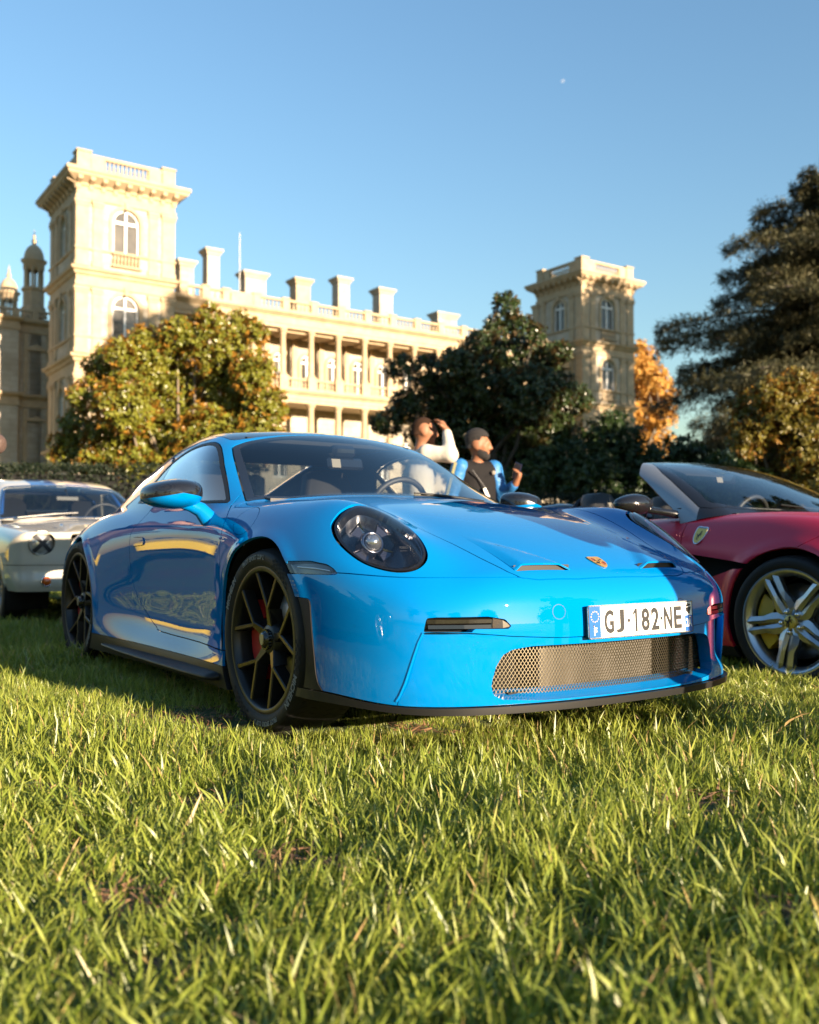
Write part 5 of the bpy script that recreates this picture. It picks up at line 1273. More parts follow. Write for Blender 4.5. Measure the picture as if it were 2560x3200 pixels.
M_LENSD = mat('smoked_lamp_bar', (.010,.009,.008), rough=.2, coat=1.0)
M_BOWL = mat('lamp_bowl', (.012,.013,.018), rough=.22, coat=.6)
def headlight_inner(L, s, fld):
    """bowl, dotted floor, projector and four light bars inside the lens"""
    b = MB(); hp = np.array([(.702,.826),(.750,.806),(.786,.777),(.808,.750),(.822,.707),(.821,.667),(.807,.634),(.780,.614),(.747,.606),(.704,.612),(.666,.633),(.638,.660),(.618,.697),(.608,.738),(.618,.783),(.656,.815)])
    pr = smooth_poly(hp, 3); n = len(pr); V = []; c = np.array([.715,.705])
    xs = fld_front(fld, s*pr[:,0], pr[:,1]); E = np.stack([xs, s*pr[:,0], pr[:,1]], 1); nrm = np.array([.60, s*.22, .76]); nrm /= np.linalg.norm(nrm); E = E-nrm*.006; cen = E.mean(0)
    for sc, dp in ((1.,0),(.95,.018),(.88,.022),(.84,.055),(.55,.085),(.01,.092)):
        V += [tuple(q) for q in cen+(E-cen)*sc-nrm*dp]
    b.add(V, [(i+k*n, (i+1) % n+k*n, (i+1) % n+(k+1)*n, i+(k+1)*n) for k in range(5) for i in range(n)], True)
    b.build('lamp_bowl', M_BOWL, L)
    q = MB(); V = [tuple(v) for sc, dp in ((.965,.006),(.955,.002),(.935,.004)) for v in cen+(E-cen)*sc-nrm*dp]
    q.add(V, [(i+k*n, (i+1) % n+k*n, (i+1) % n+(k+1)*n, i+(k+1)*n) for k in range(2) for i in range(n)], True); q.build('lamp_trim_ring', M_CHROMED, L)
    ax = nrm*.55+np.array([.80,-s*-.02,.10]); ax /= np.linalg.norm(ax); P = cen-nrm*.050+np.array([-.022, s*.000, .030])
    up = np.array([0,0,1.]); sd = np.cross(up, ax); sd /= np.linalg.norm(sd); up = np.cross(ax, sd)
    M = Matrix(((sd[0], up[0], ax[0], P[0]), (sd[1], up[1], ax[1], P[1]), (sd[2], up[2], ax[2], P[2]), (0,0,0,1)))
    q = MB(); q.lathe([(.001,.030),(.012,.0275),(.022,.021),(.029,.008),(.031,-.005)], seg=32); q.build('projector_lens', M_PROJ, L, xf=M)
    q = MB(); q.lathe([(.031,-.006),(.034,.004),(.040,.004),(.044,-.008),(.046,-.05)], seg=32)
    q.build('projector_ring', M_CHROMED, L, xf=M)
    q = MB()
    for k in range(4):
        a = R(45+90*k); m = Matrix.Rotation(a, 4, 'Z')
        for (r0, r1, w0, w1, d) in ((.042,.082,.017,.033,.0),):
            V = [(r0,-w0,-.01),(r1,-w1,-.004),(r1,w1,-.004),(r0,w0,-.01),(r0+.006,-w0+.007,-.016),(r1-.006,-w1+.009,-.014),(r1-.006,w1-.009,-.014),(r0+.006,w0-.007,-.016)]
            V = [tuple(m @ Vector(v)) for v in V]
            q.add(V, [(0,1,5,4),(1,2,6,5),(2,3,7,6),(3,0,4,7)])
    q.build('light_bar_frame', M_CHROMED, L, xf=M)
    q = MB()
    for k in range(4):
        a = R(45+90*k); m = Matrix.Rotation(a, 4, 'Z'); V = [tuple(m @ Vector(v)) for v in [(.047,-.011,-.014),(.075,-.024,-.011),(.075,.024,-.011),(.047,.011,-.014)]]; q.add(V, [(0,1,2,3)])
    q.build('light_bar', M_LAMPD, L, xf=M)
    # small print on the inner shroud and floor dots
    q = text_mesh('PORSCHE', .012, .0003, (1.5,1)); q2 = text_mesh('LED MATRIX SYSTEM', .005, .0003, (1.6,1))
    T = cen-nrm*.020+np.array([.085, -s*.055, -.010]); nx = np.array([.80, -s*.42, .42]); nx = np.array([.86, s*-.50, .1]) if s < 0 else np.array([.86,-.5,.1]); nx /= np.linalg.norm(nx); e1 = np.cross([0,0,1.], nx); e1 /= np.linalg.norm(e1); e2 = np.cross(nx, e1)
    for me, dz in ((q, 0), (q2, -.0105)):
        map_mesh(me, lambda c: T+c[:,:1]*e1+(c[:,1:2]+dz)*e2+c[:,2:]*nx); link('lamp_lettering', me, M_GREYM, L)
    d = MB()
    for i in range(9):
        for j in range(5):
            d.lathe([(.0002,.0015),(.0014,.0006),(.0016,0)], c=tuple(cen-nrm*.060+np.array([.055+.013*j, s*(-.05+.012*i+.006*(j % 2)), -.060-.005*j])), seg=5)
    o = d.build('lamp_floor_dots', M_LAMPW, L); o['kind'] = 'stuff'
M_PROJ = mat('projector_glass', (.55,.55,.52), rough=.04, metal=.9)
M_CHROMED = mat('dark_chrome', (.30,.28,.29), rough=.16, metal=1.)
M_LAMPD = mat('smoked_optic', (.10,.10,.12), rough=.1, metal=.8)

def grille(car, gsd, fld):
    """expanded-metal mesh clipped to the mouth, with radiators behind"""
    fx = fld_front(fld, np.linspace(0,.56,29), .29)
    X = lambda y: np.interp(np.abs(y), np.linspace(0,.56,29), fx)-.052-.02*sstep(.3,.54,np.abs(y))
    mb = MB(); cw, ch = .0125, .0098; r = .00085
    # zig-zag strands: every row runs along y, alternating up and down
    ny = int(1.10/cw*2)
    rows = int(.165/ch)+2
    V = []; F = []; n = 0
    for k in range(rows):
        z0 = .208+k*ch
        run = []; yy = -.55+np.arange(ny+1)*cw/2; zz = z0+np.where((np.arange(ny+1)+k) % 2 == 1, .5, -.5)*ch*.86; inside = gsd((yy[1:]+yy[:-1])/2, (zz[1:]+zz[:-1])/2) < .004
        for i in range(ny+1):
            y = -.55+i*cw/2; z = z0+(.5 if (i+k) % 2 else -.5)*ch*.86
            run.append((y, z))
        for (y0, za), (y1, zb), ok in zip(run[:-1], run[1:], inside):
            if not ok: continue
            x0, x1 = X(y0), X(y1); t = .0011
            V += [(x0, y0, za-t), (x1, y1, zb-t), (x1, y1, zb+t), (x0, y0, za+t), (x0-.003, y0, za+t), (x1-.003, y1, zb+t)]
            F += [(n,n+1,n+2,n+3), (n+3,n+2,n+5,n+4)]; n += 6
    me = mesh_np('grille_mesh', np.array(V), np.array(F)); o = link('grille_mesh', me, M_MESH, car); o['kind'] = 'stuff'
    rad = MB(); ys = [-.50,-.47,-.30]; 
    rad.box((.845,-.02,.28), (.03,.56,.17)); rad.build('radiator', M_RAD, car)
    for y in (-.31, .27):
        q = MB(); q.box((.83,y,.28), (.10,.006,.17)); q.build('duct_wall', M_SATIN, car)
    q = MB(); q.box((.80,-.42,.28), (.02,.20,.17), rz=.3); q.build('duct_panel', M_SATIN, car)
    q = MB(); q.box((.80,.40,.28), (.02,.24,.17), rz=-.3); q.build('duct_panel', M_VOID, car)
    q = MB(); q.box((.83,0,.207), (.12,.90,.006)); q.build('duct_floor', M_SATIN, car)
M_MESH = mat('grille_metal', (.15,.13,.09), rough=.38, metal=.8)
M_RAD = mat('radiator_core', (.075,.068,.055), rough=.5, metal=.4, bump=(350,.6,.004))

def porsche_details(car, fld):
    # licence plate
    pc = np.array([.998, .062, .432]); rzp = R(0)
    p = MB(); ol = round_poly([(-.26,-.055),(.26,-.055),(.26,.055),(-.26,.055)], .010, 4)
    def place(me, dx, oy=0., oz=0.):
        # plate plane: local (a -> -y is right for the reader? the reader faces -x) so a -> +y runs to the reader's right
        return map_mesh(me, lambda c: np.stack([pc[0]+dx+c[:,2]-.05*(c[:,1]+oz), pc[1]+c[:,0]+oy, pc[2]+c[:,1]+oz], 1))
    plate = MB(); plate.prism(ol, -.004, 0, 'z'); me = None
    o = plate.build('licence_plate', M_WHITE, car); place(o.data, 0)
    b = MB(); b.box((pc[0]-.033, pc[1], pc[2]), (.052,.50,.100), bev=.008); b.build('plate_bracket', M_BLUE, car)
    e = MB(); e.box((pc[0]-.010, pc[1], pc[2]), (.010,.516,.106)); e.build('plate_backing', M_SATIN, o)
    fr = MB()
    for (a0,b0,a1,b1) in ((-.259,-.0545,.259,-.052),(-.259,.052,.259,.0545),(-.2595,-.052,-.257,.052),(.257,-.052,.2595,.052)):
        fr.prism([(a0,b0),(a1,b0),(a1,b1),(a0,b1)], 0, .0012, 'z')
    q = fr.build('plate_rim', M_INK, o); place(q.data, 0)
    bl = MB(); bl.prism([(-.256,-.0515),(-.204,-.0515),(-.204,.0515),(-.256,.0515)], 0, .0008, 'z'); q = bl.build('plate_band', M_EUB, o); place(q.data, 0)
    bl = MB(); bl.prism([(.218,-.0515),(.256,-.0515),(.256,.004),(.218,.004)], 0, .0008, 'z'); q = bl.build('plate_band', M_EUB, o); place(q.data, 0)
    me = text_mesh('GJ-182-NE', .098, .0006, (.62,1.02), bold=.0016)
    # centre the text exactly and stretch it to 385 mm x 78 mm
    def fit(me, w, h, cx, cz):
        n = len(me.vertices); co = np.zeros(n*3, np.float32); me.vertices.foreach_get('co', co); co = co.reshape(-1,3); lo, hi = co.min(0), co.max(0)
        co[:,0] = (co[:,0]-(lo[0]+hi[0])/2)*w/(hi[0]-lo[0])+cx; co[:,1] = (co[:,1]-(lo[1]+hi[1])/2)*h/(hi[1]-lo[1])+cz
        me.vertices.foreach_set('co', co.ravel()); return me
    gl = [('G',-.164,.044),('J',-.111,.038),('1',-.034,.019),('8',.013,.040),('2',.062,.040),('N',.128,.042),('E',.179,.040)]
    ob = None
    one = MB(); one.prism([(-.0285,-.040),(-.0285,.038),(-.0365,.038),(-.0475,.024),(-.0475,.0145),(-.0375,.0245),(-.0375,-.040)], 0, .0008, 'z'); q = one.build('plate_character', M_INK, o); place(q.data, .0006)
    for ch, cx, w in gl:
        if ch == '1': continue
        t = text_mesh(ch, .1, .0006, bold=.0026); fit(t, w, .078, cx, -.001); place(t, .0009); link('plate_character', t, M_INK, o)
    for cx in (-.069, .094):
        d = MB(); d.prism([(cx-.0055,-.0065),(cx+.0055,-.0065),(cx+.0055,.0045),(cx-.0055,.0045)], 0, .0012, 'z'); q = d.build('plate_dash', M_INK, o); place(q.data, 0)
    t = text_mesh('F', .03, .0004, bold=.0006); fit(t, .014, .026, -.229, -.031); place(t, .0012); link('plate_character', t, M_WHITE, o)
    t = text_mesh('2A', .03, .0004, bold=.0006); fit(t, .030, .030, .237, -.021); place(t, .0012); link('plate_character', t, M_WHITE, o)
    st = MB()
    for k in range(12):
        a = 2*math.pi*k/12; c = (-.230+.0175*math.cos(a), .018+.0175*math.sin(a)); poly = []
        for j in range(10): rr_ = .0032 if j % 2 == 0 else .0013; poly.append((c[0]+rr_*math.sin(j*math.pi/5), c[1]+rr_*math.cos(j*math.pi/5)))
        st.prism(poly, .0008, .0014, 'z')
    q = st.build('plate_stars', M_GOLD, o); place(q.data, 0)
    # head in profile with a white headband
    hd = MB(); prof = [(-.010,.045),(.004,.046),(.010,.041),(.0125,.034),(.0115,.031),(.0150,.027),(.0125,.0245),(.0130,.0205),(.0105,.0185),(.0085,.0155),(.0030,.0160),(.0020,.0095),(-.0075,.0115),(-.0085,.0200),(-.0125,.0250),(-.0135,.0370)]
    hd.prism([(.237-a*.95, b) for a, b in prof], 0, .001, 'z'); q = hd.build('plate_emblem', M_INK, o); place(q.data, 0)
    bd = MB(); bd.prism([(.2265,.0345),(.2495,.0385),(.2500,.0355),(.2265,.0315)], .001, .0016, 'z'); bd.prism([(.2495,.0385),(.2535,.0300),(.2515,.0295),(.2485,.0355)], .001, .0016, 'z')
    q = bd.build('emblem_headband', M_WHITE, o); place(q.data, 0)
    for a in (-.236, .243):
        sc = MB(); sc.lathe([(.0001,.0035),(.003,.003),(.0045,.0012),(.0045,0)], c=(a,-.012 if a < 0 else -.002,0), seg=12); q = sc.build('plate_screw', M_CHROME, o); place(q.data, .0005)
    # round tow-eye covers either side
    for s in (-1, 1):
        c = np.array([fld_front(fld, s*.298, .470), s*.298, .470]); q = MB()
        aa = np.linspace(0, 2*math.pi, 37); V = []
        for r_ in (.0245,.0258): y, z = s*.298+r_*np.cos(aa), .470+r_*np.sin(aa)*.95; V.append(np.stack([fld_front(fld, y, z)+.0006, y, z], 1))
        q.add(np.vstack(V), [(i,i+1,38+i,37+i) for i in range(36)])
        q.build('tow_eye_cover', M_INK, car)
    # bonnet crest laid on the surface
    def on_hood(me, x0, h=.0015):
        def fn(c):
            x = x0-c[:,1]; z = fld_top(fld, x, c[:,0]); return np.stack([x+c[:,2]*.45, c[:,0], z+h+c[:,2]*.9], 1)
        return map_mesh(me, fn)
    w, hgt = .030, .036; pc_ = [(a*1., b*1.) for a, b in shield_outline(w, hgt)]
    def crest_piece(poly, d0, d1, m, nm, par=None):
        q = MB(); q.prism(poly, d0, d1, 'z'); q = q.build(nm, m, par or car); on_hood(q.data, .850); return q
    cb = crest_piece(pc_, 0, .003, M_GOLDM, 'bonnet_crest')
    def inside(poly, f): return [(a*f, b*f) for a, b in poly]
    for sx, sz in ((-1,1),(1,-1)):
        for k in range(3):
            a0 = sx*(.005+k*.008); a1 = sx*(.0085+k*.008); lim = .022 if sz > 0 else [.026,.021,.012][k]
            crest_piece([(a0, sz*.003),(a1, sz*.003),(a1, sz*lim),(a0, sz*lim)], .0031, .0036, M_REDEN if k % 2 == 0 else M_INK, 'crest_stripe', cb)
    for sx, sz in ((1,1),(-1,-1)):
        for k in range(3): crest_piece([(sx*(.004+k*.007), sz*(.006+.002*k)),(sx*(.009+k*.006), sz*(.004+.002*k)),(sx*(.010+k*.006), sz*(.014-.001*k)),(sx*(.006+k*.006), sz*(.017-.001*k))], .0031, .0036, M_INK, 'crest_antler', cb)
    crest_piece([(a, b+.001) for a, b in inside(pc_, .34)], .0037, .0044, M_GOLDM, 'crest_centre', cb)
    crest_piece([(-.003,-.006),(.002,-.007),(.003,.000),(.005,.005),(.000,.006),(-.003,.002)], .0045, .005, M_INK, 'crest_horse', cb)
    # door mirrors
    for s in (-1, 1): door_mirror(car, s)
    # wipers, parked along the foot of the glass
    for (x0, y0, x1, y1) in ((-.372,.46,-.385,.06),):
        yy = np.linspace(y0, y1, 7); xx = np.linspace(x0, x1, 7); zz = fld_top(fld, xx, yy)+.010
        q = MB(); q.tube(np.stack([xx, yy, zz-.006], 1), [.008,.007,.007,.006,.006,.005,.004], 6); q.build('wiper', M_INK, car)
    # interior
    q = MB(); q.box((-1.15,0,.24), (2.2,1.36,.06)); q.build('cabin_floor', M_VOID, car)
    q = MB(); ol = [(-.42,.885),(-.62,.905),(-.80,.895),(-.86,.84),(-.84,.62),(-.42,.62)]; q.prism(ol, -.66, .66, 'y'); q.build('dashboard', M_LEATH, car)
    q = MB(); q.prism([(-.70,.90),(-.74,.93),(-.84,.925),(-.90,.88),(-.86,.86)], .18, .52, 'y'); q.build('instrument_hood', M_LEATH, car)
    for y in (-.36, .36):
        q = MB(); pr = [(-1.18,.34),(-1.72,.36),(-1.80,.42),(-1.60,.50),(-1.20,.50)]
        q.prism(pr, y-.24, y+.24, 'y'); st = q.build('seat', M_LEATH, car)
        q = MB(); P = np.array([(0,-.25),(.10,-.27),(.35,-.25),(.50,-.19),(.62,-.155),(.70,-.13),(.725,-.08),(.73,0)]); P = np.vstack([P, (P*[1,-1])[::-1][1:]])
        V = []; 
        for d, sc in ((-.06,.9),(-.02,1.),(.04,1.),(.07,.9)):
            for (h, w_) in P: V.append((-1.58-.30*h*.9-d, y+w_*sc, .40+h))
        n = len(P); q.add(V, [(i+k*n, (i+1) % n+k*n, (i+1) % n+(k+1)*n, i+(k+1)*n) for k in range(3) for i in range(n)]+[tuple(range(n-1,-1,-1)), tuple(range(3*n, 4*n))], True)
        q.build('seat_back', M_LEATH, st)
        q = MB(); q.box((-1.700,y,1.005), (.03,.20,.15), rot=Euler((0,-.28,0)), bev=.012); q.build('head_pad', M_BEIGE, st)
    q = MB(); th = np.linspace(0, 2*math.pi, 33)
    q.tube([(-.98+.06*math.sin(t), .36+.18*math.cos(t), .86+.17*math.sin(t)) for t in th], .016, 8, cap=False); q.box((-.97,.36,.85), (.04,.12,.10), bev=.01); q.box((-.97,.36,.84), (.02,.34,.03)); q.build('steering_wheel', M_LEATH, car)
    q = MB(); q.box((-.92,0,1.095), (.03,.21,.062), rot=Euler((0,-.25,0)), bev=.012); q.box((-.95,0,1.16), (.08,.14,.06), bev=.02); q.build('rear_view_mirror', M_BLACK, car)
    q = MB(); q.box((-.905,-.06,1.095), (.004,.05,.045), rot=Euler((0,-.25,0))); q.build('mirror_tag', M_BEIGE, car)
    q = MB(); q.prism([(-1.05,1.215),(-1.3,1.245),(-1.6,1.235),(-1.85,1.18),(-1.85,1.16),(-1.6,1.21),(-1.3,1.22),(-1.05,1.195)], -.48, .48, 'y'); q.build('roof_lining', M_VOID, car)
    q = MB(); q.box((-2.05,0,.80), (.55,1.30,.10)); q.build('parcel_shelf', M_VOID, car)
    for s in (-1, 1):
        q = MB(); q.prism([(-.55,.30),(-1.55,.30),(-1.62,.88),(-.52,.86)], s*.70, s*.76, 'y'); q.build('door_lining', M_VOID, car)
M_GOLDM = mat('gold_enamel', (.62,.36,.10), rough=.3, metal=.6)
M_REDEN = mat('red_enamel', (.45,.02,.02), rough=.3, coat=.6)

def door_mirror(car, s, m_low=None, m_cap=None):
    """head: rounded wedge with a dark cap above a body-coloured shell, on a leaning foot"""
    c = np.array([-.655, s*.985, .905]); nu, nv = 28, 18
    def head(shrink=1.):
        V = []
        for i in range(nu):       # around
            a = 2*math.pi*i/nu; ca, sa = math.cos(a), math.sin(a)
            for j in range(nv):   # front to back
                t = j/(nv-1); rad = (max(0., 1-(1-t)**2.6))**.5
                if t > .97: rad *= .93
                hw = .130*rad*shrink; hh = .066*rad*shrink
                e = 2/2.7; px = math.copysign(abs(ca)**e, ca)*hw; pz = math.copysign(abs(sa)**e, sa)*hh
                # inner end slimmer, outer end drops
                fz = 1-.20*(px/.13 if px > 0 else 0)
                x = .075-t*.145 - .10*(px/.13)**2*.35*(1 if px > 0 else .25)
                V.append((c[0]+x, c[1]+s*px*1.0, c[2]+pz*fz-.006*(px/.13)))
        F = [(i*nv+j, ((i+1) % nu)*nv+j, ((i+1) % nu)*nv+j+1, i*nv+j+1) for i in range(nu) for j in range(nv-1)]
        F.append([i*nv+nv-1 for i in range(nu)])
        return np.array(V), F
    V, F = head(); CAPI = list(range(0, nu//2+1))+[nu-1]
    up = [f for i, f in enumerate(F[:-1]) if (i//(nv-1)) in CAPI]; lo = [f for f in F if f not in up]
    q = MB(); q.add(V, up, True); cap = q.build('door_mirror', m_cap or M_CARB, car); 
    q = MB(); q.add(V, lo, True); q.build('mirror_shell', m_low or M_BLUE, cap)
    q = MB(); q.tube([c+np.array([-.02, -s*.010, -.035]), c+np.array([-.025, -s*.07, -.048]), c+np.array([-.025, -s*.115, -.065]), (-.665, s*.845, .805), (-.665, s*.80, .775)], [.022,.028,.034,.040,.046], 12)
    q.build('mirror_foot', m_low or M_BLUE, cap)
# ------------------------------------------------------------------ red open car: body shape
FWB, FRT, FAR = 2.67, .345, .385
def ferrari_shape():
    xs = [1.0,.7,.4,.2,0,-.2,-.45,-.8,-1.2,-1.6,-2.0,-2.35,-2.67,-3.0,-3.4,-3.7]
    zs = [.10,.20,.32,.45,.58,.70,.82,.95]
    W = [
     [.78,.80,.82,.83,.82,.80,.76,.70],
     [.88,.90,.92,.92,.91,.89,.84,.76],
     [.92,.94,.955,.955,.95,.93,.87,.79],
     [.93,.95,.965,.968,.965,.945,.885,.80],
     [.93,.95,.965,.970,.970,.950,.890,.80],
     [.92,.945,.955,.960,.962,.945,.888,.80],
     [.91,.935,.925,.920,.930,.935,.885,.80],
     [.905,.930,.890,.875,.895,.925,.885,.80],
     [.905,.930,.885,.868,.890,.92,.88,.80],
     [.91,.935,.90,.890,.905,.925,.885,.80],
     [.92,.945,.93,.93,.94,.945,.90,.81],
     [.925,.95,.95,.96,.965,.96,.91,.82],
     [.925,.95,.96,.97,.97,.96,.91,.81],
     [.90,.92,.935,.945,.945,.93,.87,.76],
     [.83,.85,.86,.87,.865,.84,.78,.66],
     [.70,.72,.73,.73,.72,.69,.62,.5]]
    Wm = Map2(xs, zs, W, sig=.035)
    hx = [1.1,.85,.6,.4,.2,0,-.2,-.4,-.6,-.8,-1.2,-1.6,-2.0,-2.4,-2.8,-3.2,-3.6]
    hy = [0,.25,.45,.6,.72,.82,.90,.98]
    H = [
     [.55,.55,.54,.53,.50,.45,.38,.30],
     [.66,.66,.66,.67,.66,.61,.54,.45],
     [.75,.75,.75,.77,.775,.735,.67,.58],
     [.80,.80,.805,.825,.835,.805,.735,.64],
     [.845,.845,.85,.868,.880,.852,.778,.68],
     [.885,.885,.885,.895,.905,.876,.80,.70],
     [.915,.915,.912,.912,.915,.886,.81,.71],
     [.94,.938,.932,.925,.918,.886,.815,.72],
     [.95,.948,.94,.93,.918,.882,.815,.72],
     [.95,.948,.94,.925,.91,.878,.81,.72],
     [.93,.93,.925,.915,.90,.872,.81,.72],
     [.93,.93,.925,.92,.905,.88,.82,.73],
     [.94,.94,.94,.94,.93,.91,.85,.75],
     [1.02,1.02,1.02,1.015,1.0,.965,.89,.78],
     [1.02,1.02,1.02,1.01,.99,.95,.87,.76],
     [.98,.98,.97,.955,.925,.88,.80,.69],
     [.88,.88,.87,.85,.81,.75,.67,.56]]
    Hm = Map2(hx, hy, H, sig=.03, mirror=True)
    p = np.array([.95,.93,.89,.83,.75,.66,.52,.25]); ny = [0,.3,.5,.65,.76,.84,.91,.98]; nz = [.1,.2,.35,.5,.65,.8]
    Nm = Map2(ny, nz, p[:,None]+np.array([0,0,0,-.01,-.05,-.15])[None,:], sig=.03)
    Rc = Map1([-.1,-.35,-.6,-.85,-1.05,-1.20,-1.4,-1.7,-2.2], [.80,.915,1.045,1.165,1.245,1.285,1.31,1.31,1.25], sig=.04)
    Gm = Map2([0,-.4,-.7,-1.0,-1.3,-1.7,-2.2], [.8,.92,1.05,1.18,1.30,1.4], [[.80,.74,.67,.60,.54,.5],[.83,.775,.71,.645,.585,.54],[.85,.80,.74,.68,.62,.57],[.86,.81,.755,.70,.645,.60],[.86,.81,.76,.71,.655,.61],[.86,.81,.76,.70,.65,.6],[.84,.78,.72,.66,.6,.55]], sig=.03)
    KY, CR = .24, .045
    def roof(x, y): return Rc(x+KY*y*y)-CR*y*y
    def body(x, y, z):
        ay = np.abs(y); rf = np.hypot(x, z-FRT); rr = np.hypot(x+FWB, z-FRT)
        w = Wm(x, z)+.016*np.exp(-((rf-FAR-.02)/.035)**2)*sstep(.15,.35,z)+.016*np.exp(-((rr-FAR-.02)/.035)**2)*sstep(.15,.35,z)
        b = smax(ay-w, z-Hm(x, y), .05); b = smax(b, x-Nm(ay, z), .06)
        return smax(b, -x-3.55+.12*ay*ay, .10)
    def cab(x, y, z):
        ay = np.abs(y); return np.maximum(smax(z-roof(x, y), ay-Gm(x, z), .09), np.maximum(x+.1, -1.9-x))
    return body, cab, roof
# ------------------------------------------------------------------ white vintage fastback: body shape
MWB, MRT, MAR = 2.74, .325, .370
def mustang_shape():
    xs = [.9,.6,.3,0,-.4,-.9,-1.6,-2.3,-2.74,-3.2,-3.75]
    zs = [.14,.25,.40,.52,.62,.72,.82,.92]
    W = [[.70,.74,.79,.81,.815,.81,.79,.76],[.74,.78,.835,.85,.855,.85,.83,.79],[.76,.80,.85,.862,.868,.86,.84,.80],[.77,.815,.855,.865,.87,.862,.842,.80],[.77,.815,.85,.86,.868,.862,.845,.80],
         [.77,.81,.845,.858,.868,.862,.845,.80],[.77,.81,.845,.858,.868,.862,.845,.80],[.77,.815,.855,.866,.872,.864,.845,.80],[.77,.815,.855,.868,.872,.864,.845,.79],[.75,.79,.84,.855,.86,.85,.83,.78],[.70,.74,.79,.81,.81,.80,.78,.74]]
    Wm = Map2(xs, zs, W, sig=.03)
    Hm = Map2([1.,.75,.5,.2,-.2,-.5,-1.,-2.,-3.,-3.8], [0,.25,.5,.68,.80,.9],
              [[.80,.79,.775,.775,.76,.70],[.835,.825,.805,.805,.785,.72],[.865,.855,.832,.832,.805,.74],[.90,.888,.862,.858,.825,.76],[.93,.92,.895,.882,.842,.77],[.945,.935,.905,.892,.85,.78],[.94,.935,.91,.90,.855,.78],[.94,.935,.915,.90,.86,.79],[.92,.915,.90,.88,.85,.78],[.88,.875,.86,.845,.81,.74]], sig=.03, mirror=True)
    # the front: eyebrow overhang at the top, tucked valance at the bottom
    ny = [0,.3,.5,.65,.75,.83,.88]; nz = [.16,.25,.34,.42,.47,.55,.65,.74,.80]
    base = np.array([.83,.82,.80,.775,.74,.66,.50]); dz = np.array([-.16,-.09,-.03,-.005,-.02,-.01,.0,.02,.035])
    Nm = Map2(ny, nz, base[:,None]+dz[None,:], sig=.018)
    Rc = Map1([-.3,-.55,-.8,-1.05,-1.2,-1.4,-1.8,-2.2,-2.7,-3.2,-3.7], [.82,.955,1.095,1.235,1.290,1.335,1.378,1.345,1.17,.99,.87], sig=.035)
    Gm = Map2([-.4,-.8,-1.2,-1.7,-2.3,-3.0,-3.6], [.85,.95,1.1,1.22,1.40], [[.74,.70,.62,.56,.48],[.76,.72,.645,.59,.52],[.77,.73,.66,.61,.55],[.77,.73,.66,.61,.55],[.76,.72,.64,.58,.5],[.72,.66,.55,.46,.36],[.6,.5,.38,.3,.2]], sig=.03)
    def body(x, y, z):
        ay = np.abs(y); rf = np.hypot(x, z-MRT); rr = np.hypot(x+MWB, z-MRT)
        w = Wm(x, z)+.010*np.exp(-((rf-MAR-.01)/.02)**2)*sstep(.2,.35,z)+.010*np.exp(-((rr-MAR-.01)/.02)**2)*sstep(.2,.35,z)
        b = smax(ay-w, z-Hm(x, y), .06); b = smax(b, x-Nm(ay, z), .03)
        return smax(b, -x-3.7+.05*ay*ay, .06)
    def cab(x, y, z):
        ay = np.abs(y); return np.maximum(smax(z-(Rc(x+.22*y*y)-.07*y*y), ay-Gm(x, z), .10), np.maximum(x+.25, -3.6-x))
    return body, cab
# ------------------------------------------------------------------ red open car (and its yellow twin by the camera), white vintage car
M_REDP = mat('satin_red_paint', (.50,.004,.034), rough=.42, coat=.6, coat_rough=.25, metal=.25)
M_YEL = paint_mat('yellow_paint', (.78,.56,.02), rough=.35)
M_SILV = mat('silver_rim', (.46,.47,.48), rough=.28, metal=.95)
M_YCAL = mat('yellow_caliper', (.62,.40,.02), rough=.4, coat=.5)
M_CREAM = mat('cream_paint', (.52,.475,.39), rough=.6, spec=0., coat=1., coat_rough=.02)
M_STRIPE = mat('blue_stripe_paint', (.01,.06,.24), rough=.3, coat=1.)
M_AMBER = mat('amber_lens', (.55,.10,.012), rough=.15, coat=1.)
M_TAPE = mat('black_tape', (.02,.02,.022), rough=.6)
M_GLASSB = mat('sealed_beam', (.50,.50,.48), rough=.12, metal=.55, coat=1.)
M_PILL = mat('silver_pillar_paint', (.26,.28,.30), rough=.35, metal=.6, coat=.4)

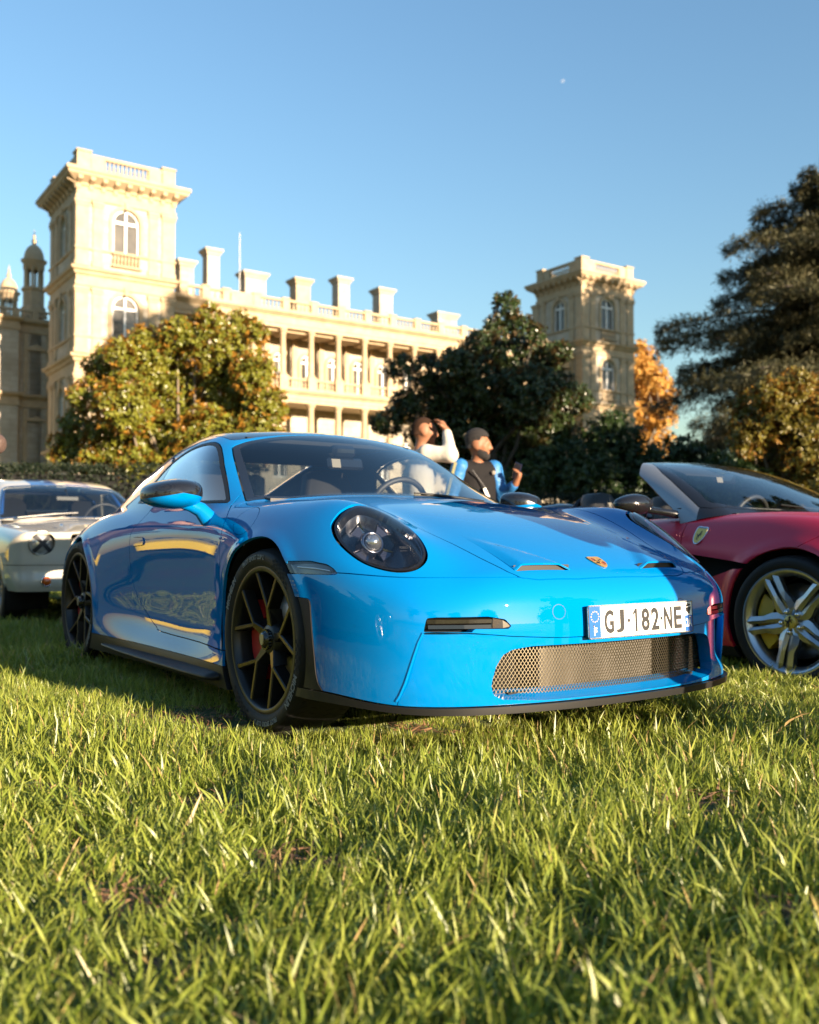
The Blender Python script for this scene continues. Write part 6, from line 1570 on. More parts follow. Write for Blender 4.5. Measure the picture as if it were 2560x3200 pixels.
def star_wheel(parent, loc, rt, rr, w, outward, rim_m, cal_m, rot0=45):
    """five pairs of flared spokes, five round nuts and a badge cap; outer side towards -y"""
    h = w/2; fy = -h*.93; q = MB()
    q.lathe([(rr-.004,-h*.90),(rr+.008,-h*.95),(rr+.010,-h*.90),(rr+.002,-h*.86)], axis='y', seg=64)
    q.lathe([(rr+.008,-h*.95),(rr-.006,-h*.955),(rr-.012,-h*.90),(rr-.030,-h*.80),(rr-.034,-h*.3),(rr-.040,h*.5),(rr-.015,h*.9)], axis='y', seg=64)
    for k in range(5):
        th = R(rot0+72*k)
        for s in (-1, 1):
            P = lambda r, off, dy: np.array((r*math.cos(th)-off*math.sin(th), fy+dy, r*math.sin(th)+off*math.cos(th)))
            st = [(rr+.012, s*.029, .006, .040, .055), (rr*.84, s*.0285, .002, .040, .05), (rr*.58, s*.0255, .005, .038, .044), (rr*.40, s*.030, .014, .054, .04), (rr*.24, s*.028, .022, .056, .04), (.032, s*.014, .028, .028, .03)]
            V = []
            for r, off, dy, ww, dd in st: V += [P(r,off-ww/2,dy+.010), P(r,off-s*ww*.1,dy-.002), P(r,off+ww/2,dy+.010), P(r,off+ww*.5,dy+dd), P(r,off-ww*.5,dy+dd)]
            q.add(V, [(5*i+a, 5*i+(a+1) % 5, 5*i+5+(a+1) % 5, 5*i+5+a) for i in range(5) for a in range(5)])
    q.lathe([(.001,fy+.028),(.060,fy+.028),(.085,fy+.04),(.09,fy+.09)], axis='y', seg=36)
    wh = q.build('wheel', rim_m, parent); wh.location = loc
    if outward > 0: wh.rotation_euler = (0,0,math.pi)
    t = MB(); t.lathe(tyre_profile(rt, rr, w), axis='y', seg=72); t.build('tyre', M_RUB, wh)
    for k in range(5):
        a = R(rot0+72*k); b = MB(); b.lathe([(.001,-.020),(.009,-.018),(.013,-.010),(.014,.0),(.018,.004)], c=(.056*math.cos(a), fy+.024, .056*math.sin(a)), axis='y', seg=14); b.build('wheel_nut', M_CHROME, wh)
    b = MB(); b.lathe([(.001,fy+.004),(.030,fy+.005),(.034,fy+.010),(.035,fy+.03)], axis='y', seg=28); b.build('hub_cap', M_GOLD, wh)
    b = MB(); b.prism([(x*.032, z*.032) for x, z in HORSE], fy+.0015, fy+.003, 'y'); b.build('hub_emblem', M_INK, wh)
    d = MB(); d.lathe([(.07,.0),(rr*.74,.0),(rr*.74,.03),(.07,.03)], c=(0,fy+.10,0), axis='y', seg=40); d.build('brake_disc', M_DISC, wh)
    ca = MB(); sx = 1 if outward < 0 else -1; an = np.linspace(R(143), R(225), 10)
    ca.prism([(sx*rr*.83*math.cos(a), rr*.83*math.sin(a)) for a in an]+[(sx*rr*.50*math.cos(a), rr*.50*math.sin(a)) for a in an[::-1]], fy+.055, fy+.15, 'y'); ca.build('caliper', cal_m, wh)
    return wh
# rearing horse outline, simplified (x, z)
HORSE = [(.10,.95),(.22,1.0),(.30,.88),(.44,.72),(.40,.64),(.26,.70),(.24,.52),(.34,.36),(.60,.44),(.74,.34),(.68,.28),(.56,.34),(.38,.24),(.30,.14),(.52,.02),(.48,-.16),(.40,-.14),(.40,-.02),(.18,.06),(.06,-.18),(.12,-.42),(-.02,-.66),(.10,-.88),(-.06,-.92),(-.16,-.64),(-.06,-.42),(-.20,-.26),(-.34,-.42),(-.30,-.70),(-.22,-.84),(-.36,-.88),(-.44,-.66),(-.48,-.38),(-.36,-.14),(-.52,-.04),(-.70,.12),(-.62,.42),(-.52,.16),(-.34,.10),(-.16,.20),(-.02,.44),(-.04,.74)]

def shell_badge(parent, c, nrm, upv, w, h, name, m_rim, m_field, m_fig):
    """raised shield on a body side with a rearing horse"""
    n = np.array(nrm, float); n /= np.linalg.norm(n); u = np.array(upv, float); u -= n*(u @ n); u /= np.linalg.norm(u); s = np.cross(u, n)
    def pl(poly, d0, d1, m, nm, par):
        q = MB(); q.prism(poly, d0, d1, 'z'); o = q.build(nm, m, par); map_mesh(o.data, lambda v: np.array(c)+v[:,:1]*s+v[:,1:2]*u+v[:,2:]*n); return o
    S0 = shield_outline(w/2, h/2); b = pl(S0, -.004, .004, m_rim, name, parent)
    pl([(x*.86, z*.86-.002) for x, z in S0], .004, .0052, m_field, 'badge_field', b)
    pl([(-w*.38, h*.36), (w*.38, h*.36), (w*.40, h*.43), (-w*.40, h*.43)], .0052, .0056, M_GREYM, 'badge_band', b)
    pl([(x*w*.30, z*h*.27-.004) for x, z in HORSE], .0052, .0060, m_fig, 'badge_horse', b)

def build_ferrari():
    body, cab, roof = ferrari_shape()
    car = empty('convertible_car', (2.75, 5.50, -.06), math.atan2(F2[1], F2[0]), label='dark red open two-seater with silver wheels, parked to the right of the blue coupe', cat='car')
    ay = lambda V: np.abs(V[:,1]); half = lambda q, s: q.where((q.V[q.T][:,:,1].mean(1)*s) > 0)
    S = Surf.make(body, (-3.72,-1.05,.12), (1.02,1.05,1.05), .022)
    for wx in (0, -FWB): S = S.clip(lambda V: np.where(ay(V) > .5, FAR-np.hypot(V[:,0]-wx, V[:,2]-FRT), -1.))
    # cockpit opening and cowl under the windscreen
    cp = round_poly([(-.80,-.60),(-1.10,-.715),(-2.02,-.70),(-2.12,-.55),(-2.12,.55),(-2.02,.70),(-1.10,.715),(-.80,.60),(-.62,.0)], .06); csd = poly_sd(cp)
    S = S.clip(lambda V: np.where(V[:,2] > .78, -csd(V[:,0], V[:,1]), -1.))
    # side outlet behind the front wheel
    vp = round_poly([(-.655,.690),(-.235,.642),(-.255,.614),(-.339,.611),(-.525,.556),(-.78,.47),(-.95,.50),(-.82,.64)], .012, 3); vsd = poly_sd(vp)
    S = S.clip(lambda V: np.where(ay(V) > .6, -vsd(V[:,0], V[:,2]), -1.))
    for s in (-1, 1):
        q = MB(); q.prism([(-.98,.40),(-.22,.55),(-.22,.70),(-.98,.74)], s*.76, s*.80, 'y'); q.build('outlet_lining', M_VOID, car)
    # door, bonnet, front bumper
    dp = smooth_poly([(-.765,.96),(-.750,.86),(-.728,.755),(-.70,.66),(-.72,.45),(-.80,.28),(-1.90,.28),(-2.02,.5),(-2.05,.75),(-2.0,.96)], 5, corner={0,9}); dsd = poly_sd(dp)
    DO, S = S.split(lambda V: np.where((ay(V) > .70) & (V[:,0] < -.6), dsd(V[:,0], V[:,2]), 1.), .0025)
    for s in (-1, 1): half(DO, s).obj('door', M_REDP, car, flange=.02)
    hp = round_poly([(.80,0),(.76,.35),(.60,.55),(.20,.66),(-.30,.74),(-.60,.76),(-.62,.45),(-.50,0)], [.001,.1,.1,.2,.2,.05,.05,.001], 4); hsd = poly_sd(np.vstack([hp, (hp*[1,-1])[::-1]]))
    HO, S = S.split(lambda V: np.where(V[:,2] > .6, hsd(V[:,0], V[:,1]), 1.), .0022); HO.obj('bonnet', M_REDP, car)
    BU, S = S.split(lambda V: np.where(V[:,0] > .0, -((V[:,0]-.028)*.42+(.722-V[:,2])+.5*np.clip(V[:,0]-.3,0,9)*0), 1.)*-1 if False else np.maximum(.02-V[:,0], V[:,2]-(.722+.60*np.clip(V[:,0]-.028, 0, 9))), .002)
    BU.obj('front_bumper', M_REDP, car, flange=.02)
    SK, S = S.split(lambda V: V[:,2]-.185, .001); SK.obj('sill', M_SATIN, car, flange=.02)
    S.obj('body_shell', M_REDP, car, flange=.02)
    # windscreen, pillars and header
    G = Surf.make(cab, (-1.95,-.95,.80), (.0,.95,1.34), .02)
    kp = round_poly([(-.25,-.86),(-.80,-.83),(-.835,-.805),(-1.236,-.70),(-1.325,-.56),(-1.318,-.3),(-1.312,0),(-1.318,.3),(-1.325,.56),(-1.236,.70),(-.835,.805),(-.80,.83),(-.25,.86)], .02, 3); ksd = poly_sd(kp)
    G = G.clip(lambda V: ksd(V[:,0], V[:,1])).clip(lambda V: .86+.055*sstep(-.9,-.5,V[:,0])-V[:,2])
    wp = [(-.400,0),(-.42,.148),(-.445,.424),(-.535,.589),(-.635,.745),(-.708,.770),(-.90,.715),(-1.10,.650),(-1.265,.545),(-1.285,.3),(-1.285,0)]
    wr = round_poly(wp, [.001,.2,.2,.2,.03,.03,.3,.3,.03,.2,.001], 4); wsd = poly_sd(np.vstack([wr, (wr*[1,-1])[::-1]]))
    WS, G = G.split(lambda V: wsd(V[:,0], V[:,1]), .002)
    BO, WS = WS.split(lambda V: -(wsd(V[:,0], V[:,1])+.05*sstep(-.5,-.8,V[:,0])*sstep(.4,.55,ay(V))+.018), 0.)
    WS.obj('windscreen', M_WS, car, flange=0); BO.obj('windscreen_border', M_BLACK, car, flange=.01)
    HD, G = G.split(lambda V: np.maximum(ay(V)-.545, V[:,0]+1.2), 0.)
    HD.obj('windscreen_header', M_BLACK, car, flange=.05, inward=(-.3,0,-.3))
    CW, G = G.split(lambda V: -.70-V[:,0]+.25*(ay(V)-.8), 0.); CW.obj('cowl', M_BLACK, car)
    for s in (-1, 1): half(G, s).obj('windscreen_pillar', M_PILL, car, flange=.045, inward=(-.5,-s*.6,-.1))
    # wheels, linings
    for s in (-1, 1):
        star_wheel(car, (0,s*.835,FRT), .345, .268, .255, s, M_SILV, M_YCAL); star_wheel(car, (-FWB,s*.82,FRT), .348, .268, .285, s, M_SILV, M_YCAL, 20)
        for wx in (0, -FWB):
            q = MB(); q.lathe([(FAR+.004,s*.945),(FAR+.012,s*.88),(FAR+.014,s*.55),(.02,s*.55)], c=(wx,0,FRT), axis='y', seg=36, a0=R(-20), a1=R(200)); q.build('wheel_arch_lining', M_VOID, car)
    q = MB(); q.box((-1.3,0,.20), (4.0,1.3,.08)); q.build('underbody', M_VOID, car)
    # cabin
    q = MB(); q.box((-1.45,0,.36), (1.5,1.4,.06)); q.box((-2.15,0,.62), (.05,1.36,.56)); q.build('cabin_tub', M_VOID, car)
    for s in (-1, 1):
        q = MB(); q.prism([(-.80,.35),(-2.05,.35),(-2.08,.90),(-1.3,.885),(-.85,.89)], s*.70, s*.735, 'y'); q.build('door_lining', M_LEATH, car)
    q = MB(); q.prism([(-.50,.925),(-.80,.940),(-1.0,.915),(-1.08,.84),(-1.02,.62),(-.5,.62)], -.70, .70, 'y'); q.build('dashboard', M_LEATH, car)
    for y in (-.37, .37):
        q = MB(); q.prism([(-1.35,.38),(-1.82,.38),(-1.86,.46),(-1.80,.56),(-1.36,.58)], y-.25, y+.25, 'y'); st = q.build('seat', M_LEATH, car)
        q = MB(); P = np.array([(0,-.24),(.15,-.26),(.38,-.25),(.48,-.20),(.54,-.145),(.66,-.125),(.72,-.08),(.735,0)]); P = np.vstack([P, (P*[1,-1])[::-1][1:]]); V = []
        for d, sc in ((-.07,.85),(-.03,1.),(.04,1.),(.08,.85)):
            for (hh, w_) in P: V.append((-1.74-.27*hh-d, y+w_*sc, .48+hh*.86))
        n = len(P); q.add(V, [(i+k*n, (i+1) % n+k*n, (i+1) % n+(k+1)*n, i+(k+1)*n) for k in range(3) for i in range(n)]+[tuple(range(n-1,-1,-1)), tuple(range(3*n,4*n))], True); q.build('seat_back', M_LEATH, st)
        q = MB(); q.prism([(x*.035+y, z*.05) for x, z in HORSE], -.001, .001, 'z'); o = q.build('seat_emblem', M_BEIGE, st); map_mesh(o.data, lambda c: np.stack([np.full(len(c),-1.806)-.27*c[:,1]+c[:,2], c[:,0], 1.03+c[:,1]], 1))
    q = MB(); th = np.linspace(0, 2*math.pi, 33); q.tube([(-1.20+.06*math.sin(t), .37+.185*math.cos(t), .90+.175*math.sin(t)) for t in th], .017, 8, cap=False); q.box((-1.19,.37,.89), (.04,.13,.11), bev=.01); q.box((-1.19,.37,.89), (.02,.34,.035)); q.build('steering_wheel', M_LEATH, car)
    q = MB(); q.box((-1.12,0,1.185), (.035,.23,.068), rot=Euler((0,-.25,0)), bev=.014); q.box((-1.18,0,1.24), (.09,.12,.03)); q.build('rear_view_mirror', M_BLACK, car)
    q = MB(); q.box((-1.100,-.075,1.18), (.004,.06,.05), rot=Euler((0,-.25,0))); q.build('mirror_tag', M_BEIGE, car)
    for s in (-1, 1):
        q = MB(); q.prism([(-1.24,1.262),(-1.05,1.195),(-1.04,1.185),(-1.24,1.250)], s*.10, s*.48, 'y'); q.build('sun_visor', M_LEATH, car)
        # head fairings behind the seats and the folded-roof deck
        q = MB(); V = []; st = [(-2.02,.80,.02,.02),(-2.06,.92,.15,.06),(-2.14,1.03,.165,.10),(-2.30,1.055,.16,.11),(-2.55,1.035,.14,.10),(-2.9,.98,.10,.07),(-3.1,.93,.04,.03)]
        for x, z, w, hh in st:
            for a in np.linspace(0, 2*math.pi, 12, endpoint=False): V.append((x, s*.37+w*math.cos(a), z-hh+hh*math.sin(a)))
        q.add(V, [(12*i+a, 12*i+(a+1) % 12, 12*i+12+(a+1) % 12, 12*i+12+a) for i in range(6) for a in range(12)]+[tuple(range(11,-1,-1)), tuple(range(72,84))], True); q.build('head_fairing', M_BLACK, car)
        q = MB(); q.tube([(-2.04,s*.37+.15*math.cos(a),.90+.17*math.sin(a)) for a in np.linspace(0, math.pi, 14)], .022, 8); q.build('roll_hoop', M_SATIN, car)
        q = MB(); q.tube([(-.88,s*.770,.925),(-.845,s*.80,.935),(-.84,s*.86,.945)], [.03,.022,.02], 8); door_mirror_at(car, s, (-.965, s*1.05, .985), M_BLACK)
    q = MB(); q.box((-2.12,0,.965), (.03,.60,.16)); q.build('wind_deflector', M_SG, car)
    for (a, b, c) in (((-.44,.50,.93),(-.46,.15,.955),(-.52,-.25,.985)), ((-.43,-.05,.93),(-.47,-.35,.95),(-.60,-.66,.965))):
        q = MB(); q.tube([a, b, c], [.012,.010,.007], 6); q.build('wiper', M_SATIN, car)
    for s in (-1, 1):
        # swept lamp on the nose, outside the photograph's frame but part of the car
        q = MB(); V = []
        for u, w in ((0,.02),(.3,.055),(.7,.06),(1.,.02)):
            x = .74-.38*u; y = s*(.60+.20*u); z = .665+.12*u; V += [(x+.015,y,z-w*.5),(x+.02,y,z+w*.5)]
        q.add(V, [(0,2,3,1),(2,4,5,3),(4,6,7,5)]); q.build('headlight', M_GLASSB, car)
    x0, z0 = -.607, .797; y0 = 1.
    a, b = .70, 1.0
    for _ in range(30):
        m = (a+b)/2
        if body(np.array([x0]), np.array([-m]), np.array([z0]))[0] < 0: a = m
        else: b = m
    g = Surf.grad(body, np.array([[x0,-a,z0]]))[0]
    shell_badge(car, (x0,-a-.001,z0), g, (.10,0,1), .086, .124, 'wing_badge', M_CHROME, M_GOLD, M_INK)
    return car
def door_mirror_at(car, s, c, m):
    """aerofoil door mirror on a thin arm"""
    q = MB(); V = []; nu, nv = 20, 12
    for j in range(nv):
        t = j/(nv-1); y = c[1]+s*(t-.5)*.25; k = math.sin(math.pi*min(1, max(0, t*.94+.04)))**.45
        for i in range(nu):
            a = 2*math.pi*i/nu; V.append((c[0]-.035*(t-.3)+.075*k*math.cos(a), y, c[2]+.062*k*math.sin(a)*(1.15-.3*t)))
    q.add(V, [(j*nu+i, j*nu+(i+1) % nu, (j+1)*nu+(i+1) % nu, (j+1)*nu+i) for j in range(nv-1) for i in range(nu)]+[tuple(range(nu-1,-1,-1)), tuple(range((nv-1)*nu, nv*nu))], True)
    o = q.build('door_mirror', m, car)
    q = MB(); q.prism([(-.80,.915),(-.93,.905),(-.90,.955),(-.83,.965)], s*.775, s*.79, 'y'); q.tube([(-.86,s*.785,.925),(-.89,s*.88,.94),(-.95,s*.96,.955)], [.026,.020,.022], 8); q.build('mirror_arm', m, o)

M_DKSEAT = mat('dark_seat_fabric', (.007,.007,.007), rough=.95, spec=.1)  # even near-black seat cloth with little gloss
def build_mustang():
    body, cab = mustang_shape()
    car = empty('vintage_car', (-2.82, 8.60, -.02), math.atan2(F2[1], F2[0]), label='cream vintage fastback with blue roof stripes and taped headlight behind the blue coupe', cat='car')
    ay = lambda V: np.abs(V[:,1]); half = lambda q, s: q.where((q.V[q.T][:,:,1].mean(1)*s) > 0)
    S = Surf.make(body, (-3.85,-.95,.16), (.92,.95,1.0), .022)
    for wx in (0., -MWB): S = S.clip(lambda V: np.where(ay(V) > .5, MAR-np.hypot(V[:,0]-wx, V[:,2]-MRT), -1.))
    S = S.clip(lambda V: np.where(V[:,0] > .2, .325-V[:,2], -1.))
    # headlamp bucket, grille opening, bonnet
    H = lambda V: np.where(V[:,0] > .5, np.hypot(ay(V)-.645, V[:,2]-.71)-.092, 1.)
    _, S = S.split(H, .0)
    G = poly_sd(round_poly([(-.44,.545),(.44,.545),(.44,.79),(-.44,.79)], .03))
    _, S = S.split(lambda V: np.where(V[:,0] > .5, G(V[:,1], V[:,2]), 1.), 0.)
    hp = round_poly([(.745,0),(.745,.42),(.70,.46),(.2,.52),(-.46,.60),(-.50,.50),(-.42,0)], [.001,.03,.06,.3,.03,.05,.001], 4); hsd = poly_sd(np.vstack([hp, (hp*[1,-1])[::-1]]))
    HO, S = S.split(lambda V: np.where(V[:,2] > .74, hsd(V[:,0], V[:,1]), 1.), .004); HO.obj('bonnet', M_CREAM, car)
    VA, S = S.split(lambda V: np.maximum(V[:,2]-(.535), .42-V[:,0]), .003); VA.obj('front_valance', M_CREAM, car, flange=.02)
    S.obj('body_shell', M_CREAM, car, flange=.02)
    C = Surf.make(cab, (-3.7,-.85,.84), (-.2,.85,1.42), .022)
    C = C.clip(lambda V: .87-V[:,2])
    wp = [(-.535,0),(-.555,.2),(-.60,.45),(-.66,.66),(-.70,.69),(-1.0,.625),(-1.21,.565),(-1.235,.52),(-1.215,.3),(-1.20,0)]; wr = round_poly(wp, [.001,.2,.2,.04,.04,.3,.04,.04,.2,.001], 4); wsd = poly_sd(np.vstack([wr, (wr*[1,-1])[::-1]]))
    WS, C = C.split(lambda V: np.where(V[:,0] > -1.4, wsd(V[:,0], V[:,1]), 1.), .002)
    ED, WS = WS.split(lambda V: -(wsd(V[:,0], V[:,1])+.016), 0.); WS.obj('windscreen', M_WS, car, flange=0); ED.offset(.004).obj('windscreen_trim', M_CHROME, car, flange=.01)
    sp = poly_sd(round_poly([(-.90,.93),(-1.36,1.235),(-1.85,1.245),(-2.15,1.0),(-2.18,.93)], .03)); SW, C = C.split(lambda V: np.where(ay(V) > .35, sp(V[:,0], V[:,2]), 1.), .002)
    for s in (-1, 1): half(SW, s).obj('side_window', M_DKG, car, flange=0)
    rsd = poly_sd(round_poly([(-2.0,-.45),(-2.0,.45),(-2.9,.5),(-2.9,-.5)], .06)); RW, C = C.split(lambda V: rsd(V[:,0], V[:,1]), .002); RW.obj('rear_window', M_DKG, car, flange=0)
    for y0, y1 in ((-.29,-.045),(.045,.29)):
        ST, C = C.split(lambda V: np.where(V[:,2] > 1.15, np.maximum(y0-V[:,1], V[:,1]-y1), 1.), 0.); ST.obj('roof_stripe', M_STRIPE, car, flange=0)
    C.obj('cabin_shell', M_CREAM, car, flange=.02)
    # lamps
    for s in (-1, 1):
        q = MB(); q.lathe([(.10,-.10),(.094,.0),(.099,.012),(.104,.0),(.104,-.05)], c=(.760, s*.645, .71), axis='x', seg=36); rim = q.build('headlight', M_GREYM, car)
        q = MB(); q.lathe([(.001,.030),(.04,.026),(.07,.016),(.092,-.004)], c=(.752, s*.645, .71), axis='x', seg=32); q.build('headlight_glass', M_GLASSB, rim)
        for a in (45, -45):
            q = MB(); ca, sa = math.cos(R(a)), math.sin(R(a)); V = []
            for u in np.linspace(-.10,.10,9):
                x = .787-2.6*u*u
                for w in (-.0155,.0155): V.append((x, s*.645+u*ca-w*sa, .71+u*sa+w*ca))
            q.add(V, [(2*i,2*i+1,2*i+3,2*i+2) for i in range(8)]); q.build('tape_strip', M_TAPE, rim)
        q = MB(); q.lathe([(.001,.022),(.022,.019),(.035,.006),(.036,.0)], c=(.772, s*.607, .408), axis='x', seg=24); k = q.build('indicator_lamp', M_AMBER, car)
        q = MB(); q.lathe([(.036,-.01),(.037,.010),(.042,.012),(.046,.004),(.047,-.01)], c=(.768, s*.607, .408), axis='x', seg=24); q.build('indicator_bezel', M_CHROME, k)
        for j in range(3):
            q = MB(); q.box((.785, s*(.488+.017*j), .69), (.012,.006,.13)); q.build('grille_side_slat', M_CREAM, car)
    q = MB(); q.box((.66,0,.667), (.02,.86,.24)); q.build('grille', M_VOID, car)
    q = MB(); q.box((.45,0,.36), (.5,1.2,.05)); q.build('underbody', M_VOID, car)
    for (y, zz) in ((-.34,.0),(.36,.0)):
        q = MB(); q.tube([(-.53,y-.22,.945),(-.575,y+.12,.985),(-.60,y+.34,1.0)], [.010,.012,.008], 6); q.build('wiper', M_GREYM, car)
        q = MB(); q.lathe([(.001,.02),(.010,.018),(.016,.004),(.016,0)], c=(.55, y*1.3, .853), seg=12); q.build('bonnet_pin', M_CHROME, car)
    # cabin
    q = MB(); q.box((-1.6,0,.50), (2.0,1.3,.06)); q.box((-.75,0,.86), (.35,1.35,.12)); q.build('cabin_floor', M_VOID, car)
    for y in (-.36, .36):
        q = MB(); P = np.array([(0,-.22),(.30,-.24),(.42,-.20),(.50,-.15),(.62,-.145),(.68,-.10),(.70,0)]); P = np.vstack([P, (P*[1,-1])[::-1][1:]]); V = []
        for d, sc in ((-.05,.9),(.05,1.)):
            for hh, w in P: V.append((-1.62-.2*hh-d, y+w*sc, .55+hh*.9))
        n = len(P); q.add(V, [(i, (i+1) % n, n+(i+1) % n, n+i) for i in range(n)]+[tuple(range(n-1,-1,-1)), tuple(range(n,2*n))]); st = q.build('seat', M_DKSEAT, car)
        me = text_mesh('sparco', .07, .0005, (1.5,1.)); map_mesh(me, lambda c: np.stack([-1.655-.2*(c[:,1]+.48)+c[:,2]+.0, y+c[:,0], .55+(c[:,1]+.50)], 1)); link('seat_lettering', me, M_BEIGE, st)
        for dy in (-.07,.07):
            q = MB(); q.box((-1.69,y+dy,1.01), (.015,.05,.10), rot=Euler((0,-.2,0)), bev=.004); q.build('harness_slot', M_GREYM, st)
    q = MB(); q.tube([(-2.0,-.58,.5),(-1.98,-.54,1.16),(-1.97,-.40,1.25),(-1.97,.40,1.25),(-1.98,.54,1.16),(-2.0,.58,.5)], .022, 8); q.tube([(-1.02,-.60,1.0),(-1.32,-.53,1.24),(-1.97,-.45,1.26)], .02, 8); q.tube([(-1.02,.60,1.0),(-1.32,.53,1.24),(-1.97,.45,1.26)], .02, 8); q.build('roll_cage', M_STRIPE, car)
    q = MB(); q.box((-.98,.0,1.15), (.02,.22,.05), bev=.008); q.tube([(-.98,0,1.17),(-1.05,0,1.24)], .008, 6); q.build('rear_view_mirror', M_SATIN, car)
    q = MB(); th = np.linspace(0, 2*math.pi, 29); q.tube([(-1.02+.08*math.sin(t), .36+.19*math.cos(t), .93+.17*math.sin(t)) for t in th], .014, 8, cap=False); q.build('steering_wheel', M_LEATH, car)
    for (wx, wy) in ((.03,.735),(-MWB,.735)):
        for s in (-1, 1):
            q = MB(); rr = .195; h = .105
            q.lathe([(rr-.006,-h*.8),(rr+.006,-h*.9),(rr-.006,-h*.93),(rr-.02,-h*.7),(rr-.03,-h*.1),(.10,-h*.25),(.085,-h*.55),(.04,-h*.6),(.001,-h*.62)], axis='y', seg=48)
            for k in range(5):
                a = 2*math.pi*k/5; q.lathe([(.001,-h*.95),(.010,-h*.95),(.012,-h*.6)], c=(.06*math.cos(a),0,.06*math.sin(a)), axis='y', seg=8)
            w = q.build('wheel', M_GREYM, car); w.location = (wx, s*wy, MRT)
            if s > 0: w.rotation_euler = (0,0,math.pi)
            t = MB(); t.lathe(tyre_profile(.325, rr, .21), axis='y', seg=48); t.build('tyre', M_RUB, w)
            q = MB(); q.lathe([(MAR+.004,s*.845),(MAR+.012,s*.80),(MAR+.014,s*.5),(.02,s*.5)], c=(wx,0,MRT), axis='y', seg=30, a0=R(-25), a1=R(205)); q.build('wheel_arch_lining', M_VOID, car)
    return car
# ------------------------------------------------------------------ people: each body is one continuous skin grown round a posed skeleton
def sdf_skin(prims, d=.011, k=.035):
    """prims: ('c', a, b, ra, rb) tapered limbs, ('e', centre, radii, rotz) lumps, ('-e', ...) hollows; blended into one surface"""
    los, his = [], []
    for p in prims:
        if p[0] == 'c': a, b = np.array(p[1]), np.array(p[2]); r = max(p[3], p[4]); los.append(np.minimum(a,b)-r); his.append(np.maximum(a,b)+r)
        elif p[0] == 'e': los.append(np.array(p[1])-max(p[2])); his.append(np.array(p[1])+max(p[2]))
    lo = np.min(los,0)-.05; hi = np.max(his,0)+.05; n = np.ceil((hi-lo)/d).astype(int)+1; G = np.full(n, .3)
    ax = [lo[i]+d*np.arange(n[i]) for i in range(3)]
    for p, l, h in [(p, None, None) for p in prims]:
        if p[0] == 'c': a, b = np.array(p[1], float), np.array(p[2], float); r = max(p[3], p[4]); l = np.minimum(a,b)-r; h = np.maximum(a,b)+r
        else: l = np.array(p[1])-max(p[2]); h = np.array(p[1])+max(p[2])
        kk = p[5] if p[0] == 'c' and len(p) > 5 else k
        i0 = np.maximum(((l-.08-lo)/d).astype(int), 0); i1 = np.minimum(((h+.08-lo)/d).astype(int)+2, n); sl = tuple(slice(x, y) for x, y in zip(i0, i1))
        X, Y, Z = np.meshgrid(*[ax[i][sl[i]] for i in range(3)], indexing='ij', sparse=True)
        if p[0] == 'c':
            ab = b-a; L2_ = ab @ ab+1e-12; t = np.clip(((X-a[0])*ab[0]+(Y-a[1])*ab[1]+(Z-a[2])*ab[2])/L2_, 0, 1)
            f = np.sqrt((X-a[0]-t*ab[0])**2+(Y-a[1]-t*ab[1])**2+(Z-a[2]-t*ab[2])**2)-(p[3]+t*(p[4]-p[3]))
        else:
            c = p[1]; rz = p[3] if len(p) > 3 else 0.; ca, sa = math.cos(rz), math.sin(rz); x = (X-c[0])*ca+(Y-c[1])*sa; y = -(X-c[0])*sa+(Y-c[1])*ca
            q = np.sqrt((x/p[2][0])**2+(y/p[2][1])**2+((Z-c[2])/p[2][2])**2); f = (q-1)*min(p[2])
        G[sl] = smax(G[sl], -f, .02) if p[0] == '-e' else smin(G[sl], f, kk)
    V, Q = surface_nets_grid(G, lo, d); return V, Q
def surface_nets_grid(G, lo, d):
    n = G.shape; it = iter([G])
    return surface_nets(lambda X, Y, Z: G, lo, np.array(lo)+d*(np.array(n)-1.5), d)
def skin_obj(name, prims, m, parent, d=.011, k=.035):
    V, Q = sdf_skin(prims, d, k); me = mesh_np(name, V, Q, True); fix_normals(me); return link(name, me, m, parent)

def hand(w, f, pn, s, curl=.6, size=1.0):
    """palm and five fingers: wrist point, pointing direction, palm normal, side (+1 thumb on the left of f seen from the back)"""
    w = np.array(w, float); f = np.array(f, float); f /= np.linalg.norm(f); pn = np.array(pn, float); pn -= f*(pn @ f); pn /= np.linalg.norm(pn); t = np.cross(pn, f)*s; P = []; S = size
    c = w+f*.05*S; P.append(('c', w, w+f*.085*S, .026*S, .030*S, .02)); P.append(('c', w+f*.03*S+t*.015*S, w+f*.085*S+t*.022*S, .020*S, .018*S, .015)); P.append(('c', w+f*.03*S-t*.015*S, w+f*.08*S-t*.025*S, .020*S, .016*S, .015))
    for o, L in ((.027,.068),(.009,.078),(-.009,.072),(-.026,.056)):
        b = w+f*.09*S+t*o*S; a1 = curl; m = b+(f*math.cos(a1)+pn*math.sin(a1))*L*.5*S; a2 = curl*2.1; e = m+(f*math.cos(a2)+pn*math.sin(a2))*L*.5*S; P += [('c', b, m, .0105*S, .0095*S, .006), ('c', m, e, .0095*S, .008*S, .006)]
    b = w+f*.025*S+t*.028*S; m = b+(f*.6+t*.7+pn*.35)*.038*S; e = m+(f*.85+t*.15+pn*.5)*.032*S; P += [('c', b, m, .015*S, .012*S, .012), ('c', m, e, .012*S, .0095*S, .008)]
    return P
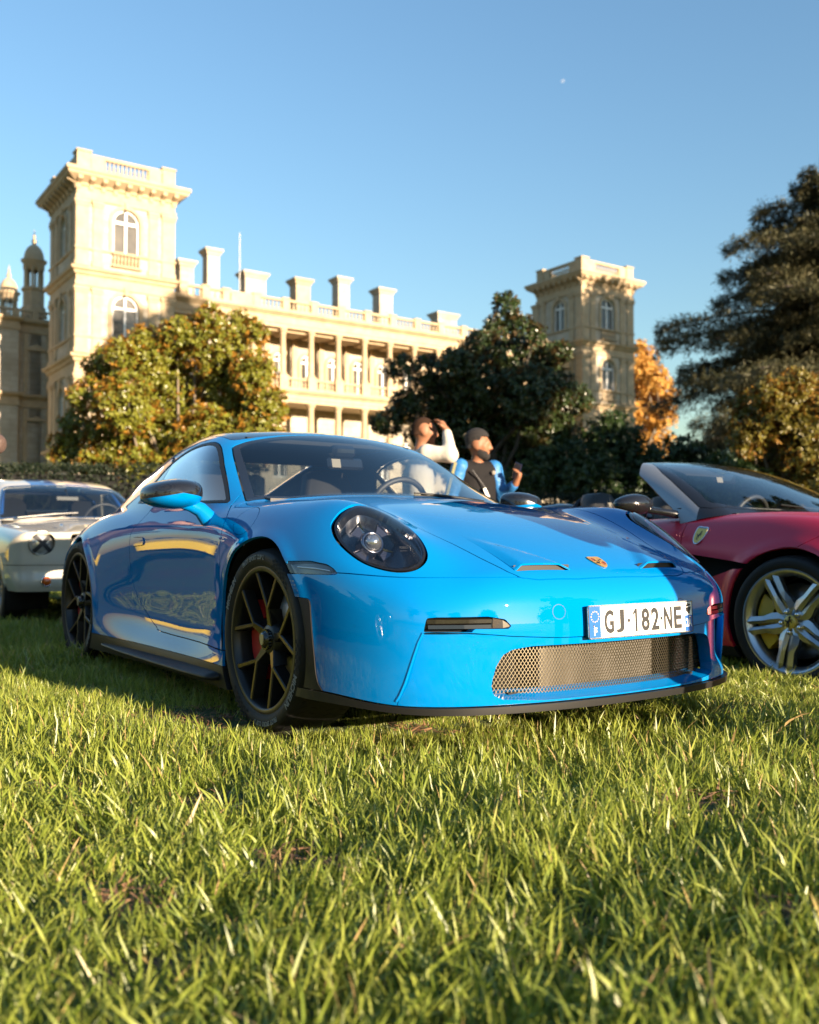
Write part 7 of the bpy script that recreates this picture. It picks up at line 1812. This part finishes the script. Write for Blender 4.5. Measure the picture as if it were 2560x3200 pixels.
def head_prims(c, yaw):
    """head with brow, nose, lips, chin and ears, facing yaw"""
    c = np.array(c, float); fw = np.array([math.cos(yaw), math.sin(yaw), 0]); lf = np.array([-fw[1], fw[0], 0]); up = np.array([0,0,1.]); A = lambda x, y, z: tuple(c+fw*x+lf*y+up*z)
    return [('e', A(-.012,0,.028), (.100,.078,.098), yaw), ('e', A(.020,0,-.035), (.072,.064,.085), yaw), ('c', A(.045,0,-.085), A(.062,0,-.095), .030, .026), ('c', A(.082,-.03,.025), A(.082,.03,.025), .014, .014),
            ('c', A(.090,0,.010), A(.112,0,-.026), .010, .014), ('c', A(.098,-.013,-.030), A(.098,.013,-.030), .010, .010, .01), ('c', A(.086,-.018,-.062), A(.086,.018,-.062), .0095, .0095, .01),
            ('e', A(-.012,.080,-.002), (.026,.010,.034), yaw), ('e', A(-.012,-.080,-.002), (.026,.010,.034), yaw), ('c', A(.055,.042,-.012), A(.06,.03,-.035), .022, .02), ('c', A(.055,-.042,-.012), A(.06,-.03,-.035), .022, .02)]
M_SKIN1 = mat('brown_skin', (.21,.092,.048), rough=.55, spec=.3, sss=.10, var=((.25,.115,.06), 7, 1.2))
M_SKIN2 = mat('light_skin', (.55,.32,.23), rough=.5, sss=.12)
M_HAIR = mat('black_hair', (.012,.010,.009), rough=.85, bump=(160,1.0,.01))
M_HAIRS = mat('cropped_hair', (.030,.016,.010), rough=.95, spec=.1, bump=(300,.6,.004))
M_HOOD = mat('cream_fleece', (.50,.45,.37), rough=.95, sheen=.2, bump=(9,.55,.02))
M_POLO = mat('black_cotton', (.008,.0075,.008), rough=.85, spec=.2, bump=(14,.7,.02))
M_SLEEVE = mat('blue_sleeve', (.02,.14,.36), rough=.55, bump=(12,.8,.025))
M_STRIPEY = mat('pale_yellow_stripe', (.55,.52,.26), rough=.6)
M_DENIM = mat('dark_denim', (.03,.035,.055), rough=.85, bump=(60,.2,.004))
M_BROWNJ = mat('brown_jacket', (.075,.047,.037), rough=.6, bump=(14,.8,.04))
M_SHOE = mat('dark_shoe', (.03,.028,.026), rough=.5)
M_PHONE = mat('phone_case', (.012,.015,.04), rough=.25)

def person(loc, yaw, H, pose, skin, hair, label, top_m, leg_m=None, sleeve_m=None, head_yaw=0., hair_kind='short', hood=False, beard=False, group=None, head_drop=0., puffy=0.):
    """pose: dict of joints (x forward, y left, z up, fractions of 1.78 m)"""
    t = empty('person', loc, yaw, label=label, cat='person', group=group); k = H/1.78; J = {n: np.array(v, float)*k for n, v in pose.items() if not n.startswith('hd')}
    hc = J['head']; B = head_prims(hc, head_yaw); nb = J['chest']+np.array([0,0,.13])*k
    B += [('c', nb, hc+np.array([-.015,0,-.06]), .058, .052), ('c', J['pelvis'], J['chest'], .10, .105), ('c', J['shl'], J['shr'], .055, .055)]
    for s in 'lr':
        B += [('c', J['sh'+s], J['el'+s], .046, .040), ('c', J['el'+s], J['wr'+s], .040, .028), ('c', J['hip'+s], J['kn'+s], .080, .052), ('c', J['kn'+s], J['an'+s], .052, .036), ('c', J['an'+s], J['an'+s]+np.array([.13,0,-.05])*k, .034, .028)]
        f = pose.get('hd'+s); B += hand(J['wr'+s], f[0], f[1], f[2], f[3]) if f else hand(J['wr'+s], J['wr'+s]-J['el'+s], (1,0,0) if s == 'l' else (1,0,0), 1 if s == 'l' else -1, .35)
    skin_obj('body', B, skin, t, d=.0095, k=.026)
    pf = puffy
    T = [('c', J['pelvis']+np.array([0,.05,0]), J['chest']+np.array([0,.06,0]), .125+pf, .125+pf), ('c', J['pelvis']-np.array([0,.05,0]), J['chest']-np.array([0,.06,0]), .125+pf, .125+pf), ('c', J['shl']*np.array([1,.86,1])-np.array([0,0,.015]), J['shr']*np.array([1,.86,1])-np.array([0,0,.015]), .074+pf, .074+pf), ('c', nb+np.array([-.03,.03,.02]), J['shl'], .055, .060+pf), ('c', nb+np.array([-.03,-.03,.02]), J['shr'], .055, .060+pf), ('c', J['chest']+np.array([0,0,.08]), nb+np.array([0,0,.015]), .08, .070)]
    SL = []
    sx = .007 if sleeve_m is not None else 0.
    for s in 'lr': SL += [('c', J['sh'+s]*np.array([1,1-sx*4,1]), J['el'+s], .074+pf+sx, .060+pf*.8), ('c', J['el'+s], J['wr'+s]+(J['el'+s]-J['wr'+s])*.12, .060+pf*.8, .042+pf*.5)]
    if hood: T += [('e', J['chest']+np.array([-.105,0,.17]), (.075,.125,.075), 0.), ('c', J['chest']+np.array([-.02,.085,.16]), J['chest']+np.array([.06,.05,.11]), .035, .028), ('c', J['chest']+np.array([-.02,-.085,.16]), J['chest']+np.array([.06,-.05,.11]), .035, .028), ('e', J['pelvis']+np.array([0,0,-.02]), (.145,.175,.09), 0.)]
    if sleeve_m is None: skin_obj('jacket' if pf or hood else 'shirt', T+SL, top_m, t, d=.0125)
    else:
        skin_obj('shirt', T, top_m, t, d=.0125); 
        for i, s in enumerate('lr'):
            so = skin_obj('sleeve', SL[2*i:2*i+2], sleeve_m, t, d=.0125)
            q = MB(); a, b = J['sh'+s], J['el'+s]; dr = (b-a)/np.linalg.norm(b-a); sd = np.array([.7,1 if s == 'l' else -1,.5]); sd -= dr*(sd @ dr); sd /= np.linalg.norm(sd); cr = np.cross(dr, sd); V = []
            for u in np.linspace(-.12,.9,9):
                r = .081+(.060-.081)*max(u,0)+.004
                for w in (-.014,.014): V.append(a+(b-a)*u+sd*r+cr*w)
            q.add(V, [(2*i_,2*i_+1,2*i_+3,2*i_+2) for i_ in range(8)]); q.build('sleeve_stripe', M_STRIPEY, so)
    Lg = [('c', J['hipl'], J['hipr'], .115, .115)]
    for s in 'lr': Lg += [('c', J['hip'+s], J['kn'+s], .105, .072), ('c', J['kn'+s], J['an'+s]+np.array([0,0,.0]), .072, .062)]
    skin_obj('trousers', Lg, leg_m or M_DENIM, t, d=.014)
    for s in 'lr': skin_obj('shoe', [('c', J['an'+s]+np.array([-.04,0,-.045]), J['an'+s]+np.array([.15,0,-.06]), .045, .038), ('c', J['an'+s]+np.array([-.02,0,0]), J['an'+s]+np.array([0,0,-.04]), .05, .045)], M_SHOE, t, d=.014)
    fw = np.array([math.cos(head_yaw), math.sin(head_yaw), 0]); lf = np.array([-fw[1], fw[0], 0]); A = lambda x, y, z: tuple(hc+fw*x+lf*y+np.array([0,0,z]))
    tall = hair_kind != 'short'
    hp = [('e', A(-.013,0,.029), (.1025,.0805,.1005), head_yaw), ('c', A(-.072,-.03,-.03), A(-.072,.03,-.03), .038, .038)]+([('e', A(-.020,0,.075), (.104,.086,.082), head_yaw)] if tall else [])
    V, Q = sdf_skin(hp, .007, .03); L = (V-hc) @ fw; Z = V[:,2]-hc[2]; Y = np.abs((V-hc) @ lf)
    # the hairline runs over the brow, down the temple, in front of the ear and round the nape
    line = np.where(L > .045, .072, np.where(L > .0, .072-(.045-L)*1.5, np.where(L > -.045, .020, -.035)))
    ok = Z > line; Q = Q[ok[Q].all(1)]
    me = mesh_np('hair', V, Q, True); fix_normals(me); link('hair', me, hair, t)
    if beard:
        bp = []
        for p in head_prims(hc, head_yaw)[:3]:
            bp.append(('e', p[1], tuple(r+.007 for r in p[2]), p[3]) if p[0] == 'e' else ('c', p[1], p[2], p[3]+.010, p[4]+.012))
        V, Q = sdf_skin(bp, .006, .026); L = (V-hc) @ fw; Z = V[:,2]-hc[2]; Y = np.abs((V-hc) @ lf)
        ok = (L > -.005) & (Z < np.where(Y < .034, -.076, -.030-.35*np.clip(L,0,.1)+np.clip(.02-L,0,.03)*1.6)) & (Z > -.135)
        lip = (L > .05) & (Y < .036) & (Z > -.052) & (Z < -.040); ok |= lip
        Q = Q[ok[Q].all(1)]; me = mesh_np('beard', V, Q, True); fix_normals(me); link('beard', me, hair, t)
    bw = MB()
    for s in (-1, 1): bw.tube([A(.084,s*.014,.030), A(.086,s*.030,.036), A(.072,s*.052,.030)], [.0045,.0055,.003], 6)
    bw.build('eyebrows', hair, t)
    e = MB()
    for s in (-1, 1): e.lathe([(.001,.006),(.006,.004),(.010,-.002),(.011,-.006)], c=(0,0,0), seg=10); V = e.V[-1]; V[:] = np.stack([V[:,2], V[:,0], V[:,1]], 1); R_ = np.stack([fw, lf, [0,0,1]], 0); e.V[-1] = V @ R_ + np.array(A(.079, s*.032, .004))
    e.build('eyes', M_INK, t)
    return t
STAND = dict(pelvis=(0,0,.97), chest=(-.01,0,1.28), head=(.03,0,1.655), shl=(0,.185,1.42), shr=(0,-.185,1.42), ell=(-.03,.235,1.13), elr=(-.03,-.235,1.13), wrl=(.08,.24,.88), wrr=(.08,-.24,.88),
             hipl=(0,.095,.93), hipr=(0,-.095,.93), knl=(.02,.11,.50), knr=(.02,-.11,.50), anl=(-.02,.12,.085), anr=(-.02,-.12,.085))
def build_people():
    p1 = dict(STAND); p1.update(head=(.05,0,1.66), shr=(.03,-.185,1.46), elr=(.20,-.30,1.44), wrr=(.205,-.155,1.655), hdr=((-.35,.55,.75),(-.6,.2,-.4),-1,.35), wrl=(.2,.17,1.10), ell=(.0,.25,1.18))
    person((.08, 8.2, -.03), R(12), 1.80, p1, M_SKIN1, M_HAIRS, 'man in a cream hooded top shading his eyes with a raised arm', M_HOOD, leg_m=M_HOOD, hood=True, head_yaw=R(-4))
    p2 = dict(STAND); p2.update(head=(.035,0,1.625), ell=(.02,.255,1.17), wrl=(.215,.275,1.275), hdl=((.35,.15,.85),(-.2,-1,.2),1,.75), elr=(-.06,-.25,1.13), wrr=(.12,-.20,.98))
    t = person((.60, 8.5, -.03), R(-62), 1.74, p2, M_SKIN1, M_HAIR, 'bearded man in black polo with blue sleeves looking right, phone in hand', M_POLO, sleeve_m=M_SLEEVE, head_yaw=R(50), hair_kind='tall', beard=True)
    q = MB(); q.tube([(.115,-.12,1.36),(.150,-.02,1.22),(.150,.06,1.08)], .008, 6); q.build('lanyard', M_INK, t)
    q = MB(); q.box((.155,-.0,1.16), (.012,.035,.10), rot=Euler((.5,0,0)), bev=.004); q.tube([(.155,.03,1.10),(.15,.05,1.04)], .008, 6); q.build('lanyard_clip', M_GREYM, t)
    q = MB(); q.lathe([(.001,.004),(.018,.003),(.020,0)], c=(0,0,0), axis='x', seg=14); o = q.build('shirt_badge', M_BEIGE, t); o.location = (.118,.105,1.345)
    c = np.array([.245,.272,1.385])*1.74/1.78; q = MB(); q.box(c, (.075,.012,.15), rot=Euler((.1,.35,.35)), bev=.004); o = q.build('phone', M_PHONE); o.location = (.60, 8.5, -.03); o.rotation_euler = (0,0,R(-62)); tag(o, 'dark phone held up in the bearded man\'s hand', 'phone')
    p3 = dict(STAND); p3.update(shl=(.02,.19,1.44), shr=(.02,-.19,1.44), ell=(.18,.36,1.36), elr=(.18,-.36,1.36), wrl=(.33,.12,1.55), wrr=(.33,-.12,1.55), hdl=((.3,-.5,.8),(-.3,-.8,0),1,.6), hdr=((.3,.5,.8),(-.3,.8,0),-1,.6))
    person((-3.00, 6.25, -.02), R(-90), 1.76, p3, M_SKIN2, M_HAIRS, 'person in brown jacket at the left edge, only an elbow in frame', M_BROWNJ, head_yaw=0, puffy=.004)
    # bystanders outside the frame, seen in the paint and by the shade they cast
    p4 = dict(STAND); p4.update(ell=(.02,.25,1.17), wrl=(.24,.16,1.20), elr=(.02,-.25,1.17), wrr=(.24,-.16,1.20))
    person((2.47, 2.24, -.01), R(150), 1.78, p4, M_SKIN2, M_HAIR, 'bystander in dark clothes standing off to the front right of the blue coupe', M_POLO)
    person((3.02, 2.33, -.01), R(165), 1.82, p4, M_SKIN1, M_HAIRS, 'second bystander off to the front right, in a brown jacket', M_BROWNJ, puffy=.015)
    person((-3.75, 6.9, -.01), R(-70), 1.75, p4, M_SKIN1, M_HAIR, 'bystander in a pale top beside the yellow car, out of frame', M_HOOD)
    person((-4.5, 5.6, -.01), R(-30), 1.80, p4, M_SKIN2, M_HAIRS, 'bystander in a dark jacket near the coupe door, out of frame', M_BROWNJ, puffy=.015)
build_ground()
build_chateau()
build_plants()
# trees outside the frame: they shade the right tower and dark magnolia and stand in the reflections
build_cedar('cedar_tree', 'broad cedar out of frame to the right, shading the dark magnolia', (12.6, 11.6, 0), 11.0, 17, group='trees round the lawn', tiers=13, spread=3.0, dens=1.8)
generic_tree('park_tree', 'very tall park tree out of frame, dappling the right tower', (50.5, 71.5, -.5), 37.5, 10.0, M_SHRUB, 7500, .55, 61, group='trees round the lawn', trunk_r=.7)
for i, (x, y, h, r_, lab) in enumerate(((-34,-16,14,6,'round park tree beyond the lawn, left of the yellow car'),(-60,14,9,5,'low park tree level with the coupe, far left of the lawn'),(-18,-32,15,6.5,'tall park tree behind the photographer to the left'),
        (-4,-40,14,6,'tall park tree straight behind the photographer'),(12,-44,9,5,'low park tree behind the photographer'),(30,-38,7.5,5,'small park tree behind right, under the evening sun'),(44,-20,8,6,'spreading park tree far right behind the lawn'),
        (42,2,9,6,'spreading park tree right of the red car'),(34,24,12,5,'park tree right of the tall cedar'))):
    generic_tree('park_tree', lab+', out of frame', (x, y, -.5), h, r_, M_SHRUB, 1300, .55, 200+i, group='trees round the lawn')
generic_tree('park_tree', 'high-crowned park tree out of frame right, its shade on the left tower', (24.4, 31.8, -.5), 34.0, 6.5, M_SHRUB, 4200, .5, 71, group='trees round the lawn', trunk_r=.5, low=.68)
PORSCHE = build_porsche()
FERRARI = build_ferrari()
YEL = copy_tree(FERRARI); YEL.location = (-11.6, 12.4, -.02); YEL['label'] = 'yellow open two-seater out of frame, mirrored in the coupe door'
def recolour(o, m):
    for s in o.material_slots:
        if s.material and s.material.name in ('satin_red_paint', 'silver_pillar_paint'): s.link = 'OBJECT'; s.material = m
    for c in o.children: recolour(c, m)
recolour(YEL, M_YEL)
DRK = copy_tree(FERRARI); DRK.location = (-4.0, .9, -.02); DRK.rotation_euler = (0,0,R(-70)); DRK['label'] = 'black open two-seater out of frame to the left, mirrored in the coupe bumper'
recolour(DRK, M_BLACK)
build_mustang()
build_people()
# the pale day moon
q = MB(); q.lathe([(.001,1),(.38,.92),(.71,.71),(.92,.38),(1,0),(.92,-.38),(.71,-.71),(.38,-.92),(.001,-1)], seg=20)
mo = q.build('moon', None); mo.scale = (5.2,5.2,5.2); mo.location = ((1190-862)/2013*2600, 2600, CAMZ+(1143-156)/2013*2600); tag(mo, 'pale day moon high in the clear sky', 'moon')
mm = bpy.data.materials.new('moon_surface'); mm.use_nodes = True; nt = mm.node_tree; tb = nt.nodes.new('ShaderNodeBsdfTransparent'); mx = nt.nodes.new('ShaderNodeMixShader'); mx.inputs[0].default_value = .10
nt.links.new(tb.outputs[0], mx.inputs[1]); nt.links.new(nt.nodes['Principled BSDF'].outputs[0], mx.inputs[2]); nt.links.new(mx.outputs[0], nt.nodes['Material Output'].inputs[0]); mo.data.materials.append(mm)
